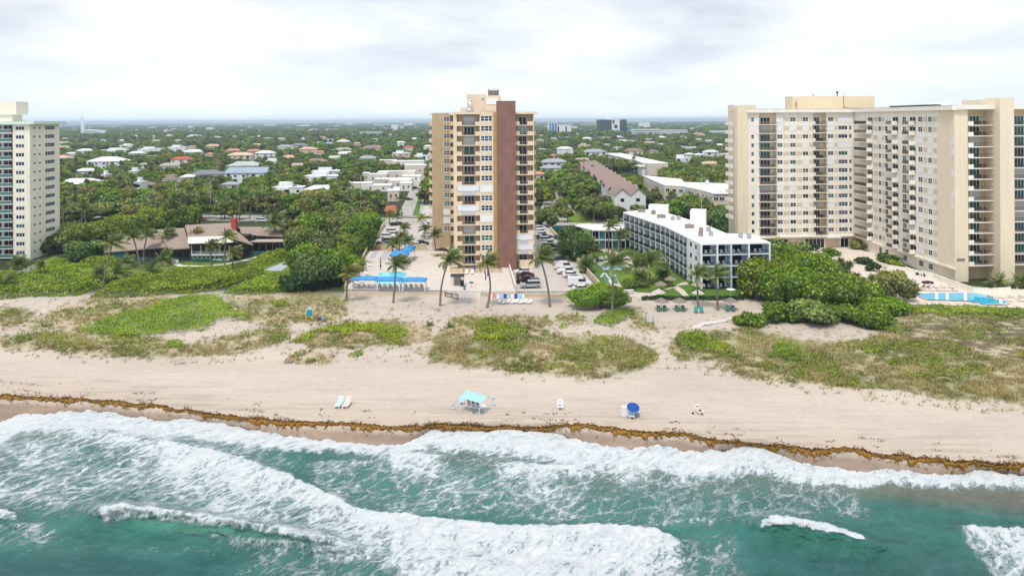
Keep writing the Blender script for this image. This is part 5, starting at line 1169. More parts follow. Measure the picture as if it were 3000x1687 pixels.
for i in range(3): b = MB(); b.box(-w*.4+i*w*.3, -w*.4+i*w*.3+w*.22, -.3, -.02, 1, h-1.5); inst('blue_glazing', b.mesh('blue_glazing', mat('azure_glass', (.01,.20,.50), .2, .1)), t)
t, w, h = block('office_block', 'white office block joined to the blue striped one', 'office building', 1633, 1674, 366, 392, cw, 20)
b = MB(); b.box(-w*.5, -w*.38, -.3, -.02, 1, h*.85); b.box(w*.08, w*.18, -.3, -.02, h*.1, h*.85); inst('dark_glazing', b.mesh('dark_glazing', GL[1]), t)['kind'] = 'stuff'
t, w, h = block('office_block', 'long low white office with dark ribbon windows right of the black block', 'office building', 1854, 1939, 379, 396, cw, 30)
for i in range(3): b = MB(); b.box(-w/2+.5, w/2-.5, -.2, -.02, h*(.12+i*.3), h*(.24+i*.3)); inst('ribbon_window', b.mesh('ribbon_window', GL[1]), t)
block('office_block', 'blue glass office between the black block and the ribbon window office', 'office building', 1839, 1857, 372, 391, mat('bluish_glass', (.08,.22,.32), .3, .2), 20)
block('office_block', 'pale long block on the skyline left of the red roof', 'office building', 1940, 2016, 381, 393, cw, 30, 2, 12); block('office_block', 'pale low block near the right tower outline', 'office building', 2081, 2160, 384, 394, cw, 30, 1, 10)
block('apartment_block', 'distant white apartment block standing in the forest', 'apartment building', 1053, 1120, 386, 396, cw, 14, 4, 14); block('apartment_block', 'low wide distant pale block behind the white offices', 'apartment building', 1704, 1752, 358, 371, cc, 24, 4, 10)
block('apartment_block', 'dark distant slab on the left skyline', 'apartment building', 935, 982, 361.5, 369, mat('slab_dark', (.10,.12,.16), .7, .1), 30); block('apartment_block', 'pale hazy tower cluster on the skyline left of the tall tower', 'apartment building', 1188, 1216, 356, 369, cw, 30, 4, 6)
# church with a white spire
x, y, _ = at(241, 392); t = thing('church', 'white church with a tall thin spire and a blue edged roof on the left skyline', 'church', (x, y, 0), G)
s_ = y/F; b = MB(); hs = CH-(343-HY-6.6)*s_
b.face([(-5, 0, 0), (5, 0, 0), (3, 0, hs*.72), (-2, 0, hs*.78)]); b.prism([(-4*s_, 0), (4*s_, 0), (4*s_, 8*s_), (-4*s_, 8*s_)], 0, hs*.60); b.v += []; 
t_ = len(b.v); q = 4*s_; b.v += [(-q, 0, hs*.6), (q, 0, hs*.6), (q, 2*q, hs*.6), (-q, 2*q, hs*.6), (-q*.7, q*.4, hs*1.02), (q*.5, q*.4, hs*.85), (q*.5, q*1.6, hs*.85), (-q*.7, q*1.6, hs*1.02)]
for qd in ((0, 1, 5, 4), (1, 2, 6, 5), (2, 3, 7, 6), (3, 0, 4, 7), (4, 5, 6, 7)): b.f.append(tuple(t_+i for i in qd)); b.mi.append(0)
b.v = b.v[4:]; b.f = [tuple(i-4 for i in f) for f in b.f[1:]]; b.mi = b.mi[1:]
inst('spire', b.mesh('spire', wht), t); b = MB(); b.tube([(-q*1.1, q, 0), (-q*1.1, q, hs*1.06)], .8, 5); inst('mast', b.mesh('mast', mat('mast_grey', (.3,.35,.4), .5, 0)), t)
b = MB(); b.prism([(6*s_, -4), (62*s_, -4), (62*s_, 30), (6*s_, 30)], 0, 8*s_); inst('nave', b.mesh('nave', wht), t)
b = MB(); b.face([(5*s_, -6, 13*s_), (60*s_, -6, 8.5*s_), (64*s_, 32, 8.2*s_), (5*s_, 32, 13*s_)]); b.face([(5*s_, -6, 13*s_), (5*s_, -6, 7.9*s_), (60*s_, -6, 7.9*s_), (60*s_, -6, 8.5*s_)]); inst('nave_roof', b.mesh('nave_roof', mat('church_roof', (.62,.70,.78), .6, .05)), t)
KEEP.append((228, 310, 330, 394, y, x, 80*s_, 30))
# cream villas along the side street, each a stack of boxes
VIL = [
 ('tall cream villa block with square corner at the back of the street', [(1112,1160,470,500),(1150,1240,473,512),(1185,1245,485,522)]),
 ('white villa with round arched top in the middle of the street', [(1140,1215,503,530),(1178,1232,517,533)]),
 ('cream villa with dark slit window and roof garden', [(1061,1079,508,536),(1076,1130,512,536),(1105,1150,505,530)]),
 ('low white villa with chimney next to the street trees', [(1012,1085,538,562),(1060,1143,545,562)]),
 ('white stepped villa with blue skylight on the street', [(1098,1205,526,546),(1140,1200,530,550)]),
 ('cream tower house with a dark slit near the road corner', [(1135,1168,560,590),(1150,1167,555,585)]),
 ('white roofed villa with brick red band beside the street', [(1150,1202,530,556),(1172,1205,538,560)])]
for lb, bx in VIL:
    xm, yb = (bx[0][0]+bx[0][1])/2, max(q[3] for q in bx); x, y, _ = at(xm, yb); t = thing('villa', lb, 'villa', (x, y, 0), 0); t['_o'] = (x, y, 0)
    for i, (x0, x1, yt, yb2) in enumerate(bx):
        Yb = at(xm, yb2)[1]; p, q = atY(x0, yt, Yb), atY(x1, yt, Yb); f = FR((p[0], p[1]), (q[0], p[1]+(q[0]-p[0])*.08)); b = MB(); f.box(b, 0, f.len, -(9+i*2), 0, 0, p[2]); b.build('wall', [cc, mat('villa_white', (.74,.72,.68), .85, .05, .3)][i % 2], t)
        b = MB(); f.box(b, -.15, f.len+.15, -(9+i*2)-.15, .15, p[2], p[2]+.3); b.build('roof', wht, t)
        win(f, f.len*.3, p[2]*.55, 1.0, 2.0, 1, 2, GL[0], t, .08); win(f, f.len*.75, p[2]*.6, 1.2, 1.4, 2, 1, GL[0], t, .08)
    KEEP.append((min(q[0] for q in bx), max(q[1] for q in bx), min(q[2] for q in bx)-3, yb-8, y, x, 20, 14))
# red tiled gatehouse at the street corner
x, y, _ = at(1144, 630); t = thing('gatehouse', 'small gatehouse with red brown tiled roof at the street corner', 'gatehouse', (x, y, 0), 0); s_ = y/F
b = MB(); b.box(-13*s_, 13*s_, 0, 4, 0, 14*s_); inst('wall', b.mesh('wall', cc), t); b = MB(); b._hex([(-17*s_, -1.5, 13.5*s_), (17*s_, -1.5, 13.5*s_), (17*s_, 5, 13.5*s_), (-17*s_, 5, 13.5*s_), (-13*s_, 1.5, 27*s_), (14*s_, 1.5, 27*s_), (14*s_, 2.5, 27*s_), (-13*s_, 2.5, 27*s_)]); inst('roof', b.mesh('roof', mat('tile_redbrown', (.36,.13,.07), .85, .2, 2)), t)
b = MB(); b.box(-.9, .9, -.1, 0, 0, 2.2); inst('door', b.mesh('door', darkm), t); KEEP.append((1125, 1165, 598, 628, y, x, 9, 4))
# row of white townhouses under saw-tooth brown tile roofs
tile = mat('brown_tiles', (.27,.195,.17), .9, .18, 1.5, fine=.3, stretch=(3, 1, 1)); towh = mat('town_white', (.74,.75,.76), .8, .05)
def diag(label, name, cat, p0, p1, n, H_, depth, rm, wm, steep, wnd=2, rows=3, group=None, step=.8, one=True):
    """a row running away from the camera: p0 near, p1 far (ground points)"""
    f = FR(p1, p0); Ls = f.len/n
    t0 = None
    for i in range(n):
        c = f.P(i*Ls, 0, 0)
        if not one or t0 is None:
            t0 = thing(name, label if one else label[i], cat, c, 0, group); t0['_o'] = tuple(c)
        a0, a1 = i*Ls, (i+1)*Ls-.02; off = (i % 2)*step; b = MB(); f.box(b, a0, a1, -depth, off, 0, H_)
        b.build('wall', wm, t0); b = MB(); P = f.P
        if steep:
            am = (a0+a1)/2
            b.face([P(a0-.2, off+.6, H_-.3), P(am, off+.6, H_+2.2), P(am, -depth, H_+3.2), P(a0-.2, -depth, H_+1)]); b.face([P(am, off+.6, H_+2.2), P(a1+.2, off+.6, H_-.3), P(a1+.2, -depth, H_+1), P(am, -depth, H_+3.2)])
            b.face([P(a0, off+.02, H_), P(a1, off+.02, H_), P(am, off+.02, H_+2.0)])
        else: f.box(b, a0-.1, a1+.1, -depth-.3, off+.4, H_, H_+.35)
        b.build('roof', rm, t0)
        for r in range(rows):
            for w_ in range(wnd): win(f, a0+Ls*(w_+.5)/wnd, H_*(r+.55)/rows, min(1.6, Ls/wnd*.5), 1.3, 2, 1, GL[0], t0, off+.08)
    return f
n = 11; p0 = at(1800, 625); p1 = at(1697, 515)
lbs = ['white gabled townhouse with brown tiles, '+q for q in ('farthest of the row', 'second from the far end', 'third from the far end', 'fourth from the far end', 'fifth from the far end', 'middle of the row', 'fifth from the near end', 'fourth from the near end', 'third from the near end', 'second from the near end', 'nearest the hotel')]
diag(lbs, 'townhouse', 'townhouse', p0[:2], p1[:2], n, 8.5, 11, tile, towh, True, 2, 3, 'white townhouses under brown tile roofs', one=False)
KEEP.append((1700, 1830, 508, 570, 330, 60, 20, 20)); KEEP.append((1797, 1900, 560, 600, 295, 60, 20, 10))
# near end block of the row, gabled towards the camera
x, y, _ = at(1845, 632); s_ = y/F; t = thing('townhouse', 'wide white end house of the brown tiled row with two gables', 'townhouse', (x, y, 0), .1); b = MB(); b.box(-45*s_, 48*s_, 0, 12, 0, 9); inst('wall', b.mesh('wall', towh), t)
b = MB()
for a, c in ((-47*s_, 2*s_), (2*s_, 50*s_)): m_ = (a+c)/2; b.face([(a, -.6, 8.8), (m_, -.6, 11.6), (m_, 12, 11.6), (a, 12, 8.8)]); b.face([(m_, -.6, 11.6), (c, -.6, 8.8), (c, 12, 8.8), (m_, 12, 11.6)])
inst('roof', b.mesh('roof', tile), t); b = MB(); b.face([(-46*s_, -.02, 9), (2*s_, -.02, 9), (-22*s_, -.02, 11.5)]); b.face([(2*s_, -.02, 9), (49*s_, -.02, 9), (26*s_, -.02, 11.5)]); inst('gable', b.mesh('gable', towh), t)['kind'] = 'stuff'
fT = FR((x-45*s_*cos(.1), y-45*s_*sin(.1)), (x+48*s_*cos(.1), y+48*s_*sin(.1))); t['_o'] = None
for a in (.25, .75):
    for z in (2.4, 6.6): inst('window', wshared['hw'], t, (-45*s_+93*s_*a, -.03, z))
del t['_o']
# long white flat roofed apartment house behind the row, and the L-shaped cream one
f = diag('long white roofed apartment house behind the brown tiled row', 'apartment_block', 'apartment building', at(1900, 517)[:2], at(1775, 478)[:2], 6, 9, 14, wht, cc, False, 3, 3)
KEEP.append((1757, 1930, 470, 512, 480, 90, 60, 15)); 
x, y, _ = at(1905, 515); t = thing('apartment_block', 'white end pavilion of the long apartment house', 'apartment building', (x, y, 0), G); b = MB(); b.box(-6, 7, 0, 10, 0, 6.5); inst('wall', b.mesh('wall', wht), t); b = MB(); b.box(-8, 9, -1, 12, 6.5, 7); inst('roof', b.mesh('roof', wht), t)
def lblock():
    hL = 11.0
    P = [at(x, y, hL)[:2] for x, y in ((1884, 514), (1995, 524), (2005, 533), (2160, 538), (2160, 566), (2090, 566), (2055, 556), (2005, 545), (1945, 541))]
    t = thing('apartment_block', 'cream L-shaped apartment house with a wide white roof left of the cream tower', 'apartment building', (*P[5], 0)); t['_o'] = (*P[5], 0)
    MB().prism(P, hL-.4, hL, True, True).build('roof', wht, t); c = (sum(p[0] for p in P)/9, sum(p[1] for p in P)/9)
    MB().prism([(c[0]+(p[0]-c[0])*.985, c[1]+(p[1]-c[1])*.985) for p in P], 0, hL-.41).build('wall', cc, t)
    Qp = [(c[0]+(p[0]-c[0])*.985, c[1]+(p[1]-c[1])*.985) for p in P]
    for a, b_, n_ in ((5, 4, 4), (6, 5, 3), (7, 6, 3), (8, 7, 3), (0, 8, 10)):
        f = FR(Qp[a], Qp[b_])
        for i in range(n_):
            for r in range(3): win(f, f.len*(i+.5)/n_, 2.2+r*3.3, 1.9, 1.4, 2, 1, GL[[0, 3, 1][(i+r) % 3]], t, .08)
    p, q = Qp[7], Qp[6]; f = FR(p, q); b = MB(); f.box(b, 1, 4.6, .02, .25, 0, hL-.4); b.build('blue_panel', mat('soft_blue', (.42,.55,.70), .7, .05), t)
    p = at(2072, 541, hL); MB().lathe([(1.1, 0), (1.2, .8), (.6, 1.6), (.9, 1.7), (0, 2.3)], 8, p).build('roof_vent', mat('vent_grey', (.6,.6,.58), .6, .1), t)
    KEEP.append((1880, 2160, 510, 600, 250, 60, 10, 10))
lblock()
# low two-storey wing of the hotel
zt = 6.2; p, q = at(1735, 673, zt), at(1832, 673, zt); f = FR(p, q); t = thing('hotel_wing', 'low two-storey hotel wing with teal doors and white flat roof behind the palms', 'hotel', (p[0], p[1], 0)); t['_o'] = (p[0], p[1], 0)
MB().prism([at(x, y, zt)[:2] for x, y in ((1735, 673), (1832, 674), (1832, 658), (1700, 655), (1684, 660))], zt-.3, zt, True, True).build('roof', wht, t)
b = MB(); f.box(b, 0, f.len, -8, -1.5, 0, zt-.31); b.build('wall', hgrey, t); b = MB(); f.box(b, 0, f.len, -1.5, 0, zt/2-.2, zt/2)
for i in range(6): f.box(b, i*f.len/5-.08, i*f.len/5+.08, -.2, -.04, 0, zt-.31)
b.build('gallery', hblue, t)
for i in range(5):
    for r in range(2): win(f, f.len*(i+.5)/5, r*zt/2+1.3, 1.5 if i % 2 else 2.6, 2.2, 1 if i % 2 else 2, 1, black_in if not i % 2 else mat('teal_door', (.03,.27,.30), .6, .1), t, -1.45, .06)
KEEP.append((1700, 1835, 650, 725, 225, 30, 12, 8))
# ---- many more houses, filling the neighbourhood
HN = []; rh = random.Random(21); placed = [(k[5], k[4], max(k[6], k[7])) for k in KEEP]; nh = 0
roofs = ['white']*9+['grey']*4+['tan']*2+['terra']*2+['salmon', 'peach', 'palegreen', 'blue', 'brown']
while nh < 165:
    yb = HY+F*CH/(360*(2600/360)**(rh.random()**.8)); px = rh.uniform(-60, 2160)
    if 1240 < px < 1580 and rh.random() < .8: continue
    x, y, _ = at(px, yb); w = rh.uniform(14, 26)
    if y < 340 or (y < 480 and px > 1000): continue
    if any(hypot(x-a, y-b_) < 14+c*.6 for a, b_, c in placed): continue
    wp = w*F/y; px_, pt = proj(x, y, 6)
    if any(k[0]-4 < px+wp*.5 and k[1]+4 > px-wp*.5 and k[2]-4 < yb and k[3]+6 > pt for k in KEEP): continue
    r = rh.choice(roofs); st = 2 if rh.random() < .25 else 1
    HN.append((house(px, yb, wp, r, 'flat' if (r == 'white' and rh.random() < .55) else 'hip', 'w' if rh.random() < .7 else rh.choice('cpg'), st, 'house', random_one=True, group='%s roofed houses scattered through the far neighbourhood' % WORDS[r]), px, yb, WORDS[r]+(' roofed' if 'roof' not in WORDS[r] else '')+' house'))
    placed.append((x, y, w)); nh += 1
for (o, px, py, k), lb in zip(HN, name_by_place([(q[1], q[2], q[3]) for q in HN])): o['label'] = lb
# pale industrial roofs towards the horizon: past counting
b = MB(); nf_ = 0
for i in range(900):
    yb = HY+rh.uniform(6.5, 34)**1.0; px = rh.uniform(-300, 3300); y = F*CH/(yb-HY); x = (px-1500)*y/F; w = rh.uniform(12, 50)*(1 if yb > 370 else 1.8)
    if rh.random() > (.75 if yb < 372 else .35): continue
    h = rh.uniform(7, 13) if rh.random() < .93 else rh.uniform(16, 30); b.box(x-w/2, x+w/2, y, y+20, 0, h)
prop(b.build('far_town', mat('far_white', (.72,.73,.74), .8, .1, .002)), 'countless pale flat roofs scattered towards the horizon', kind='stuff')
# ================================================================ foliage
lf_tree = leafmat('tree_leaves', (.062,.105,.028), (.33,.375,.08), .5)
lf_bright = leafmat('bright_tree_leaves', (.06,.14,.009), (.34,.46,.02), .3)
lf_yel = leafmat('yellow_tree_leaves', (.13,.17,.012), (.30,.29,.02), .3)
lf_grape = leafmat('sea_grape_leaves', (.055,.125,.008), (.36,.48,.018), .2)
lf_bed = leafmat('ground_cover_leaves', (.11,.20,.008), (.34,.45,.014), .15)
lf_dark = leafmat('dark_shrub_leaves', (.02,.06,.012), (.07,.14,.02), .2)
lf_palm = leafmat('palm_fronds', (.06,.10,.02), (.25,.30,.07), .3, .3)
lf_palmy = leafmat('yellow_palm_fronds', (.15,.17,.03), (.33,.31,.07), .3, .3)
lf_grass = leafmat('dune_grass', (.15,.185,.022), (.56,.44,.19), .1, .3)
lf_hb = leafmat('brown_shrub_leaves', (.05,.05,.02), (.12,.11,.05), .1)
bark = mat('bark', (.16,.125,.095), .95, .2, 2); palmbark = mat('palm_bark', (.20,.165,.135), .95, .2, 3)
def cards(Pt, Nr, size, r, asp=1.0, jit=.9):
    """leaf-cluster cards at Pt, roughly facing Nr"""
    n = len(Pt); a = r.normal(size=(n, 3)); nn = Nr+jit*r.normal(size=(n, 3)); nn /= np.linalg.norm(nn, axis=1)[:, None]
    u = np.cross(nn, a); u /= np.linalg.norm(u, axis=1)[:, None]; v = np.cross(nn, u)
    s = (size*r.uniform(.6, 1.3, n))[:, None]; k = r.uniform(.5, 1.0, (n, 1))
    V = np.stack([Pt-u*s*asp-v*s*.3, Pt+u*s*.2-v*s*k, Pt+u*s*asp+v*s*.25, Pt-u*s*.25+v*s*k], 1).reshape(-1, 3)
    Fq = np.arange(4*n).reshape(-1, 4); return V, Fq
def blob(c, R, r, nu=7, nv=5):
    t = np.linspace(0, 2*pi, nu, endpoint=False); ph = np.linspace(.12, pi-.12, nv); V = []
    for p in ph:
        for a in t: q = 1+r.uniform(-.12, .12); V.append((c[0]+R[0]*sin(p)*cos(a)*q, c[1]+R[1]*sin(p)*sin(a)*q, c[2]+R[2]*cos(p)*q))
    Fq = [(j*nu+i, (j+1)*nu+i, (j+1)*nu+(i+1) % nu, j*nu+(i+1) % nu) for j in range(nv-1) for i in range(nu)]
    return np.array(V), np.array(Fq)
def crown_mesh(name, W_, Hh_, nl, n, size, m, seed, z0=0.0, flat=.75, jit=.9):
    """an uneven crown: several lobes, leaf clusters over and inside them, gaps between"""
    r = np.random.RandomState(seed); Vs, Fs, A = [], [], []; off = 0
    for i in range(nl):
        a = r.uniform(0, 2*pi); d = W_*.5*math.sqrt(r.uniform(0, 1))*.72; zc = z0+Hh_*(.35+.45*r.uniform())*(1-.35*(d/(W_*.5))**2)
        R = np.array([W_*r.uniform(.17, .30), W_*r.uniform(.17, .30), Hh_*r.uniform(.22, .36)*flat]); c = np.array([cos(a)*d, sin(a)*d, zc])
        k = int(n/nl*(R[0]*R[1])/(W_*.235)**2); g = r.normal(size=(k, 3)); g /= np.linalg.norm(g, axis=1)[:, None]; g[:, 2] = np.where(g[:, 2] < -.35, -g[:, 2], g[:, 2])
        rad = r.uniform(.72, 1.14, (k, 1)); P = c+g*R*rad; tone = np.clip(.30+.38*g[:, 2]*r.uniform(.5, 1, k)+r.uniform(-.20, .20)+r.normal(0, .22, k), 0, 1)  # upward clusters get a lighter tone: light from above put into leaf colour
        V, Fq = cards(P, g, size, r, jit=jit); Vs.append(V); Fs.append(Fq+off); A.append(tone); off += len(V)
        V, Fq = blob(c, R*.80, r); Vs.append(V); Fs.append(Fq+off); A.append(np.full(len(Fq), .0)); off += len(V)  # lobe cores take the darkest tone: shade between clusters put into colour
    return npmesh(name, np.concatenate(Vs), np.concatenate(Fs), m, attr={'leaf': ('FACE', np.concatenate(A))})
def trunk_mesh(name, h, r0, seed, limbs=4, spread=2.0):
    r = random.Random(seed); b = MB(); b.tube([(0, 0, -.3), (r.uniform(-.2, .2), 0, h*.5), (r.uniform(-.3, .3), .1, h)], [r0, r0*.75, r0*.6], 6)
    for i in range(limbs):
        a = 2*pi*i/limbs+r.random(); b.tube([(0, 0, h*.75), (cos(a)*spread*.5, sin(a)*spread*.5, h*1.15), (cos(a)*spread, sin(a)*spread, h*1.5)], [r0*.5, r0*.35, r0*.15], 4)
    return b.mesh(name, bark)
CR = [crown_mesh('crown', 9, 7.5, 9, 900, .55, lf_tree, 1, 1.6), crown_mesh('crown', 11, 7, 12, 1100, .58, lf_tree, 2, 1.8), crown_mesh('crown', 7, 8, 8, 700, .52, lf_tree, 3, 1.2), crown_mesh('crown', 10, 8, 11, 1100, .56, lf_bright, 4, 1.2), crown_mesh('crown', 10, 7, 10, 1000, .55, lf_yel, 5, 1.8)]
TR = [trunk_mesh('trunk', 3.2, .28, i) for i in range(3)]
def tree(x, y, s, k, label, group, z=0, rz=None, hs=1.0, name='broadleaf_tree', cat='tree'):
    t = thing(name, label, cat, (x, y, z), rnd.uniform(0, 6.28) if rz is None else rz, group); t.scale = (s, s, s*hs)
    inst('trunk', TR[k % 3], t); inst('crown', CR[k], t); return t
# ---------- palms
def frond(az, el, Lf, wind, r, nl=13, wid=.85, droop=.9):
    """leaf rib with hanging leaflets on both sides; wind pushes it over"""
    d = np.array([cos(az)*cos(el), sin(az)*cos(el), sin(el)]); P = []
    p = np.zeros(3); st = Lf/nl; dv = d.copy()
    for i in range(nl+1):
        P.append(p.copy()); dv = dv+np.array([wind[0], wind[1], -droop])*(.9/nl)*(i/nl+.35); dv /= np.linalg.norm(dv); p = p+dv*st
    P = np.array(P); V, Fq, A = [], [], []
    side = np.cross(d, [0, 0, 1.0]); side /= np.linalg.norm(side)+1e-6
    n = 0; tone = r.uniform(.1, .8)
    for i in range(nl):
        a, b_ = P[i], P[i+1]; w = np.array([0, 0, .05]); V += [a-side*.035, a+side*.035, b_+side*.03, b_-side*.03]; Fq.append((n, n+1, n+2, n+3)); A.append(.95); n += 4
        for sgn in (-1, 1):
            l = wid*(math.sin(pi*min(1, (i+1.2)/(nl+1)))**.6)*r.uniform(.8, 1.15); tip = a+(b_-a)*.9+side*sgn*l*.75+np.array([wind[0]*.35*l, wind[1]*.35*l, -l*r.uniform(.25, .6)])+(b_-a)/st*l*.45
            V += [a, b_, b_*.3+tip*.7+(b_-a)*.25, tip]; Fq.append((n, n+1, n+2, n+3)); A.append(np.clip(tone+r.normal(0, .12), 0, 1)); n += 4
    return np.array(V), np.array(Fq), np.array(A)
def palm_crown(seed, Lf=3.0, nf=22, wind=(.9, -.1), fan=False):
    r = np.random.RandomState(seed); out = []
    for i in range(nf):
        az = 2.399*i+r.uniform(-.3, .3); el = 1.25-1.55*(i/nf)**1.1+r.uniform(-.15, .15)
        against = cos(az)*-1*(wind[0] > .3)
        L_i = Lf*r.uniform(.85, 1.1)*(1-.22*max(0, against)); dr = .75+.35*(i/nf)
        if fan: L_i = Lf*.62; dr = .5; el = 1.2-2.0*(i/nf)
        out.append(frond(az, el, L_i, (wind[0]*(1+.2*r.rand()), wind[1]), r, 10 if fan else 12, Lf*(.38 if fan else .36), dr))
    return out
def joined(fr_, name, m):
    off = 0; Vs, Fs, A = [], [], []
    for V, Fq, a in fr_: Vs.append(V); Fs.append(Fq+off); A.append(a); off += len(V)
    return npmesh(name, np.concatenate(Vs), np.concatenate(Fs), m, attr={'leaf': ('FACE', np.concatenate(A))})
PC = [joined(palm_crown(40+i, 3.2, 20, (.75, -.1)), 'crown', lf_palm) for i in range(4)]+[joined(palm_crown(50, 3.0, 18, (.8, -.1)), 'crown', lf_palmy)]
FC = [joined(palm_crown(60+i, 2.6, 30, (.25, 0), True), 'crown', lf_palm) for i in range(2)]
def palm(px, py, cx_, cy2, s, label, group=None, k=0, near=False, fan=False, zb_=0, lean=0, wind=(1.15, -.15), mm=None, nf=22, name='coconut_palm'):
    """foot at (px,py), heart of the crown at (cx,cy) in the photograph, standing at the foot's distance"""
    x, y, _ = at(px, py, zb_); X, Y, Zc = atY(cx_, cy2, y); h = Zc-zb_
    t = thing(name if not fan else 'cabbage_palm', label, 'palm tree', (x, y, zb_), 0, group); dx = X-x; b = MB(); n = 9
    pts = [(dx*(i/n)**1.4+lean*sin(pi*i/n)*h*.06, .15*sin(i), h*i/n) for i in range(n+1)]
    pts[0] = (0, 0, -.25); r0 = .26 if h > 5 else .2
    b.tube([(-.0, 0, -.3), (0, 0, .25)]+pts[1:], [r0*1.9, r0*1.3]+[r0*(1-.42*i/n) for i in range(1, n+1)], 7); inst('trunk', b.mesh('trunk', palmbark), t)
    top = pts[-1]
    if near:
        b = MB(); b.lathe([(.05, -.5), (.22, -.3), (.26, 0), (.12, .35), (0, .5)], 7, top); inst('heart', b.mesh('heart', mat('palm_heart', (.20,.16,.05), .8, .2)), t)
        for V, Fq, A in palm_crown(int(px)*7+int(py), 3.2*s, nf, wind, fan):
            me = npmesh('frond', V, Fq, mm or lf_palm, attr={'leaf': ('FACE', A)}); inst('frond', me, t, top)
    else:
        c = inst('crown', (FC[k % 2] if fan else PC[k % 5]), t, top, 0 if not fan else rnd.uniform(0, 6)); c.scale = (s, s, s)
    return t
near_palms = [
 (1015,886,1020,800,.95,'leaning yellow-green palm at the left corner of the terrace fence',lf_palmy,0,(1.3,-.2)), (1152,891,1160,775,1.0,'slim palm on the sand in front of the middle blue canopy',None,.2,(1.2,-.2)),
 (1290,898,1314,762,1.2,'tallest windblown palm on the sand left of the gate',None,-.5,(1.0,-.2)), (1427,902,1425,770,1.05,'curved trunk palm beside the double beach gate',None,1.3,(1.1,-.2)),
 (1610,898,1583,757,1.2,'left leaning palm on the sand below the parked cars',None,.3,(1.1,-.2)), (1794,925,1796,772,1.25,'tall palm rising behind the green bush by the hotel path',None,0,(1.0,-.2)),
 (2046,902,2042,802,1.0,'palm on the sand between the two thatched umbrellas and the hotel',None,-.2,(1.2,-.2)), (2103,908,2098,806,1.0,'palm on the sand nearest the big sea grape thicket',None,0,(1.2,-.2)),
 (297,863,328,712,1.1,'tall leaning palm left of the brown roofed restaurant',None,.3,(1.1,-.2)), (410,792,387,693,.95,'palm bending over the left restaurant roof',None,.4,(1.2,0)), (420,762,430,690,.9,'second palm over the left restaurant roof',None,0,(1.2,0)),
 (476,752,487,685,.95,'palm in front of the middle brown roof',None,0,(1.2,0)), (567,756,571,687,.95,'yellowish palm left of the white awning',lf_palmy,0,(1.3,0)), (683,800,681,740,.9,'low palm right of the white awning',None,0,(1.2,0)), (622,795,615,722,.9,'small palm before the restaurant bar',None,0,(1.2,0)), (658,780,662,694,1.0,'yellowish palm at the right end of the awning',lf_palmy,0,(1.2,0)),
 (818,735,800,652,1.5,'tallest palm behind the right restaurant roof',None,-.3,(.8,0)), (840,732,846,668,1.2,'palm with thin trunk right of the restaurant roof',lf_palmy,0,(.9,0)),
 (1738,768,1740,735,.9,'palm beside the hotel garden pool',None,0,(1.1,0)), (1860,828,1864,775,1.3,'bushy palm on the yellow lawn of the hotel',None,0,(1.0,0)), (1903,832,1905,768,1.35,'bushy palm on the yellow lawn nearest the hotel wall',None,0,(1.0,0)), (1782,762,1785,662,1.0,'thin tall palm before the low hotel wing',None,0,(.9,0)), (1818,750,1816,690,1.1,'palm at the foot of the hotel balconies',None,0,(.9,0)), (1715,762,1716,718,1.15,'round headed palm at the car park wall',None,0,(.5,0)),
]
for px, py, ax, ay, s, lb, mm, ln, wd in near_palms: palm(px, py, ax, ay, s, lb, None, near=True, mm=mm, lean=ln, wind=wd)
for px, py, ax, ay, s, lb in ((1875,842,1877,808,1.1,'cabbage palm in a sand ring on the hotel lawn'),(1943,828,1944,800,1.1,'cabbage palm behind the thatched lawn umbrella'),(1716,798,1716,772,1.3,'cabbage palm between the wall and the garden pool'),(70,748,70,710,1.3,'cabbage palm before the left tower'),(60,745,58,722,.9,'smaller cabbage palm before the left tower'),(56,795,54,768,1.3,'grey headed cabbage palm on the left lawn'),(288,830,290,795,1.0,'small cabbage palm in the green bed'),(118,815,118,775,.7,'thin bare palm by the white fence')):
    palm(px, py, ax, ay, s, lb, None, near=True, fan=True, wind=(.2, 0), nf=26)
for i, (px, py, s, lb) in enumerate(((340,815,1.2,'young palm growing low in the green bed, left of the leaning palm'),(437,812,1.3,'young palm with pale fronds in the middle of the bed'),(475,775,1.3,'young palm at the lawn edge below the restaurant'),(365,785,1.2,'young palm beside the restaurant hedge'),(10,850,1.3,'young dark palm at the left picture edge'),(1315,968,.5,'tiny palm seedling on the bare dune'),(1255,958,.4,'tiny dry palm seedling on the small dune'),(130,965,.4,'small yellow palm seedling by the dune path'))):
    palm(px, py, px, py-12*s, s, lb, None, near=True, wind=(.8, 0), nf=14, name='young_palm')
mid_palms = [(1243,700,1243,672),(1276,735,1272,688),(1163,660,1163,632),(1178,705,1182,668),(1235,665,1232,640),(1165,745,1160,712),(1185,742,1190,708),(1150,738,1148,715),(1170,735,1172,695),(1141,655,1141,628)]
for i, (a, b_, c, d) in enumerate(mid_palms): palm(a, b_, c, d, .9, 'palm among the parked cars left of the tower, '+['against the tower wall','by the terrace corner','at the street corner','behind the blue pavilion','beside the street','left of the blue pavilion','right of the blue pavilion','nearest the shuffleboard lanes','tallest behind the pavilion','in the round planting bed'][i], 'palms in the car park left of the tower', k=i)
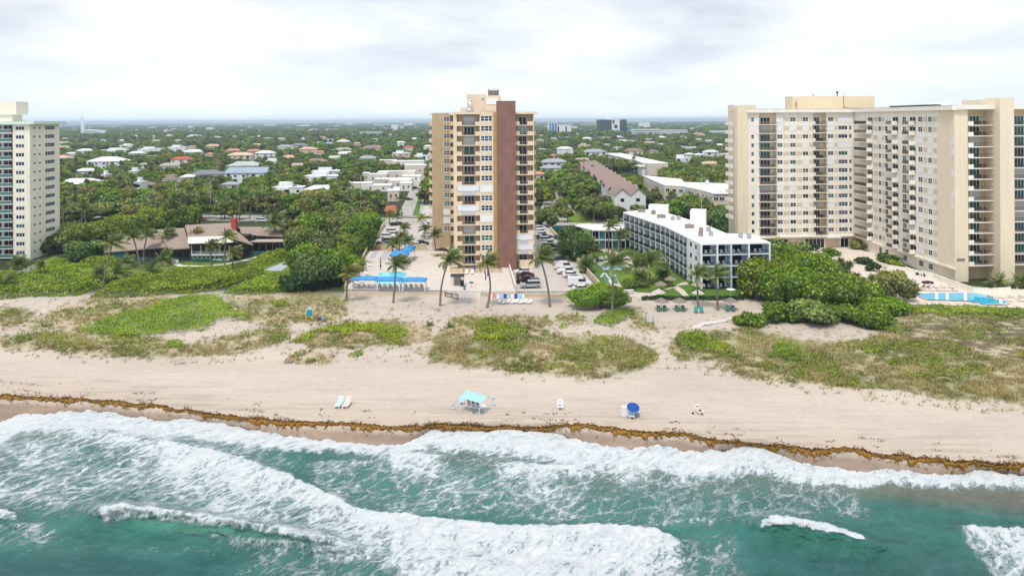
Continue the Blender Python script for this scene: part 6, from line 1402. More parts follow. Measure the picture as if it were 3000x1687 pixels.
# palms lining the coast road and rising above the trees
rp2 = random.Random(9); np3 = 0; PN = []
for i in range(1400):
    px = rp2.uniform(150, 2150); py = rp2.uniform(505, 690) if rp2.random() < .75 else rp2.uniform(470, 520)
    if 1195 < px < 1610 or (px > 1150 and py > 655) or (250 < px < 850 and py > 655): continue
    h = rp2.uniform(7, 11); x, y, _ = at(px, py); top = proj(x, y, h)
    if any(k[0]-3 < px < k[1]+3 and k[2]-6 < top[1]+12 and top[1]-8 < k[3]+4 and y < k[4]+30 for k in KEEP): continue
    if any(hypot(x-k[5], y-k[4]) < max(k[6], k[7])*.6+2 for k in KEEP): continue
    fn_ = rp2.random() < .3; PN.append((palm(px, py, px+rp2.uniform(-6, 6), top[1], rp2.uniform(.85, 1.2), 'palm', 'palms among the trees behind the coast road', k=np3, fan=fn_), px, top[1], 'round headed palm' if fn_ else 'feathery palm')); np3 += 1
    if np3 > 95: break
for (o, px, py, k), lb in zip(PN, name_by_place([(q[1], q[2], q[3]) for q in PN])): o['label'] = lb
# ---------- sea grape thickets: large crowns that reach the ground
def thicket(px, py, W_, Hh_, nl, n, size, m, seed, label, group=None, sy=1.0, name='sea_grape_tree', cat='tree'):
    x, y, _ = at(px, py); t = thing(name, label, cat, (x, y, 0), 0, group)
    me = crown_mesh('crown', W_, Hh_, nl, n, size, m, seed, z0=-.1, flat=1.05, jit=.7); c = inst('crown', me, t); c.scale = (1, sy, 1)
    r = random.Random(seed); b = MB()
    for i in range(6): a = r.uniform(0, 6.28); b.tube([(cos(a)*.6, sin(a)*.6, -.2), (cos(a)*W_*.2, sin(a)*W_*.2, Hh_*.4)], [.14, .06], 4)
    inst('trunk', b.mesh('trunk', bark), t); return t
GR = [ # right mass
 (2240,872,13,8.2,16,7200,.30,lf_grape,101,'sea grape tree at the left end of the large thicket'), (2300,815,13,8.5,14,5200,.30,lf_grape,102,'sea grape tree behind the thicket, beside the hotel corner'), (2330,895,14,8.2,16,7800,.30,lf_grape,103,'sea grape tree in the front left of the large thicket'),
 (2400,850,12,8.2,16,7000,.30,lf_grape,104,'tallest sea grape tree in the middle of the large thicket'), (2450,925,14,7.8,16,7800,.29,lf_grape,105,'sea grape tree at the front middle of the large thicket'), (2490,892,11,6.3,14,5500,.30,lf_grape,106,'sea grape tree sloping towards the car park'),
 (2540,952,12,4.6,14,6000,.28,lf_grape,107,'lower sea grape tree at the right front of the large thicket'), (2290,945,8,4.2,10,3000,.28,lf_grape,108,'shrubby sea grape at the left foot of the thicket'), (2200,950,6,2.5,8,1600,.26,lf_grape,109,'small shrub by the line of pale stones'), (2595,925,10,4.2,10,3600,.28,lf_grape,110,'low sea grape at the right end of the thicket'), (2380,950,9,4.5,10,3600,.28,lf_tree,111,'dull green shrub under the thicket front'),
 (2310,770,10,6.5,10,2600,.34,lf_tree,112,'dark tree beside the hotel corner'),
 # left of the terrace
 (985,832,12,6.5,14,5200,.32,lf_bright,113,'sea grape tree nearest the terrace corner'), (930,840,13,6.5,14,5200,.32,lf_tree,114,'dark tree between the lawn and the terrace corner'), (1010,780,12,7.5,14,4600,.33,lf_bright,115,'bright tree beside the long pale wall'), (950,775,13,8,14,4600,.33,lf_tree,116,'dark green tree in the middle of the left thicket'), (895,800,12,6.5,12,4200,.33,lf_bright,117,'bright tree at the right end of the restaurant lawn'), (1045,735,12,8,14,3800,.34,lf_bright,118,'bright tree below the hedge by the car park'), (985,722,13,8.5,14,3800,.35,lf_tree,119,'tree behind the left thicket'), (925,725,13,9,14,3800,.35,lf_bright,120,'tree right of the restaurant gable'), (1075,695,11,8,12,3000,.35,lf_bright,121,'bright tree beside the long wall near the road'), (1015,690,12,8,12,3000,.36,lf_tree,122,'dark tree left of the long wall near the road'), (880,745,10,7,11,3000,.34,lf_tree,123,'dark tree just right of the restaurant'),
 (870,855,8,4.5,10,2400,.3,lf_dark,124,'dark shrub at the front of the left thicket'), (1035,800,8,4.5,9,2400,.3,lf_bright,125,'bright shrub along the wall beside the terrace'),
 # behind the restaurant and by the left tower
 (290,735,15,9.5,16,5200,.34,lf_bright,126,'large bright tree between the left tower and the restaurant'), (215,735,13,9,14,4600,.34,lf_tree,127,'dark tree right of the left tower'), (360,705,14,9.5,14,4200,.35,lf_bright,128,'bright tree behind the left restaurant roof'), (250,760,11,6,12,3600,.32,lf_tree,129,'dark tree behind the turquoise fence'), (150,742,9,6,10,2600,.32,lf_tree,130,'tree at the foot of the left tower'), (440,685,13,9.5,14,3400,.36,lf_bright,132,'bright tree with yellow top behind the restaurant'), (540,680,12,9.5,12,3000,.36,lf_bright,133,'bright tree left of the red chimney'),
 (1690,760,11,7.5,14,3600,.32,lf_tree,134,'dark tree beside the car park wall and the hotel wing'), (1665,715,9,6.5,10,2400,.33,lf_tree,135,'dark tree by the green skip'),
 (2615,878,9,6.5,12,3200,.26,lf_tree,136,'spreading tree between the parked cars and the angular pool'), (2500,705,9,4.5,11,2200,.33,lf_tree,137,'dark clump in the inner corner of the cream tower'), (2530,728,8,3.2,9,1800,.33,lf_tree,138,'rounded clump on the court before the cream tower'), (2118,690,11,9,12,2600,.36,lf_tree,139,'branching tree between the hotel and the cream tower'),
 (1540+410/4.025,635,9,7,10,1900,.38,lf_tree,140,'round tree on the driveway island'), (1600,665,10,7.5,10,1900,.38,lf_tree,141,'tree beside the brick tower by the first parked cars'), (1775,640,9,6.5,10,1900,.38,lf_bright,142,'bright tree above the hotel wing roof'),
]
for a in GR: thicket(a[0], a[1], a[2], a[3]*(1.22 if 113 <= a[8] <= 123 else 1), a[4], int(a[5]*.8), a[6], a[7], a[8], a[9])
# ---------- clipped or creeping beds of leaves
def bed(poly, h, dens, size, m, label, seed, name='ground_cover', cat=None, kind='stuff', lump=1.0, zb_=0, rag=0):
    r = np.random.RandomState(seed); P = np.array([at(x, y)[:2] for x, y in poly]); x0, y0 = P.min(0); x1, y1 = P.max(0); n = int((x1-x0)*(y1-y0)*dens)
    X = r.uniform(x0, x1, n); Y = r.uniform(y0, y1, n); k = inpoly(X+(fbm(X/2, Y/2, seed)-.5)*2.2*lump, Y+(fbm(X/2, Y/2, seed+9)-.5)*2.2*lump, [tuple(p) for p in P]); X, Y = X[k], Y[k]
    # distance to the edge, for a rounded rim
    D = np.full(len(X), 1e9)
    for i in range(len(P)):
        a, b_ = P[i], P[(i+1) % len(P)]; e_ = b_-a; l2 = max((e_**2).sum(), 1e-6); t_ = np.clip(((X-a[0])*e_[0]+(Y-a[1])*e_[1])/l2, 0, 1); D = np.minimum(D, np.hypot(X-a[0]-t_*e_[0], Y-a[1]-t_*e_[1]))
    if rag: kk = D > (fbm(X/3.0, Y/3.0, seed+21)-.30)*rag+(fbm(X/.9, Y/.9, seed+22)-.5)*rag*.5; X, Y, D = X[kk], Y[kk], D[kk]
    prof = np.clip(D/(h*.9+.2), 0, 1)**.5
    hz_ = h*prof*(.62+.75*(fbm(X/2.6, Y/2.6, seed+3)-.2)*lump); Zc = hz_*np.where(D < h, r.uniform(.1, 1, len(X)), r.uniform(.72, 1.04, len(X)))
    pxs = 1500+X*F/np.maximum(Y, 1); pys = HY+F*CH/np.maximum(Y, 1); Zc = Zc+np.where(pys > 862, TZ(pxs, pys), 0)
    tone = np.clip(.42+(fbm(X/3.5, Y/3.5, seed+5)-.5)*1.1+r.normal(0, .20, len(X))+(hz_/h-.6)*.35, 0, 1)
    nr_ = np.tile([[0, -.25, 1.0]], (len(X), 1)); V, Fq = cards(np.c_[X, Y, Zc+zb_], nr_, size, r, jit=.75)
    # dense under-layer
    me = npmesh(name, V, Fq, m, attr={'leaf': ('FACE', tone)})
    o = inst(name, me); prop(o, label, cat, kind=kind)
    return o
BEDS = [
 ([(-80,805),(60,806),(130,806),(225,803),(290,806),(330,815),(303,836),(262,856),(225,868),(95,870),(-80,885)],1.9,'leafy green bed left of the dark path cut'), ([(125,792),(150,780),(228,778),(234,803),(128,806)],1.5,'raised clipped bed behind the left green bed'), ([(145,768),(192,760),(188,776),(148,780)],1.2,'small clipped clump near the white fence'),
 ([(228,762),(345,756),(350,782),(238,786)],1.9,'dark based hedge below the turquoise fence'),
 ([(270,870),(308,843),(350,826),(420,813),(500,797),(650,789),(745,786),(772,791),(776,803),(700,830),(620,854),(560,860),(430,872),(310,877)],1.9,'widest leafy green bed in front of the restaurant'), ([(652,862),(702,839),(782,810),(850,806),(870,850),(800,862),(700,868)],1.8,'leafy green bed right of the slanting cut'), ([(731,780),(752,756),(800,742),(876,726),(882,745),(778,781)],2.0,'long bright hedge between restaurant lawn and the grey ramp'),
 ([(200,972),(330,935),(440,900),(560,868),(650,866),(672,900),(735,932),(735,947),(640,950),(632,975),(530,987),(410,1007),(290,992),(215,987)],.8,'large creeping green patch on the left dune'), ([(480,1010),(540,998),(548,1026),(470,1032)],.5,'small green patch below the large dune patch'), ([(788,893),(850,880),(852,905),(795,912)],.6,'round green clump beside the yellow frame'),
 ([(875,995),(930,966),(1000,952),(1060,957),(1170,962),(1215,977),(1200,1000),(1140,1010),(1110,1003),(1060,990),(1040,1013),(1000,1010),(985,985),(950,985),(900,1012),(868,1010)],.6,'creeping green patch on the middle dune'), ([(1012,1042),(1060,1025),(1070,1038),(1025,1053)],.5,'small oval green patch beside the life ring'),
 ([(1380,992),(1400,957),(1430,945),(1470,958),(1540,968),(1552,985),(1510,1012),(1440,1022),(1390,1015)],1.1,'dark leafy shrub patch on the centre dune'), ([(1340,1000),(1350,975),(1372,972),(1370,1000)],.8,'yellow green tuft left of the dark shrub patch'), ([(1575,948),(1600,932),(1625,942),(1620,956),(1580,957)],.9,'round bush above the centre dune'), ([(1632,958),(1660,946),(1674,965),(1640,973)],.8,'second round bush above the centre dune'), ([(1580,975),(1608,970),(1615,985),(1585,990)],.6,'small clump under the second round bush'), ([(1712,980),(1735,975),(1737,992),(1716,993)],.6,'tiny clump at the right of the centre dune'), ([(1440,1020),(1520,1012),(1560,1020),(1500,1035),(1450,1032)],.4,'low lime coloured patch under the dark shrubs'),
 ([(1730,950),(1760,915),(1840,905),(1868,925),(1830,945),(1805,965),(1745,960)],.8,'creeping bright patch below the tall bush'),
 ([(1962,1012),(1985,985),(2060,978),(2082,1000),(2160,1030),(2172,1057),(2090,1052),(1990,1036)],1.2,'bright shrub patch at the left end of the right dune'), ([(2245,1060),(2262,1020),(2330,1013),(2355,1035),(2348,1068),(2262,1078)],1.0,'round shrub patch on the right dune'), ([(2500,1030),(2570,1018),(2600,1040),(2540,1050)],.5,'lime patch under the large thicket'), ([(2590,1060),(2640,1050),(2660,1075),(2600,1080)],.6,'small shrub patch in the right dune grass'), ([(2700,1060),(2760,1050),(2790,1080),(2720,1085)],.4,'flat green patch at the right of the dune'), ([(2935,1140),(2975,1138),(2978,1148),(2940,1150)],.3,'lone flat green spot near the right edge'), ([(2665,1020),(2690,1010),(2705,1030),(2675,1035)],.4,'tiny green clump in the brown scrub'),
 ([(2560,905),(2750,906),(3000,918),(3400,938),(3400,965),(3000,945),(2700,935),(2540,935)],.9,'dense scrub strip along the pool fence'), ([(2560,950),(2640,960),(2640,990),(2560,985)],.8,'yellow green scrub right of the thicket'),
]
for i, (p, h, lb) in enumerate(BEDS):
    big = h*1.0
    dark = 'dark' in lb
    near_ = i > 6; bed(p, h, 26 if near_ else 15, .17 if near_ else .24, lf_grape if dark and 'based' not in lb and 'path' not in lb else (lf_grape if 'strip' in lb or 'sage' in lb else lf_bed), lb, 300+i, rag=(0 if not near_ else (5 if i in (7, 10) else 2.6)))
GREENP = [b_[0] for b_ in BEDS]
thicket(1752,900,12,4.8,14,5200,.22,lf_bed,150,'tall rounded bright bush at the corner of the car park',None,.75,'bush','bush')
hedgem = lf_tree
bed([(1880,872),(2180,872),(2180,880),(1880,880)], 1.5, 60, .16, lf_dark, 'long clipped hedge between the hotel lawn and the sand, behind the thatched umbrellas', 400, 'hedge', 'hedge', None, .15)
bed([(1800,872),(1838,872),(1838,880),(1800,880)], 1.5, 60, .16, lf_dark, 'short clipped hedge left of the beach gate of the hotel', 401, 'hedge', 'hedge', None, .15)
bed([(1815,858),(1822,825),(1850,818),(1872,832),(1868,855)], 2.3, 50, .18, lf_bed, 'rounded bush beside the shuffleboard court', 402, 'bush', 'bush', None, .5) if 0 else thicket(1840,850,4.6,2.6,7,1300,.17,lf_grape,151,'rounded dark green bush beside the shuffleboard court',None,1,'bush','bush')
bed([(2010,826),(2032,822),(2054,848),(2046,858)], 1.2, 40, .17, lf_grape, 'clipped hedge along the white hotel wall', 403, 'hedge', 'hedge', None, .2)
bed([(2822,843),(2900,846),(2902,856),(2860,858),(2825,850)], 1.5, 45, .17, lf_grape, 'clipped curved hedge in front of the cream tower balconies', 404, 'hedge', 'hedge', None, .2)
bed([(1264,754),(1320,752),(1322,760),(1262,762)], 2.2, 45, .18, lf_hb, 'dark rounded hedge on the tan wall beside the brick tower', 405, 'hedge', 'hedge', None, .4); bed([(1275,735),(1312,733),(1314,741),(1274,742)], 2.0, 45, .18, lf_hb, 'dark hedge behind the tan wall beside the brick tower', 406, 'hedge', 'hedge', None, .4)
bed([(1141,655),(1178,652),(1180,660),(1142,662)], .8, 25, .25, lf_hb, 'brownish planting bed at the car park entrance', 407, 'shrub_bed', 'shrub bed', None, .4)
bed([(1060,715),(1085,690),(1128,640),(1122,660),(1085,712),(1070,722)], 4.2, 14, .34, lf_bed, 'tall bright hedge along the long pale wall', 408, 'hedge', 'hedge', None, .3); bed([(1000,845),(1035,788),(1050,770),(1064,775),(1040,812),(1015,850)], 2.4, 20, .25, lf_bed, 'bright hedge beside the terrace wall', 409, 'hedge', 'hedge', None, .4)
for i, (x, y, w, h) in enumerate(((2385,735,4,1.4),(2430,748,7,1.0),(2530,775,5,1.2),(2600,772,6,1.6),(2465,790,4,1.0),(2345,757,5,1.2),(2560,795,4,1.2),(2625,785,5,1.2),(2330,745,5,1.2),(2370,775,5,1),(2410,800,5,1))):
    thicket(x, y, w, h+1.2, 6, 420, .26, lf_grape if i % 2 else lf_dark, 420+i, 'low shrub in the courtyard beds of the cream tower, '+['by the lobby glass','on the oval bed','under the court wall','against the terrace wall','beside the drive','left of the oval bed','next to the court wall end','right along the terrace wall','near the hotel side','along the drive edge','lowest along the drive'][i], 'courtyard shrubs of the cream tower', 1, 'shrub', 'shrub')
for i, (x, y) in enumerate(((2425,835),(2455,815),(2475,825),(2510,835),(2530,850),(2555,840),(2465,790),(2490,800),(2190+0,0))[:8]): palm(x, y, x, y-26, .75, 'small clipped palm lining the court drive, '+['nearest the thicket','second from the thicket','third along the drive','fourth along the drive','next to the lamp','by the white car','in the inner row','last of the inner row'][i], 'small palms along the court drive', k=i, fan=True, near=False)
for i, (x, y, s) in enumerate(((2925,843,.9),(2990,842,.9))): palm(x, y, x, y-16, s, 'squat palm in the bed '+('before the tall pier' if i == 0 else 'at the right picture edge'), None, near=True, wind=(.1, 0), nf=14, name='young_palm')
# ---------- dune grass: tufts of blades over the sand
r = np.random.RandomState(77); npx = 72000; GX = r.uniform(-150, 3200, npx); GY = r.uniform(835, 1215, npx); gm_ = np.zeros(npx)
for p in GRASS+SAGE: gm_ = np.maximum(gm_, soft(p, GX, GY, 12, 22))
clump = fbm(GX/34, GY/13, 19)
keep = (gm_*sstep(.27, .56, clump)*1.15 > r.uniform(.05, 1, npx)) | ((r.uniform(size=npx) < .035) & (GY > DUNE_TOP(GX)) & (GY < DUNE_BOT(GX)+25))
dark_ = np.zeros(npx)
for p in DARKL: dark_ = np.maximum(dark_, soft(p, GX, GY, 10, 20))
keep &= (dark_*sstep(.4, .55, fbm(GX/60, GY/22, 71)) < r.uniform(.2, 1, npx))
GX, GY = GX[keep], GY[keep]; V1g = TH*(GX-1500)+GY-HY; Yt = F*CH/V1g; Xt = (GX-1500-TH*(GY-HY))*Yt/F; nT = len(GX); nb = 7
sz = r.uniform(.32, .78, nT); Zt = TZ(GX, GY); Yt = F*(CH-Zt)/V1g; Xt = (GX-1500-TH*(GY-HY))*Yt/F; base = np.repeat(np.c_[Xt, Yt, Zt], nb, 0); N_ = nT*nb; s2 = np.repeat(sz, nb); a = r.uniform(0, 2*pi, N_); l = r.uniform(.25, 1.0, N_)*s2
base = base+np.c_[r.normal(0, .22, N_), r.normal(0, .22, N_), np.zeros(N_)]; tip = base+np.c_[np.cos(a)*l*.8+.22*s2, np.sin(a)*l*.8, s2*r.uniform(.5, 1.0, N_)]; w = np.c_[-np.sin(a), np.cos(a), np.zeros(N_)]*.05
V = np.stack([base-w, base+w, tip], 1).reshape(-1, 3); cc_ = np.repeat(np.clip((fbm(GX/70, GY/30, 44)-.5)*1.6+.45, 0, 1), nb)
me = npmesh('dune_grass', V, np.arange(3*N_).reshape(-1, 3), lf_grass, attr={'leaf': ('FACE', np.clip(cc_+r.normal(0, .22, N_), 0, 1))}); prop(inst('dune_grass', me), 'straw and olive dune grass growing in tufts over the sand', kind='stuff')
# ---------- creeping green vines in patches over the dune grass
r = np.random.RandomState(88); nv_ = 90000; GX = r.uniform(-100, 3200, nv_); GY = r.uniform(880, 1150, nv_); gm_ = np.zeros(nv_)
for p in GRASS: gm_ = np.maximum(gm_, soft(p, GX, GY, 8, 18))
V1g = TH*(GX-1500)+GY-HY; Zt = TZ(GX, GY); Yt = F*(CH-Zt)/V1g; Xt = (GX-1500-TH*(GY-HY))*Yt/F; pm = fbm(Xt/5.5, Yt/4.5, 91)
keep = (gm_ > .3) & (pm+(fbm(Xt/1.2, Yt/1.2, 92)-.5)*.3 > .57+.05*(GY > 1060)-.03*(GX > 2300)) & (r.uniform(size=nv_) < .8); P3 = np.c_[Xt, Yt, Zt+r.uniform(.1, .38, nv_)][keep]
V, Fq = cards(P3, np.tile([[0, -.2, 1.]], (len(P3), 1)), .19, r, jit=.7); prop(inst('creeping_vines', npmesh('creeping_vines', V, Fq, lf_bed, attr={'leaf': ('FACE', np.clip(.35+(pm[keep]-.6)*2+r.normal(0, .25, len(P3)), 0, 1))})), 'creeping green vines in ragged patches over the dunes', kind='stuff')
# ---------- trees of the town: 300 as things, the rest as one wood
rt = np.random.RandomState(31); pts = []
def blocked(x, y, h, w):
    px0, pt = proj(x, y, h); _, pb = proj(x, y, 0); hw_ = w*.5*F/y
    if y < 330:
        if 1195 < px0+hw_ and px0-hw_ < 1590: return True
    for k in KEEP:
        if y < k[4]+k[7] and px0+hw_*.75 > k[0] and px0-hw_*.75 < k[1] and pt < k[3] and pb > k[2]: return True
        if hypot(x-k[5], (y-k[4]-k[7]*.5)) < max(k[6], k[7])*.5+w*.3: return True
    return False
def onroad(x, y, w):
    px0, pb = proj(x, y, 0)
    for (x0, y0, x1, y1, m_) in ((1205,636,1268,440,26),(1640,640,1620,560,38),(1690,640,1640,590,20)):
        if min(y0, y1)-6 < pb < max(y0, y1)+10:
            t_ = (pb-y0)/(y1-y0); 
            if abs(px0-(x0+(x1-x0)*t_)) < m_*(.35+.65*(1-t_)): return True
    return False
N0 = 26000; vv = 4.2*(300/4.2)**rt.uniform(size=N0); Ys = F*CH/(300*(13/300)**rt.uniform(size=N0)); Xs = (rt.uniform(-350, 3350, N0)-1500)/F*Ys
cell = {}
order = np.argsort(Ys)
for i in order:
    x, y = float(Xs[i]), float(Ys[i]); s = rt.uniform(.62, 1.05)*(1 if y < 900 else 1.25)
    px0, pb = proj(x, y, 0)
    if y < 252 or (y < 300 and not (160 < px0 < 1090 or 1620 < px0 < 2155)): continue
    if y < 286 and (540 < px0 < 830): continue
    if 283 < y+(x+80)*.17 < 302 and px0 < 1260 and rt.rand() < .9: continue
    if y < 255: continue
    g = 6.5*s*(1 if y < 700 else 1.4+y/1800.); key = (int(x//g), int(y//g)); bad = False
    for dx in (-1, 0, 1):
        for dy in (-1, 0, 1):
            for (a, b_) in cell.get((key[0]+dx, key[1]+dy), ()):
                if (a-x)**2+(b_-y)**2 < (g*.72)**2: bad = True
    if bad or (y < 2700 and (blocked(x, y, 8.2*s, 8.5*s) or onroad(x, y, 8))): continue
    cell.setdefault(key, []).append((x, y)); pts.append((x, y, s))
pts.sort(key=lambda p: p[1])
kinds = [('broadleaf_tree', 'green broadleaf tree in the wooded neighbourhood'), ('broadleaf_tree', 'wide spreading green tree in the wooded neighbourhood'), ('broadleaf_tree', 'tall narrow green tree in the wooded neighbourhood'), ('broadleaf_tree', 'bright light green tree in the wooded neighbourhood'), ('flowering_tree', 'yellow green tree standing out in the wooded neighbourhood')]
vis = [p for p in pts if p[1] < 900 and -60 < proj(p[0], p[1], 0)[0] < 2170][:300]; vs = set(vis); TN = []
for x, y, s in vis:
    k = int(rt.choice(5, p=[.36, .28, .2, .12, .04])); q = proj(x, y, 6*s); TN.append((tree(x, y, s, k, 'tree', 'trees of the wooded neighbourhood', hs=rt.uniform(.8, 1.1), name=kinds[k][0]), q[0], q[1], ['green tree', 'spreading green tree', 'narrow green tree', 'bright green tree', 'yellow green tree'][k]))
for (o, px, py, k), lb in zip(TN, name_by_place([(q[1], q[2], q[3]) for q in TN])): o['label'] = lb
rest = [p for p in pts if p not in vs]
def scatter(name, P, src, label, rmax=1.3):
    me = bpy.data.meshes.new(name); me.vertices.add(len(P)); me.vertices.foreach_set('co', np.array([(x, y, z) for x, y, z, s in P], np.float32).ravel())
    a = me.attributes.new('size', 'FLOAT', 'POINT'); a.data.foreach_set('value', np.array([q[3] for q in P], np.float32)); a = me.attributes.new('turn', 'FLOAT_VECTOR', 'POINT'); rr = np.zeros((len(P), 3), np.float32); rr[:, 2] = np.random.RandomState(len(P)).uniform(0, 6.28, len(P)); a.data.foreach_set('vector', rr.ravel())
    o = inst(name, me); ng = bpy.data.node_groups.new(name, 'GeometryNodeTree'); ng.interface.new_socket('Geometry', in_out='INPUT', socket_type='NodeSocketGeometry'); ng.interface.new_socket('Geometry', in_out='OUTPUT', socket_type='NodeSocketGeometry')
    gi = ng.nodes.new('NodeGroupInput'); go = ng.nodes.new('NodeGroupOutput'); ip = ng.nodes.new('GeometryNodeInstanceOnPoints'); oi = ng.nodes.new('GeometryNodeObjectInfo'); oi.inputs['Object'].default_value = src; oi.inputs['As Instance'].default_value = True
    na = ng.nodes.new('GeometryNodeInputNamedAttribute'); na.data_type = 'FLOAT'; na.inputs['Name'].default_value = 'size'; nv = ng.nodes.new('GeometryNodeInputNamedAttribute'); nv.data_type = 'FLOAT_VECTOR'; nv.inputs['Name'].default_value = 'turn'
    l_ = ng.links.new; l_(gi.outputs[0], ip.inputs['Points']); l_(oi.outputs['Geometry'], ip.inputs['Instance']); l_(na.outputs['Attribute'], ip.inputs['Scale']); l_(nv.outputs['Attribute'], ip.inputs['Rotation']); l_(ip.outputs[0], go.inputs[0])
    md = o.modifiers.new('scatter', 'NODES'); md.node_group = ng; prop(o, label, kind='stuff'); return o
srcs = {}
for o in COL.objects:
    if o.name.startswith('crown') and o.data in CR and o.data.name not in srcs: srcs[o.data.name] = o
sl = list(srcs.values())
sp = [[] for _ in sl]
for x, y, s in rest: sp[int(rt.choice(len(sl), p=None if len(sl) < 5 else [.36, .3, .2, .1, .04]))].append((x, y, 0 if y < 2500 else -1.5, s*(1 if y < 1500 else 1.35)))
for i, P in enumerate(sp): 
    if P: scatter('far_wood', P, sl[i], 'mass of distant trees stretching to the horizon')
# a dark understorey the crowns stand in, reaching to the horizon
gx2 = np.r_[np.arange(-900, 3901, 14)]; gv = np.r_[5.2:13:.35, 13:40:1.2, 40:150:3.2]; PX2, VV = np.meshgrid(gx2, gv); Y2 = F*CH/VV; X2 = (PX2-1500)*Y2/F
wv_ = np.clip(Y2/420, 0, 1); hh_ = (fbm(X2/28, Y2/45, 501, 4)*9-1.2+fbm(X2/9, Y2/12, 502, 2)*2.0)*np.where(Y2 < 1100, .35, 1)*wv_+np.where(Y2 > 3500, 2, 0)
for k in KEEP:
    if k[4] > 380:
        m2 = (np.abs(X2-k[5]) < k[6]*.65+5) & (Y2 > k[4]-45-k[4]*.28*(k[4] > 1200)-k[4]*.05) & (Y2 < k[4]+k[7]+6); hh_[m2] = -.6
road_m = (Y2 < 640) & (np.abs(PX2-np.interp(VV, [87, 283], [1268, 1205])) < 60); hh_[road_m] = -.8; hh_[(PX2 > 1560) & (PX2 < 1760) & (VV > 190)] = -.8; hh_[(VV > 250)] = -.8
nr, nc = PX2.shape; idx = np.arange(nr*nc).reshape(nr, nc); Fq = np.stack([idx[:-1, :-1], idx[:-1, 1:], idx[1:, 1:], idx[1:, :-1]], -1).reshape(-1, 4)
Cu = (np.array([.065,.09,.036])[None, None]*(1+1.5*(fbm(X2/60, Y2/90, 503)-.45))[..., None])
um = bpy.data.materials.new('understorey'); um.use_nodes = True; t = um.node_tree; p = t.nodes['Principled BSDF']; a_ = N(t, 'ShaderNodeAttribute', attribute_name='tint'); t.links.new(a_.outputs['Color'], p.inputs['Base Color']); p.inputs['Roughness'].default_value = 1; p.inputs['Specular IOR Level'].default_value = 0
prop(inst('undergrowth', npmesh('undergrowth', np.stack([X2, Y2, hh_], -1).reshape(-1, 3), Fq, um, col={'tint': Cu.reshape(-1, 3)})), 'undergrowth and canopy of the distant woods', kind='stuff')
# ================================================================ cars
paint = {n: mat('paint_'+n, c, .28, 0, spec=.5) for n, c in (('white', (.72,.73,.74)), ('black', (.012,.013,.016)), ('silver', (.38,.40,.42)), ('navy', (.02,.035,.09)), ('maroon', (.07,.015,.02)), ('grey', (.14,.15,.16)), ('red', (.35,.02,.02)), ('green', (.03,.09,.08)), ('blue', (.04,.12,.25)))}
tyre = mat('tyre', (.02,.02,.02), .9, 0); rim = mat('rim', (.5,.5,.52), .3, 0, metal=.7); cglass = mat('car_glass', (.012,.015,.02), .08, 0, spec=.6); lampw = mat('lamp_glass', (.7,.7,.68), .2, 0); lampr = mat('lamp_red', (.4,.02,.02), .3, 0); undr = mat('underbody', (.02,.02,.02), .9, 0)
def sp(b, poly, y0, y1):
    n = len(poly); k = len(b.v); b.v += [(x, y0, z) for x, z in poly]+[(x, y1, z) for x, z in poly]
    for i in range(n): j = (i+1) % n; b.f.append((k+i, k+j, k+n+j, k+n+i)); b.mi.append(b.m)
    b.f.append(tuple(k+i for i in range(n-1, -1, -1))); b.f.append(tuple(k+n+i for i in range(n))); b.mi += [b.m, b.m]
CARS = {
 'sedan': (4.7, 1.82, [(-2.3,.35),(-2.35,.62),(-2.28,.92),(-1.6,1.0),(1.0,.97),(1.9,.84),(2.25,.70),(2.35,.45),(2.3,.3)], [(-1.75,.99),(-1.15,1.36),(.45,1.38),(1.2,.955)], [(-1.2,1.35),(-1.0,1.42),(.35,1.44),(.52,1.37)], (-1.42,1.42,.33)),
 'suv': (4.9, 1.95, [(-2.4,.42),(-2.45,.8),(-2.4,1.12),(1.15,1.12),(2.1,1.0),(2.4,.85),(2.45,.45)], [(-2.32,1.12),(-2.12,1.62),(.55,1.64),(1.25,1.11)], [(-2.2,1.6),(-2.05,1.74),(.4,1.76),(.65,1.62)], (-1.5,1.5,.38)),
 'van': (5.6, 2.0, [(-2.8,.4),(-2.8,1.25),(1.55,1.25),(2.3,1.1),(2.75,.95),(2.8,.45)], [(-.3,1.25),(-.3,1.85),(1.0,1.85),(1.65,1.24)], [(-2.78,1.251),(-2.7,2.1),(-2.5,2.18),(.75,2.18),(1.05,1.86),(-.301,1.86),(-.301,1.251)], (-1.75,1.8,.38)),
 'pickup': (5.7, 1.98, [(-2.85,.5),(-2.85,1.12),(1.1,1.14),(2.3,1.06),(2.8,.9),(2.85,.5)], [(-.75,1.13),(-.6,1.66),(.75,1.68),(1.4,1.13)], [(-.68,1.64),(-.55,1.8),(.65,1.82),(.85,1.66)], (-1.8,1.75,.41)),
}
_cm = {}
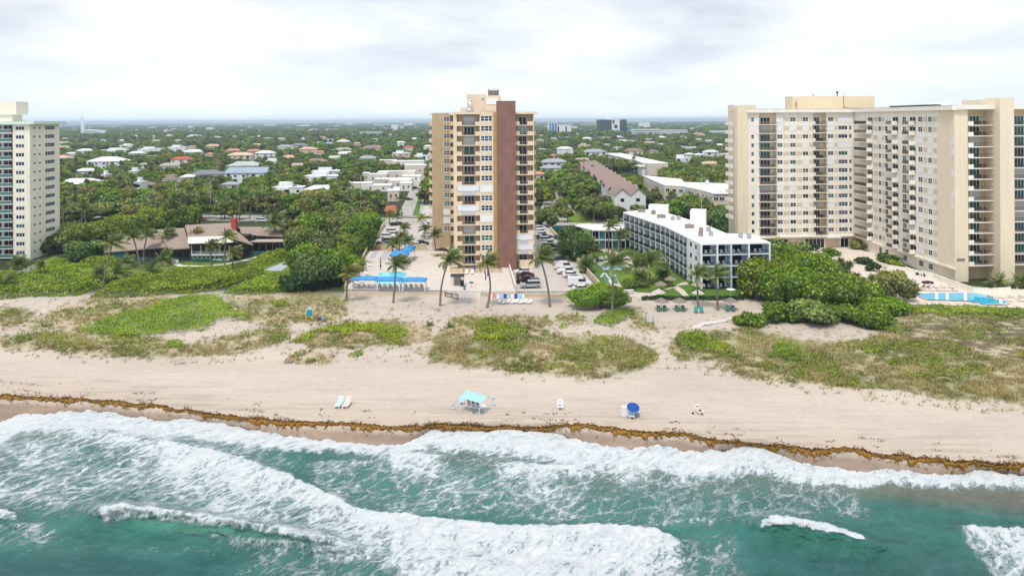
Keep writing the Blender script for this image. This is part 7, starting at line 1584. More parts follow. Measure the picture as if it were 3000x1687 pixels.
def car(px, py, kind, col, label, yaw=0.0, flip=False, group=None, z=0.03):
    x, y, _ = at(px, py, z); t = thing('car' if kind in ('sedan', 'suv') else kind, label, {'sedan': 'car', 'suv': 'car', 'van': 'van', 'pickup': 'pickup truck'}[kind], (x, y, z), G+yaw+(pi if flip else 0), group)
    Ln, Wd, body, gl_, rf, (wa, wb, wr) = CARS[kind]
    if (kind, col) not in _cm:
        b = MB(); sp(b, body, -Wd/2, Wd/2); sp(b, rf, -Wd/2+.13, Wd/2-.13)
        for sx in (wa, wb): pass
        m = b.mesh('body', paint[col]); _cm[(kind, col)] = m
    if kind not in _cm:
        g = MB(); sp(g, gl_, -Wd/2+.09, Wd/2-.09); w = MB(); n = 12
        for s_ in (-.11, .11): pass
        k = []
        for r_, hw_ in ((wr, .11),):
            w.v = [(r_*cos(2*pi*i/n), s_, r_*sin(2*pi*i/n)) for s_ in (-hw_, hw_) for i in range(n)]; w.f = [(i, (i+1) % n, n+(i+1) % n, n+i) for i in range(n)]+[tuple(range(n-1, -1, -1)), tuple(range(n, 2*n))]; w.mi = [0]*len(w.f)
        rm_ = MB(); rm_.v = [(wr*.6*cos(2*pi*i/n), s_, wr*.6*sin(2*pi*i/n)) for s_ in (-.125, .125) for i in range(n)]; rm_.f = [(i, (i+1) % n, n+(i+1) % n, n+i) for i in range(n)]+[tuple(range(n-1, -1, -1)), tuple(range(n, 2*n))]; rm_.mi = [0]*len(rm_.f)
        u = MB().box(-Ln/2+.35, Ln/2-.35, -Wd/2+.12, Wd/2-.12, .22, .45)
        hl = MB().box(-.05, .05, -.22, .22, -.09, .09)
        _cm[kind] = (g.mesh('windows', cglass), w.mesh('tyre', tyre), rm_.mesh('rim', rim), u.mesh('underbody', undr), hl.mesh('headlight', lampw), hl.mesh('tail_light', lampr))
    g, w, rm_, u, hl, tl = _cm[kind]
    inst('body', _cm[(kind, col)], t); inst('windows', g, t); inst('underbody', u, t)
    for sx in (wa, wb):
        for sy in (-1, 1):
            wo = inst('wheel', w, t, (sx, sy*(Wd/2-.08), wr)); inst('rim', rm_, wo)
    for sy in (-1, 1): inst('headlight', hl, t, (Ln/2-.07, sy*(Wd/2-.3), .72 if kind == 'sedan' else .88)); inst('tail_light', tl, t, (-Ln/2+.02, sy*(Wd/2-.3), .8 if kind == 'sedan' else .98))
    return t
row = [(1706,852,'sedan','white','white sedan parked nearest the beach fence, right of the aisle'),(1697,837,'van','white','white van parked second from the beach fence'),(1688,823,'sedan','navy','navy sedan parked between two white vehicles in the right row'),(1675,811,'sedan','white','white sedan parked in front of the white pickup in the right row'),(1664,801,'pickup','white','white pickup truck in the right row beside the white sedan'),(1653,788,'van','white','white van with roof rack in the middle of the right row'),(1637,767,'sedan','black','black sedan parked behind the white van with roof rack'),(1634,751,'sedan','white','white sedan between two black cars in the right row'),(1629,740,'sedan','black','black sedan parked just behind a white sedan in the right row'),(1614,728,'suv','black','black high car in the middle of the right row'),(1609,718,'pickup','white','white pickup truck behind the black high car'),(1602,707,'suv','white','white high car in the far half of the right row'),(1594,699,'pickup','black','dark pickup truck in the far half of the right row'),(1589,690,'sedan','white','white sedan fourth from the far end of the right row'),(1585,682,'sedan','white','white sedan third from the far end of the right row'),(1581,674,'suv','white','white car second from the far end of the right row'),(1577,666,'sedan','white','farthest white car of the right row')]
for px, py, k, c, lb in row: car(px, py, k, c, lb, -.06+rnd.uniform(-.03, .03), False, 'cars along the boundary wall')
for px, py, k, c, lb, fl in ((1554,842,'suv','silver','silver high car nearest the white divider wall end',True),(1545,828,'pickup','black','black pickup truck with white cap at the tower foot',True),(1538,812,'sedan','maroon','dark maroon sedan between pickup and white car',True),(1533,800,'sedan','white','white sedan closest to the brick tower',True)): car(px, py, k, c, lb, .05, fl, 'cars at the tower foot')
for px, py, k, c, lb in ((1151,682,'suv','white','white high car farthest along the left wall'),(1136,697,'suv','white','second white high car along the left wall'),(1140,711,'suv','grey','grey high car along the left wall'),(1112,721,'sedan','green','dark green sedan behind the low tan wall'),(1251,692,'sedan','white','white covered sedan beside the tower flank'),(1236,716,'sedan','black','black sedan behind the blue pavilion'),(1222,722,'sedan','white','white sedan behind the blue pavilion'),(1254,664,'van','white','white van near the street corner'),(2524,846,'suv','white','white high car on the pink drive beside the spreading tree'),(2452,815,'sedan','black','black sedan parked on the pink drive behind the thicket'),(2430,800,'sedan','black','dark car half hidden behind the sea grape thicket'),(2548,862,'sedan','black','dark sedan half under the spreading tree'),(2303,742,'suv','white','white car behind the hotel on the pink drive'),(588,646,'sedan','red','red car parked by the coast road'),(770,650,'suv','white','white car parked behind the restaurant palms'),(1640,700,'sedan','blue','blue car on the driveway by the green skip'),(1216,553,'sedan','black','dark car parked halfway up the side street'),(1196,586,'sedan','maroon','dark car parked low on the side street'),(480,655,'sedan','silver','silver car on the coast road behind the bright tree'),(940,652,'sedan','white','white car on the coast road above the left thicket'),(385,628,'suv','red','orange red car by the road left of the restaurant')): car(px, py, k, c, lb, -.05, False)
t = thing('skip', 'dark green waste skip on the driveway', 'skip', at(1637, 680), G); b = MB(); b.box(-2.4, 2.4, 0, 2.2, 0, 2.0); inst('bin', b.mesh('bin', mat('skip_green', (.02,.10,.09), .6, .1)), t); b = MB()
for i in range(7): b.box(-2.3+i*.75, -2.2+i*.75, -.06, 0, .1, 1.95)
inst('rib', b.mesh('rib', mat('skip_green', 0)), t)['kind'] = 'stuff'
# ================================================================ people
skin = mat('skin', (.42,.25,.17), .6, 0); skin2 = mat('skin_tanned', (.28,.15,.09), .6, 0)
cl = {n: mat('cloth_'+n, c, .85, .1, 4) for n, c in (('white', (.74,.74,.74)), ('navy', (.03,.05,.12)), ('black', (.02,.02,.025)), ('blue', (.08,.25,.5)), ('red', (.5,.07,.05)), ('grey', (.3,.32,.35)))}
hairm = mat('hair', (.05,.035,.025), .8, 0)
def person(loc, rz, pose, label, shirt='white', shorts='navy', hat=None, sk=None, parentz=0):
    sk = sk or skin; t = thing('person', label, 'person', loc, rz)
    if pose == 'stand': J = {'pel': (0,0,.95), 'che': (0,0,1.3), 'nek': (0,0,1.48), 'hed': (0,.02,1.62), 'top': (0,.02,1.73), 'kl': (-.11,.03,.5), 'fl': (-.12,0,.06), 'tl': (-.12,.16,.04), 'kr': (.11,.0,.5), 'fr': (.12,-.04,.06), 'tr': (.12,.12,.04), 'sl': (-.18,0,1.4), 'el': (-.25,.02,1.12), 'hl': (-.24,.14,.88), 'sr': (.18,0,1.4), 'er': (.25,.02,1.12), 'hr': (.24,.14,.88), 'hipl': (-.1,0,.88), 'hipr': (.1,0,.88)}
    else: J = {'pel': (0,0,.42), 'che': (0,-.14,.76), 'nek': (0,-.19,.92), 'hed': (0,-.18,1.05), 'top': (0,-.17,1.16), 'kl': (-.12,.46,.50), 'fl': (-.12,.66,.10), 'tl': (-.12,.82,.09), 'kr': (.12,.46,.50), 'fr': (.12,.68,.10), 'tr': (.12,.84,.09), 'sl': (-.18,-.16,.85), 'el': (-.27,-.02,.62), 'hl': (-.2,.22,.58), 'sr': (.18,-.16,.85), 'er': (.27,-.02,.62), 'hr': (.2,.22,.58), 'hipl': (-.1,.02,.40), 'hipr': (.1,.02,.40)}
    R = {'pel': .13, 'che': .15, 'nek': .055, 'hed': .095, 'top': .08, 'kl': .06, 'fl': .045, 'tl': .035, 'kr': .06, 'fr': .045, 'tr': .035, 'sl': .06, 'el': .042, 'hl': .035, 'sr': .06, 'er': .042, 'hr': .035, 'hipl': .085, 'hipr': .085}
    K = list(J); E_ = [('pel', 'che'), ('che', 'nek'), ('nek', 'hed'), ('hed', 'top'), ('che', 'sl'), ('sl', 'el'), ('el', 'hl'), ('che', 'sr'), ('sr', 'er'), ('er', 'hr'), ('pel', 'hipl'), ('hipl', 'kl'), ('kl', 'fl'), ('fl', 'tl'), ('pel', 'hipr'), ('hipr', 'kr'), ('kr', 'fr'), ('fr', 'tr')]
    me = bpy.data.meshes.new('body'); me.from_pydata([J[k] for k in K], [(K.index(a), K.index(c)) for a, c in E_], []); me.materials.append(sk); o = inst('body', me, t)
    md = o.modifiers.new('skin', 'SKIN'); 
    if not me.skin_vertices: me.skin_vertices
    for i, k in enumerate(K): me.skin_vertices[0].data[i].radius = (R[k], R[k])
    me.skin_vertices[0].data[0].use_root = True; md.use_smooth_shade = True; s_ = o.modifiers.new('sub', 'SUBSURF'); s_.levels = 1; s_.render_levels = 1
    V = lambda k: Vector(J[k]); b = MB(); b.tube([V('pel'), (V('pel')+V('che'))/2, V('che'), V('che').lerp(V('nek'), .55)], [.165, .17, .185, .12], 8); b.tube([V('sl'), V('sl').lerp(V('el'), .7)], [.085, .07], 6); b.tube([V('sr'), V('sr').lerp(V('er'), .7)], [.085, .07], 6)
    inst('shirt', b.mesh('shirt', cl[shirt]), t)['kind'] = 'stuff'; b = MB(); b.tube([V('pel')+Vector((0, 0, .06)), V('pel')-Vector((0, 0, .06))], .17, 8); b.tube([V('hipl'), V('hipl').lerp(V('kl'), .7)], [.115, .09], 6); b.tube([V('hipr'), V('hipr').lerp(V('kr'), .7)], [.115, .09], 6)
    inst('shorts', b.mesh('shorts', cl[shorts]), t)['kind'] = 'stuff'
    h = J['hed']; b = MB()
    if hat: b.lathe([(.26, .02), (.13, .05), (.12, .16), (0, .18)], 10, (h[0], h[1], h[2]+.02)); inst('hat', b.mesh('hat', cl[hat]), t)
    else: b.lathe([(.115, -.04), (.125, .06), (.09, .14), (0, .165)], 10, (h[0], h[1]-.015, h[2])); inst('hair', b.mesh('hair', hairm), t)
    return t
# ================================================================ beach furniture
def lounger(px, py, label, m, fm=None, rz=0.0, back=.55, s=1.0, z=0, group=None, cat='lounger', chair=False):
    """low lounger: foot towards -y"""
    t = thing('beach_lounger' if not chair else 'beach_chair', label, cat, at(px, py, z), rz, group); fm = fm or wht; t.scale = (s, s, s)
    key = ('lng', m.name, fm.name, back, chair)
    if key not in _wm:
        b = MB(); Lb = 1.15 if not chair else .55
        b._hex([(-.31, -.6, .32), (.31, -.6, .32), (.31, Lb-.6, .34), (-.31, Lb-.6, .34), (-.31, -.6, .36), (.31, -.6, .36), (.31, Lb-.6, .38), (-.31, Lb-.6, .38)]); seat = b.mesh('seat', m)
        b = MB(); y0 = Lb-.6; c, s_ = cos(back+.25)*.75, sin(back+.25)*.75
        b._hex([(-.31, y0, .32), (.31, y0, .32), (.31, y0+c, .32+s_), (-.31, y0+c, .32+s_), (-.31, y0-.02, .38), (.31, y0-.02, .38), (.31, y0+c-.03, .38+s_), (-.31, y0+c-.03, .38+s_)]); bk_ = b.mesh('backrest', m)
        b = MB().box(-.03, .03, -.03, .03, 0, .32); leg = b.mesh('leg', fm); b = MB().box(-.35, -.311, -.6, Lb-.6, .31, .37); b.box(.311, .35, -.6, Lb-.6, .31, .37)
        if chair: b.box(-.36, -.311, -.45, .05, .55, .59); b.box(.311, .36, -.45, .05, .55, .59)
        _wm[key] = (seat, bk_, leg, b.mesh('side_rail', fm), Lb)
    seat, bk_, leg, rl, Lb = _wm[key]; inst('seat', seat, t); inst('backrest', bk_, t); inst('side_rail', rl, t)['kind'] = 'stuff'
    for sx in (-.27, .27):
        for sy in (-.5, Lb-.68): inst('leg', leg, t, (sx, sy, 0))
    return t
cb = {n: mat('canvas_'+n, c, .8, .08, 3) for n, c in (('white', (.74,.75,.76)), ('paleblue', (.45,.66,.78)), ('peach', (.72,.55,.45)), ('green', (.04,.19,.16)), ('teal', (.04,.27,.25)), ('blue', (.01,.07,.33)), ('sky', (.33,.60,.76)), ('pink', (.6,.25,.28)), ('straw', (.5,.42,.3)))}
sz_ = lambda px, py: float(TZ(px, py))
lounger(991, 1192, 'left of two beach loungers near the seaweed, pale blue', cb['paleblue'], rz=-.15, s=1.2); lounger(1014, 1192, 'right of two beach loungers near the seaweed, white and peach', cb['peach'], rz=-.1, s=1.2)
# pale blue sun shade with sandbag lines
x0, y0, _ = at(1388, 1190); t = thing('sun_shade', 'pale blue beach sun shade on poles held by sandbag lines', 'sun shade', (x0, y0, 0)); t['_o'] = (x0, y0, 0)
Yc = y0; C4 = [at(1367, 1141, 2.3), at(1426, 1160, 2.15), at(1406, 1180, 1.95), at(1346, 1163, 2.0)]; b = MB(); n = 6
def bil(u, v): 
    p = [C4[0][i]*(1-u)*(1-v)+C4[1][i]*u*(1-v)+C4[2][i]*u*v+C4[3][i]*(1-u)*v for i in range(3)]; p[2] += .28*sin(pi*u)*sin(pi*v)-.10*sin(pi*v)*(1-sin(pi*u)); return p
for i in range(n):
    for j in range(n): b.face([bil(i/n, j/n), bil((i+1)/n, j/n), bil((i+1)/n, (j+1)/n), bil(i/n, (j+1)/n)])
b.build('cloth', cb['sky'], t, smooth=True)
for i, c in enumerate(C4): b = MB(); b.tube([(c[0]+(.15 if i in (0, 3) else -.15), c[1], 0), c], .025, 5); b.build('pole', wht, t)
for (px, py), c in (((1325,1187), 3), ((1328,1198), 3), ((1445,1168), 1), ((1449,1186), 1), ((1403,1213), 2), ((1420,1207), 2)):
    q = at(px, py); b = MB(); b.tube([C4[c], (q[0], q[1], .12)], .02, 4); b.build('guy_line', cb['sky'], t); b = MB(); b.lathe([(.05, 0), (.17, .04), (.18, .18), (.08, .30), (0, .32)], 8, q); b.build('sandbag', cb['sky'], t, smooth=True)
b = MB(); p = [at(*q, .03) for q in ((1362,1190),(1404,1198),(1424,1192),(1420,1184),(1380,1182))]; b.prism([q[:2] for q in p], .01, .05); prop(b.build('beach_blanket', cb['white']), 'white blanket spread under the pale blue sun shade', 'blanket')
for px, py, sh, so, lb in ((1372,1181,'black','navy','person in black sitting under the left edge of the sun shade'),(1386,1186,'grey','black','person in grey sitting in the middle under the sun shade'),(1399,1190,'black','blue','person in black sitting under the right edge of the sun shade')): person(at(px, py), .2+pi, 'sit', lb, sh, so, None, skin2)
lounger(1352, 1180, 'turquoise low chair at the left edge of the sun shade', cb['sky'], chair=True, rz=.1, cat='chair')
# persons in chairs
lounger(1641, 1195, 'white beach chair of the person alone on the sand', cb['white'], chair=True, rz=0, back=.9, s=1.15, cat='chair'); person((at(1641, 1195)[0], at(1641, 1195)[1]+.05, .0), pi, 'sit', 'person in white with a pale hat sitting alone on the sand', 'white', 'grey', 'white')
lounger(2046, 1210, 'low white chair of the person farthest right on the beach', cb['white'], chair=True, rz=.5, back=.7, s=1.1, cat='chair'); person((at(2046, 1210)[0], at(2046, 1210)[1], 0), .6+pi, 'sit', 'person in white shirt reclining at the right of the beach', 'white', 'black', 'white', skin2)
t = thing('beach_bag', 'small dark bag left of the reclining person', 'bag', at(2030, 1212)); b = MB(); b.lathe([(.1, 0), (.16, .1), (.12, .22), (0, .25)], 8); inst('pouch', b.mesh('pouch', cl['black']), t)
def parasol(px, py, top, rad, label, m, z=0, droop=.35, tilt=0, closed=False, name='beach_umbrella', poles=wht, cat='umbrella', ribs=10):
    t = thing(name, label, cat, at(px, py, z), rnd.uniform(0, 1)); t.rotation_euler = (tilt, 0, rnd.uniform(0, 1)); b = MB(); b.tube([(0, 0, 0), (0, 0, top)], .03 if not closed else .04, 6); inst('pole', b.mesh('pole', poles), t); b = MB()
    if closed: b.lathe([(.0, top*.32), (.16, top*.36), (.13, top*.7), (.05, top+.05), (0, top+.1)], 8)
    else: b.lathe([(rad, top-droop), (rad*.97, top-droop+.03), (rad*.62, top-droop*.42), (rad*.25, top-.05), (0, top+.05)], ribs)
    inst('canopy', b.mesh('canopy', m), t); return t
parasol(1851, 1216, 1.9, .88, 'dark blue beach umbrella with tilted top', cb['blue'], tilt=.4, droop=.45); lounger(1852, 1222, 'pale blue lounger under the dark blue umbrella', cb['paleblue'], rz=-.2, s=1.05)
for px, py, w, h, m_, lb in ((1832,1215,.95,1.1,cb['white'],'white beach tent box left of the dark blue umbrella'),(1867,1218,.5,.35,cl['grey'],'grey cooler right of the dark blue umbrella'),(1842,1216,.4,.3,cl['navy'],'dark bag beside the white beach box')):
    x, y, _ = at(px, py); t = thing('beach_box' if h > .5 else 'cooler', lb, 'box' if h > .5 else 'cooler', (x, y, 0), .2); b = MB(); b._hex([(-w/2, -w/2, 0), (w/2, -w/2, 0), (w/2, w/2, 0), (-w/2, w/2, 0), (-w*.42, -w*.42, h), (w*.42, -w*.42, h), (w*.42, w*.42, h), (-w*.42, w*.42, h)]); inst('case', b.mesh('case', m_), t); b = MB().box(-w*.45, w*.45, -w*.45, w*.45, h+.001, h+.06); inst('lid', b.mesh('lid', m_), t)
# life ring on its post, wooden table, yellow frame, bins, sign board
x, y, _ = at(1071, 1062); zt = sz_(1071, 1062); t = thing('life_ring_post', 'red and white life ring hanging on a white post by the dune', 'life ring', (x, y, zt)); b = MB().box(-.05, .05, -.05, .05, -.1, 1.15); inst('post', b.mesh('post', wht), t)
for k in range(8):
    b = MB(); b.tube([(.33*cos(a), -.08, 1.0+.33*sin(a)) for a in [k*pi/4+j*pi/16 for j in range(5)]], .07, 6); inst('ring_segment', b.mesh('ring_segment', cl['red'] if k % 2 else cl['white']), t)
x, y, _ = at(846, 1062); t = thing('wooden_platform', 'small brown wooden lounger frame standing on the sand', 'wooden bench', (x, y, 0), .05); wd = mat('brown_wood', (.36,.19,.09), .8, .2, 3)
for i in range(6): b = MB().box(-.65+i*.22, -.65+i*.22+.19, -.5, .6, .5, .55); inst('slat', b.mesh('slat', wd), t)
for sx in (-.6, .6):
    for sy in (-.45, .55): b = MB().box(sx-.05, sx+.05, sy-.05, sy+.05, 0, .499); inst('leg', b.mesh('leg', wd), t)
x, y, _ = at(907, 946); zt = sz_(907, 946); yel = mat('yellow_paint', (.75,.62,.02), .5, .03); t = thing('lifeguard_box', 'yellow framed stand holding a bright blue box on the left dune', 'stand', (x, y, zt))
for sx in (-.68, .68): b = MB().box(sx-.07, sx+.07, -.07, .07, 0, 2.1); inst('frame_post', b.mesh('frame_post', yel), t)
for z in (.75, 2.1): b = MB().box(-.75, .75, -.07, .07, z, z+.12); inst('frame_bar', b.mesh('frame_bar', yel), t)
b = MB().box(-.58, .58, -.16, .16, .9, 1.95); inst('panel', b.mesh('panel', mat('bright_blue', (.02,.27,.55), .4, .05)), t); b = MB(); sp(b, [(-.6, 2.22), (0, 2.75), (.6, 2.22)], -.1, .1); inst('top_board', b.mesh('top_board', cb['paleblue']), t)
for px, py, r_, h, m_, lb, nm in ((929,940,.25,.9,mat('rust_brown', (.3,.12,.07), .8, .2),'rust brown post with a small notice beside the yellow stand','notice_post'),(936,938,.28,.75,mat('bin_blue', (.03,.2,.4), .5, .1),'blue bin beside the yellow stand','bin'),(948,941,.3,.8,cl['grey'],'grey bin right of the blue bin','bin'),(1361,848,.3,.9,cb['blue'],'blue bin on the terrace beside the hut front','bin'),(1354,838,.4,1.5,cl['black'],'dark covered grill beside the hut front','grill')):
    zz1 = sz_(px, py) if py > 860 else DZ; t = thing(nm, lb, 'bin' if nm == 'bin' else nm.replace('_', ' '), (*at(px, py, zz1)[:2], zz1)); b = MB(); b.lathe([(r_*.8, 0), (r_, .05), (r_, h*.9), (r_*.7, h), (0, h)], 10); inst('drum', b.mesh('drum', m_), t); b = MB(); b.lathe([(r_*1.05, h*.88), (r_*1.05, h*.94), (0, h*1.02)], 10); inst('lid', b.mesh('lid', m_), t)
x, y, _ = at(1903, 958); zt = sz_(1903, 958); t = thing('notice_board', 'pale notice board on two dark posts in the sand before the hotel', 'sign', (x, y, zt))
for sx in (-.66, .66): b = MB().box(sx-.04, sx+.04, -.04, .04, -.1, 1.75); inst('post', b.mesh('post', darkm), t)
b = MB().box(-.6, .6, -.03, .03, .65, 1.72); bo = inst('board', b.mesh('board', mat('board_pale', (.66,.70,.72), .6, .04)), t)
for i in range(6): w_ = .5-.1*(i % 3); b = MB().box(-.5, -.5+2*w_, -.035, -.031, 1.55-i*.14, 1.6-i*.14); inst('print_line', b.mesh('print_line', cl['grey']), bo)
# thatched umbrellas, green chairs
thatch = mat('thatch', (.235,.195,.165), .95, .25, 3, fine=.3)
def palapa(px, py, top, rad, label, z=0, m=thatch):
    t = thing('thatched_umbrella', label, 'thatched umbrella', at(px, py, z)); b = MB(); b.tube([(0, 0, 0), (0, 0, top)], .06, 6); inst('pole', b.mesh('pole', wd), t); b = MB(); n = 26
    for i in range(3):
        r0, r1, z0, z1 = rad*(1-.3*i), rad*(.62-.25*i), top-.62+i*.23, top-.33+i*.22; k = len(b.v)
        for j in range(n): a = 2*pi*j/n; q = r0*(1+(.07 if j % 2 else -.05)); b.v.append((q*cos(a), q*sin(a), z0-(.08 if j % 2 else 0)))
        for j in range(n): a = 2*pi*j/n; b.v.append((max(r1, .02)*cos(a), max(r1, .02)*sin(a), z1+.05))
        for j in range(n): b.f.append((k+j, k+(j+1) % n, k+n+(j+1) % n, k+n+j)); b.mi.append(0)
    b.lathe([(rad*.2, top-.06), (0, top+.12)], n)
    inst('thatch_roof', b.mesh('thatch_roof', m), t); return t
palapa(1938, 908, 2.5, 1.6, 'thatched umbrella on the sand, leftmost before the long hedge'); palapa(1991, 908, 2.5, 1.6, 'thatched umbrella on the sand between the leftmost one and the palm'); palapa(2140, 907, 2.5, 1.6, 'thatched umbrella on the sand beside the sea grape thicket')
palapa(1964, 840, 2.5, 1.5, 'thatched umbrella on the hotel lawn by the cabbage palm'); palapa(1936, 853, 2.3, 1.5, 'thatched umbrella over the path junction of the hotel lawn'); palapa(2045, 856, 2.4, 1.6, 'thatched umbrella against the hotel balconies', m=mat('thatch_light', (.34,.28,.235), .95, .2, 3))
whthatch = mat('grey_thatch', (.50,.47,.43), .95, .2, 3)
palapa(1930, 872, 1.9, 1.5, 'pale fringed umbrella behind the long hedge, left', m=whthatch); palapa(2045, 874, 1.9, 1.4, 'pale fringed umbrella behind the long hedge, right', m=whthatch); parasol(2141, 880, 2.6, 1.0, 'white round table top umbrella behind the long hedge', wht, droop=.12)
for i, (px, c) in enumerate(((1929,'green'),(1947,'green'),(1983,'green'),(2001,'green'),(2039,'teal'),(2055,'teal'),(2131,'green'),(2148,'green'))):
    lounger(px, 911 if i not in (4, 5) else 915, 'green sling chair on the sand, '+['left under the leftmost thatched umbrella','right under the leftmost thatched umbrella','left under the second thatched umbrella','right under the second thatched umbrella','left of the palm foot','right of the palm foot','left under the thatched umbrella by the thicket','right under the thatched umbrella by the thicket'][i], cb[c], fm=cb['green'], chair=True, back=.75, rz=rnd.uniform(-.2, .2), s=1.15, group='green chairs before the hotel hedge', cat='chair')
# white loungers and bright cushions under the rail fence
for i in range(8): lounger(1462+i*12.5, 888+(i % 2)*1.5, 'white plastic lounger, %s from the left in the row below the rail fence' % NTH[i], cb['white'], rz=-.35+rnd.uniform(-.1, .1), back=.12, s=1.05, group='white loungers in a row below the rail fence')
for i, c in enumerate(('white', 'pink', 'white', 'sky', 'blue', 'sky', 'white', 'blue', 'sky', 'white')):
    x, y, _ = at(1438+i*10.5, 873); t = thing('folded_chair', 'folded %s chair, %s from the left along the low tan wall' % ({'white': 'white', 'pink': 'pink', 'sky': 'light blue', 'blue': 'dark blue'}[c], NTH[i]), 'chair', (x, y, 0), rnd.uniform(-.2, .2), 'folded chairs along the low tan wall'); b = MB(); b._hex([(-.3, -.25, .05), (.3, -.25, .05), (.3, -.15, .05), (-.3, -.15, .05), (-.3, 0, .95), (.3, 0, .95), (.3, .08, .95), (-.3, .08, .95)]); inst('sling', b.mesh('sling', cb[c]), t)
    b = MB(); b.box(-.34, -.301, -.3, .1, 0, .07); b.box(.301, .34, -.3, .1, 0, .07); inst('foot_bar', b.mesh('foot_bar', wht), t)['kind'] = 'stuff'
for i, (px, py) in enumerate(((1366, 803), (1383, 803))): lounger(px, py, 'white lounger before the tan planters, '+('left one' if i == 0 else 'right one'), cb['white'], z=DZ, s=1.1)
for i, (px, py) in enumerate(((1390, 800), (1421, 813), (1429, 818), (1423, 830))): parasol(px, py, 2.5, .2, 'folded dark blue umbrella on the terrace, '+['by the white loungers','behind the curved palm','right of the curved palm trunk','nearest the fence'][i], cb['blue'], z=DZ, closed=True)
for i in range(14): lounger(1038+i*15.2, 841, '%s sling lounger, %s from the left behind the picket fence' % (['white', 'pink', 'teal'][i % 3], NTH[i]), cb[['white', 'pink', 'teal'][i % 3]], z=DZ, back=.7, rz=pi, s=1.0, group='%s loungers in the row behind the picket fence' % ['white', 'pink', 'teal'][i % 3])
for i, (px, py) in enumerate(((1062, 828), (1048, 832), (1078, 805), (1066, 815), (1074, 775), (1085, 780))): lounger(px, py, 'white lounger on the left side of the pool, '+['by the first canopy post','next to the first canopy','halfway along the pool','near the wall','above the pool corner','beside the boundary wall'][i], cb['white'], z=DZ, rz=1.2)
person(at(1115, 790, DZ), 2.5, 'stand', 'person in black standing at the far end of the pool', 'black', 'black', None)
parasol(1115, 781, 2.3, .9, 'small folded black umbrella beside the standing person', cl['black'], z=DZ, closed=True)
t = thing('sign_post', 'small green sign on a post near the terrace fence', 'sign', at(1381, 842, DZ)); b = MB().box(-.03, .03, -.03, .03, 0, 1.4); inst('post', b.mesh('post', darkm), t); b = MB().box(-.5, .5, -.04, -.031, 1.0, 1.4); inst('plate', b.mesh('plate', mat('sign_green', (.05,.16,.10), .6, .1)), t)
b = MB(); x, y, _ = at(1640, 868); t = thing('traffic_cone', 'orange traffic cone at the foot of the low tan wall', 'traffic cone', (x, y, 0)); b.lathe([(.22, 0), (.22, .04), (.14, .05), (.03, .7), (0, .7)], 8); inst('cone', b.mesh('cone', mat('orange_plastic', (.8,.15,.02), .5, 0)), t)
b = MB().box(-.26, .26, -.26, .26, 0, .04); inst('base', b.mesh('base', mat('orange_plastic', 0)), t)
# hotel garden
for i, (px, py) in enumerate(((1742, 768), (1758, 762), (1766, 762), (1776, 762), (1833, 770), (1738, 764))): lounger(px, py, 'white lounger by the small hotel pool, '+['lowest left','left of three in a row','middle of three in a row','right of three in a row','alone at the right','behind the lowest left one'][i], cb['white'], z=.1, back=.8)
parasol(1725, 768, 2.8, .2, 'folded straw coloured umbrella by the car park wall', cb['straw'], z=.1, closed=True); parasol(1789, 760, 2.6, .2, 'folded yellow umbrella above the hotel pool', mat('canvas_yellow', (.7,.55,.15), .8, .05), z=.1, closed=True)
for i, (px, py) in enumerate(((1818, 866), (1840, 860))):
    x, y, _ = at(px, py); t = thing('picnic_table', 'white picnic table on the hotel patio, '+('nearest the palm' if i == 0 else 'by the path bend'), 'table', (x, y, .1), .1)
    b = MB().box(-1.3, 1.3, -.4, .4, .72, .78); inst('top', b.mesh('top', wht), t)
    for sy in (-.8, .8): b = MB().box(-1.2, 1.2, sy-.15, sy+.15, .42, .47); inst('bench', b.mesh('bench', wht), t)
    for sx in (-1, 1): b = MB().box(sx-.05, sx+.05, -.8, .8, .0, .42); inst('leg', b.mesh('leg', wht), t)
t = thing('gate_sign', 'pale notice fixed on the long clipped hedge', 'sign', at(1872, 884)); b = MB().box(-.22, .22, -.05, 0, .9, 1.55); inst('plate', b.mesh('plate', wht), t); b = MB().box(-.03, .03, .001, .05, 0, 1.5); inst('post', b.mesh('post', darkm), t)
t = thing('shower_post', 'tall teal shower post by the beach gate of the hotel', 'shower', at(1822, 888)); b = MB(); b.tube([(0, 0, 0), (0, 0, 2.3)], .09, 6); inst('post', b.mesh('post', mat('teal_post', (.03,.25,.28), .5, .05)), t); b = MB(); b.tube([(0, 0, 2.2), (0, -.3, 2.25)], .04, 5); inst('shower_head', b.mesh('shower_head', steel), t)
picket([at(1834,884)[:2], at(1850,884)[:2]], 1.0, 0, 'dark metal gate between the two hedges', 'garden_gate', darkm, .2, 1.6, 'gate')
# court of the cream tower
k = 0
for (xa, xb2, yy, n_) in ((2645, 2790, 842, 7), (2660, 2800, 852, 7), (2700, 2860, 895, 8), (2640, 2990, 903, 12), (2905, 2995, 872, 4), (2920, 2995, 882, 3)):
    for i in range(n_):
        lounger(xa+(xb2-xa)*i/(n_-1), yy+rnd.uniform(-1.5, 1.5), 'beige lounger, %s %s' % (['first', 'second', 'third', 'fourth', 'fifth', 'sixth', 'seventh', 'eighth', 'ninth', 'tenth', 'eleventh', 'twelfth'][i]+' from the left', {842: 'in the row farthest behind the angular pool', 852: 'along the far edge of the angular pool', 895: 'along the near edge of the angular pool', 903: 'inside the thin dark fence', 872: 'right of the pool under the tall pier', 882: 'in the row right of the pool end'}[yy]), cb['straw'] if rnd.random() < .5 else cb['peach'], z=.15, rz=rnd.choice([1.35, 1.5, 1.7]), back=.3, group='beige loungers round the angular pool'); k += 1
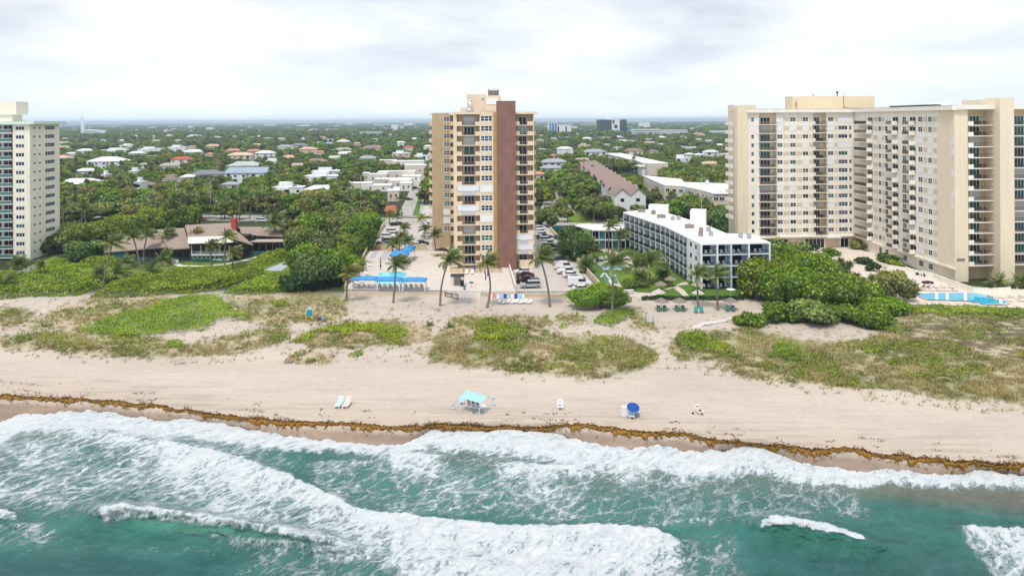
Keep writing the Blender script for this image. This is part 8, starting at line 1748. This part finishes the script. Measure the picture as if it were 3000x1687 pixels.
lounger(2695, 848, 'red lounger among the beige ones beside the angular pool', cl['red'], z=.15, rz=.3, back=.8); person((*at(2706, 846)[:2], .12), .4, 'sit', 'person sitting by the red lounger at the angular pool', 'red', 'navy'); person((*at(2722, 846)[:2], .12), .4, 'sit', 'person in white and navy sitting by the angular pool', 'white', 'navy', 'white')
for i, (px, py) in enumerate(((2661, 832), (2731, 830), (2703, 826), (2980, 880))): parasol(px, py, 2.8, .2, 'folded white umbrella on the pink terrace, '+['nearest the spreading tree','beside the black tarpaulin','left of the black tarpaulin','at the right picture edge'][i], wht, z=.1, closed=True)
x, y, _ = at(2718, 830); t = thing('tarpaulin', 'heap of black tarpaulin on the pink terrace', 'tarpaulin', (x, y, .1)); b = MB(); b.lathe([(1.5, 0), (1.35, .35), (.6, .5), (0, .62)], 9); o = inst('cover', b.mesh('cover', cl['black']), t); o.scale = (1, .7, 1)
for i, (px, py) in enumerate(((2665, 799), (2690, 806), (2706, 810), (2780, 826))):
    x, y, _ = at(px, py); t = thing('planter', 'dark round planter along the court wall, '+['farthest','second','third','nearest the corner'][i], 'planter', (x, y, .1), 0, 'dark planters along the court wall'); b = MB(); b.lathe([(.45, 0), (.6, .1), (.6, .5), (.5, .5)], 9); inst('pot', b.mesh('pot', cl['black']), t); b = MB(); b.lathe([(.5, .45), (.3, .75), (0, .85)], 7); inst('plant', b.mesh('plant', mat('pot_plant', (.05,.08,.02), .9, .3, 4)), t)
wall_obj('terrace_wall', [XY(2540,772), XY(2600,790), XY(2660,800), XY(2730,815), XY(2795,840), XY(2850,858), XY(2905,862), XY(2960,858)], 1.3, .3, beige, 'long low cream wall of the ground floor terraces', 'wall')
wall_obj('drive_wall', [XY(2330,745), XY(2420,785), XY(2500,822), XY(2570,862)], 1.0, .3, beige_d, 'cream wall between the palms and the pink drive', 'wall')
bed([(2335,748),(2345,742),(2435,778),(2520,815),(2585,850),(2575,858),(2500,820),(2420,783)], .9, 22, .22, lf_dark, 'long dark hedge along the court drive', 500, 'hedge', 'hedge', None, .3)
# outdoor chairs on the open balconies, each a thing of its own
def chair_parts(m):
    b = MB().box(-.28, .28, -.28, .28, .38, .46); st = b.mesh('seat', m); b = MB().box(-.28, .28, .2, .28, .461, .98); bk2 = b.mesh('backrest', m); lg = MB().box(-.03, .03, -.03, .03, 0, .379).mesh('leg', m); return st, bk2, lg
def balcony_chairs(fr_, a, n, z, parts, what, where, gap=.65):
    for sd, sg in (('left', -1), ('right', 1)):
        t = thing('balcony_chair', '%s of two %s chairs on %s' % (sd, what, where), 'chair', fr_.P(a+sg*gap, n, z), fr_.rz+sg*.3, 'chairs on the open balconies')
        inst('seat', parts[0], t); inst('backrest', parts[1], t)
        for i_ in (-.24, .24):
            for j_ in (-.24, .24): inst('leg', parts[2], t, (i_, j_, 0))
dkc = chair_parts(mat('dark_wicker', (.03,.027,.026), .8, .2, 5)); whp = chair_parts(mat('white_plastic', (.75,.77,.78), .5, 0))
FL = ['top', 'second', 'third', 'fourth', 'fifth', 'sixth', 'seventh', 'eighth', 'ninth', 'tenth', 'eleventh', 'twelfth', 'thirteenth', 'lowest']
for k in range(14):
    for x_, nm_, on in ((E_(2888), 'left', (0, 1, 4, 5, 8, 9, 11, 12, 13)), (E_(2962), 'right', (1, 3, 4, 5, 6, 12, 13))):
        if k in on: balcony_chairs(fe, x_, -.9, zs[k]+.15, dkc, 'dark', 'the %s balcony, %s of the tall beach end pier' % (FL[k], nm_))
    if k in (3, 5, 7, 9, 10, 12, 13): balcony_chairs(fa, A_(2262), -.5, zs[k]+.18, dkc, 'dark', 'the %s balcony, wide column of the cream tower' % FL[k])
    if k in (2, 4, 6, 7, 8, 11, 13): balcony_chairs(fa, A_(2410), -.5, zs[k]+.18, dkc, 'dark', 'the %s balcony, narrow column of the cream tower' % FL[k], .4)
for z in range(4):
    for i in range(4): balcony_chairs(fF, (xb[i]+xb[i+1])/2+rnd.uniform(-.6, .6), -.9, z*H4+.01, whp, 'white', 'the %s floor hotel balcony, %s bay' % (['ground', 'second', 'third', 'top'][z], ['left', 'second', 'third', 'right'][i]))
# lamp posts and poles among the trees
for i, (px, py, h, m_, lb) in enumerate(((232,625,13,mat('pole_green', (.05,.22,.16), .5, 0),'tall green lamp post left of the restaurant trees'),(516,615,13,mat('pole_white', (.62,.66,.68), .5, 0),'white pole rising from the trees behind the restaurant'),(617,628,15,mat('pole_grey', (.40,.45,.47), .5, 0),'thin grey pole behind the white awning'),(1057,632,17,mat('pole_grey', 0),'tall lamp post above the road trees left of the villas'),(918,560,12,mat('pole_grey', 0),'wooden pole with cross arm above the far trees'),(2056,650,17,mat('pole_white', 0),'tall white lamp post behind the hotel'),(1210,650,8,mat('pole_grey', 0),'short lamp post at the street corner'))):
    x, y, _ = at(px, py); t = thing('lamp_post', lb, 'lamp post', (x, y, 0)); b = MB(); b.tube([(0, 0, 0), (0, 0, h)], [.16, .09], 6); inst('post', b.mesh('post', m_), t); b = MB(); b.tube([(0, 0, h-.1), (1.3, 0, h)], .06, 5); inst('arm', b.mesh('arm', m_), t); b = MB().box(1.1, 1.7, -.15, .15, h-.1, h+.06); inst('lamp_head', b.mesh('lamp_head', m_), t)
# pale stones lining the path by the thicket
stn = mat('pale_stone', (.62,.59,.55), .9, .12, 2)
for i in range(22):
    px, py = 2150-i*5.6+rnd.uniform(-2, 2), 934+i*1.75+rnd.uniform(-1.5, 1.5); x, y, _ = at(px, py); zt = sz_(px, py); t = thing('stone', 'pale stone in the line bordering the sand path by the thicket', 'stone', (x, y, zt), rnd.uniform(0, 3), 'pale stones bordering the sand path'); b = MB(); b.lathe([(.5, -.1), (.62, .12), (.4, .34), (0, .4)], 7); o = inst('stone_body', b.mesh('stone_body', stn), t); o.scale = (1, rnd.uniform(.5, .8), 1)
# ================================================================ seaweed
def weed():
    r = np.random.RandomState(5); xs_ = np.arange(-350, 3400, 2.0); nr_ = 6
    up = WRACK(xs_)-4+(fbm(xs_/40, xs_*0, 601)-.5)*12+(fbm(xs_/9, xs_*0, 602)-.5)*6; th_ = .85*(3+20*fbm(xs_/55, xs_*0, 603)**1.5+26*np.clip(fbm(xs_/15, xs_*0, 604)-.52, 0, 1)*2.2)*np.interp(xs_, [0, 3000], [.85, 1.05])
    V = []; 
    for j in range(nr_):
        t_ = j/(nr_-1); py = up+th_*t_; z = terr_z(xs_, py)+np.sin(pi*t_)*(.05+.16*fbm(xs_/6, xs_*0+j, 605))+.006*(1 if 0 < j < nr_-1 else -4); v = TH*(xs_-1500)+py-HY; Yv = F*(CH-z)/v; V.append(np.c_[(xs_-1500-TH*(py-HY))*Yv/F, Yv, z])
    V = np.array(V); n_ = len(xs_); idx = np.arange(nr_*n_).reshape(nr_, n_); Fq = np.stack([idx[:-1, :-1], idx[1:, :-1], idx[1:, 1:], idx[:-1, 1:]], -1).reshape(-1, 4)
    wm_ = leafmat('seaweed', (.13,.060,.008), (.42,.215,.015), .02, .1)
    tn = (np.linspace(.15, .9, nr_-1)[:, None]+r.normal(0, .25, (nr_-1, n_-1))).clip(0, 1).reshape(-1)
    o = inst('seaweed', npmesh('seaweed', V.reshape(-1, 3), Fq, wm_, attr={'leaf': ('FACE', tn)})); prop(o, 'golden brown seaweed band washed up along the whole beach', kind='stuff')
    # loose clumps over, above and below the band
    n = 26000; X = r.uniform(-200, 3300, n); k = r.uniform(size=n); upx = np.interp(X, xs_, up); thx = np.interp(X, xs_, th_)
    py = np.where(k < .6, upx+thx*r.uniform(-.12, 1.12, n), np.where(k < .8, upx-np.abs(r.normal(0, 5, n)), upx+thx+np.abs(r.normal(0, 10, n))))
    ok = (k < .6) | ((k < .8) & (fbm(X/22, X*0, 611) > .54)) | ((k >= .8) & (fbm(X/12, py/5, 612) > .60)); tone = np.where(k < .6, np.clip((py-upx)/thx*.8+.1, 0, 1), np.where(k < .8, 0., .35))+r.normal(0, .15, n)
    # drift lines higher on the sand
    m_ = 2600; XD = r.uniform(-100, 3100, m_); off = np.where(r.uniform(size=m_) < .5, -22, -42)+(fbm(XD/120, XD*0, 613)-.5)*24+r.normal(0, 2.2, m_); PD = WRACK(XD)+off; okd = fbm(XD/45, off/30, 614) > .63
    XX = np.r_[X[ok], XD[okd]]; PP = np.r_[py[ok], PD[okd]]; TT = np.r_[tone[ok], np.zeros(okd.sum())]; SS = np.r_[np.where(k[ok] < .6, .13, .08), np.full(okd.sum(), .09)]
    z = terr_z(XX, PP)+r.uniform(.0, .10, len(XX)); v = TH*(XX-1500)+PP-HY; Yv = F*(CH-z)/v; Pt = np.c_[(XX-1500-TH*(PP-HY))*Yv/F, Yv, z]
    V, Fq = cards(Pt, np.tile([[0, 0, 1.]], (len(XX), 1)), SS, r, 1.5, .45); V[:, 2] += .02
    prop(inst('seaweed_scraps', npmesh('seaweed_scraps', V, Fq, wm_, attr={'leaf': ('FACE', TT.clip(0, 1))})), 'loose dark scraps of seaweed scattered on the sand', kind='stuff')
weed()
# ================================================================ haze
hb_ = MB().box(-16000, 16000, 20, 16000, -8, 62); hb_.v = [(x, y if y > 1000 else -60, z) for x, y, z in hb_.v]
hm = bpy.data.materials.new('haze'); hm.use_nodes = True; t = hm.node_tree; t.nodes.clear(); o_ = t.nodes.new('ShaderNodeOutputMaterial'); pv = t.nodes.new('ShaderNodeVolumePrincipled'); pv.inputs['Color'].default_value = (.66, .85, 1.0, 1); pv.inputs['Density'].default_value = .00012; pv.inputs['Anisotropy'].default_value = .1
t.links.new(pv.outputs[0], o_.inputs['Volume']); prop(hb_.build('haze', hm), 'thin pale haze over the town', kind='stuff')
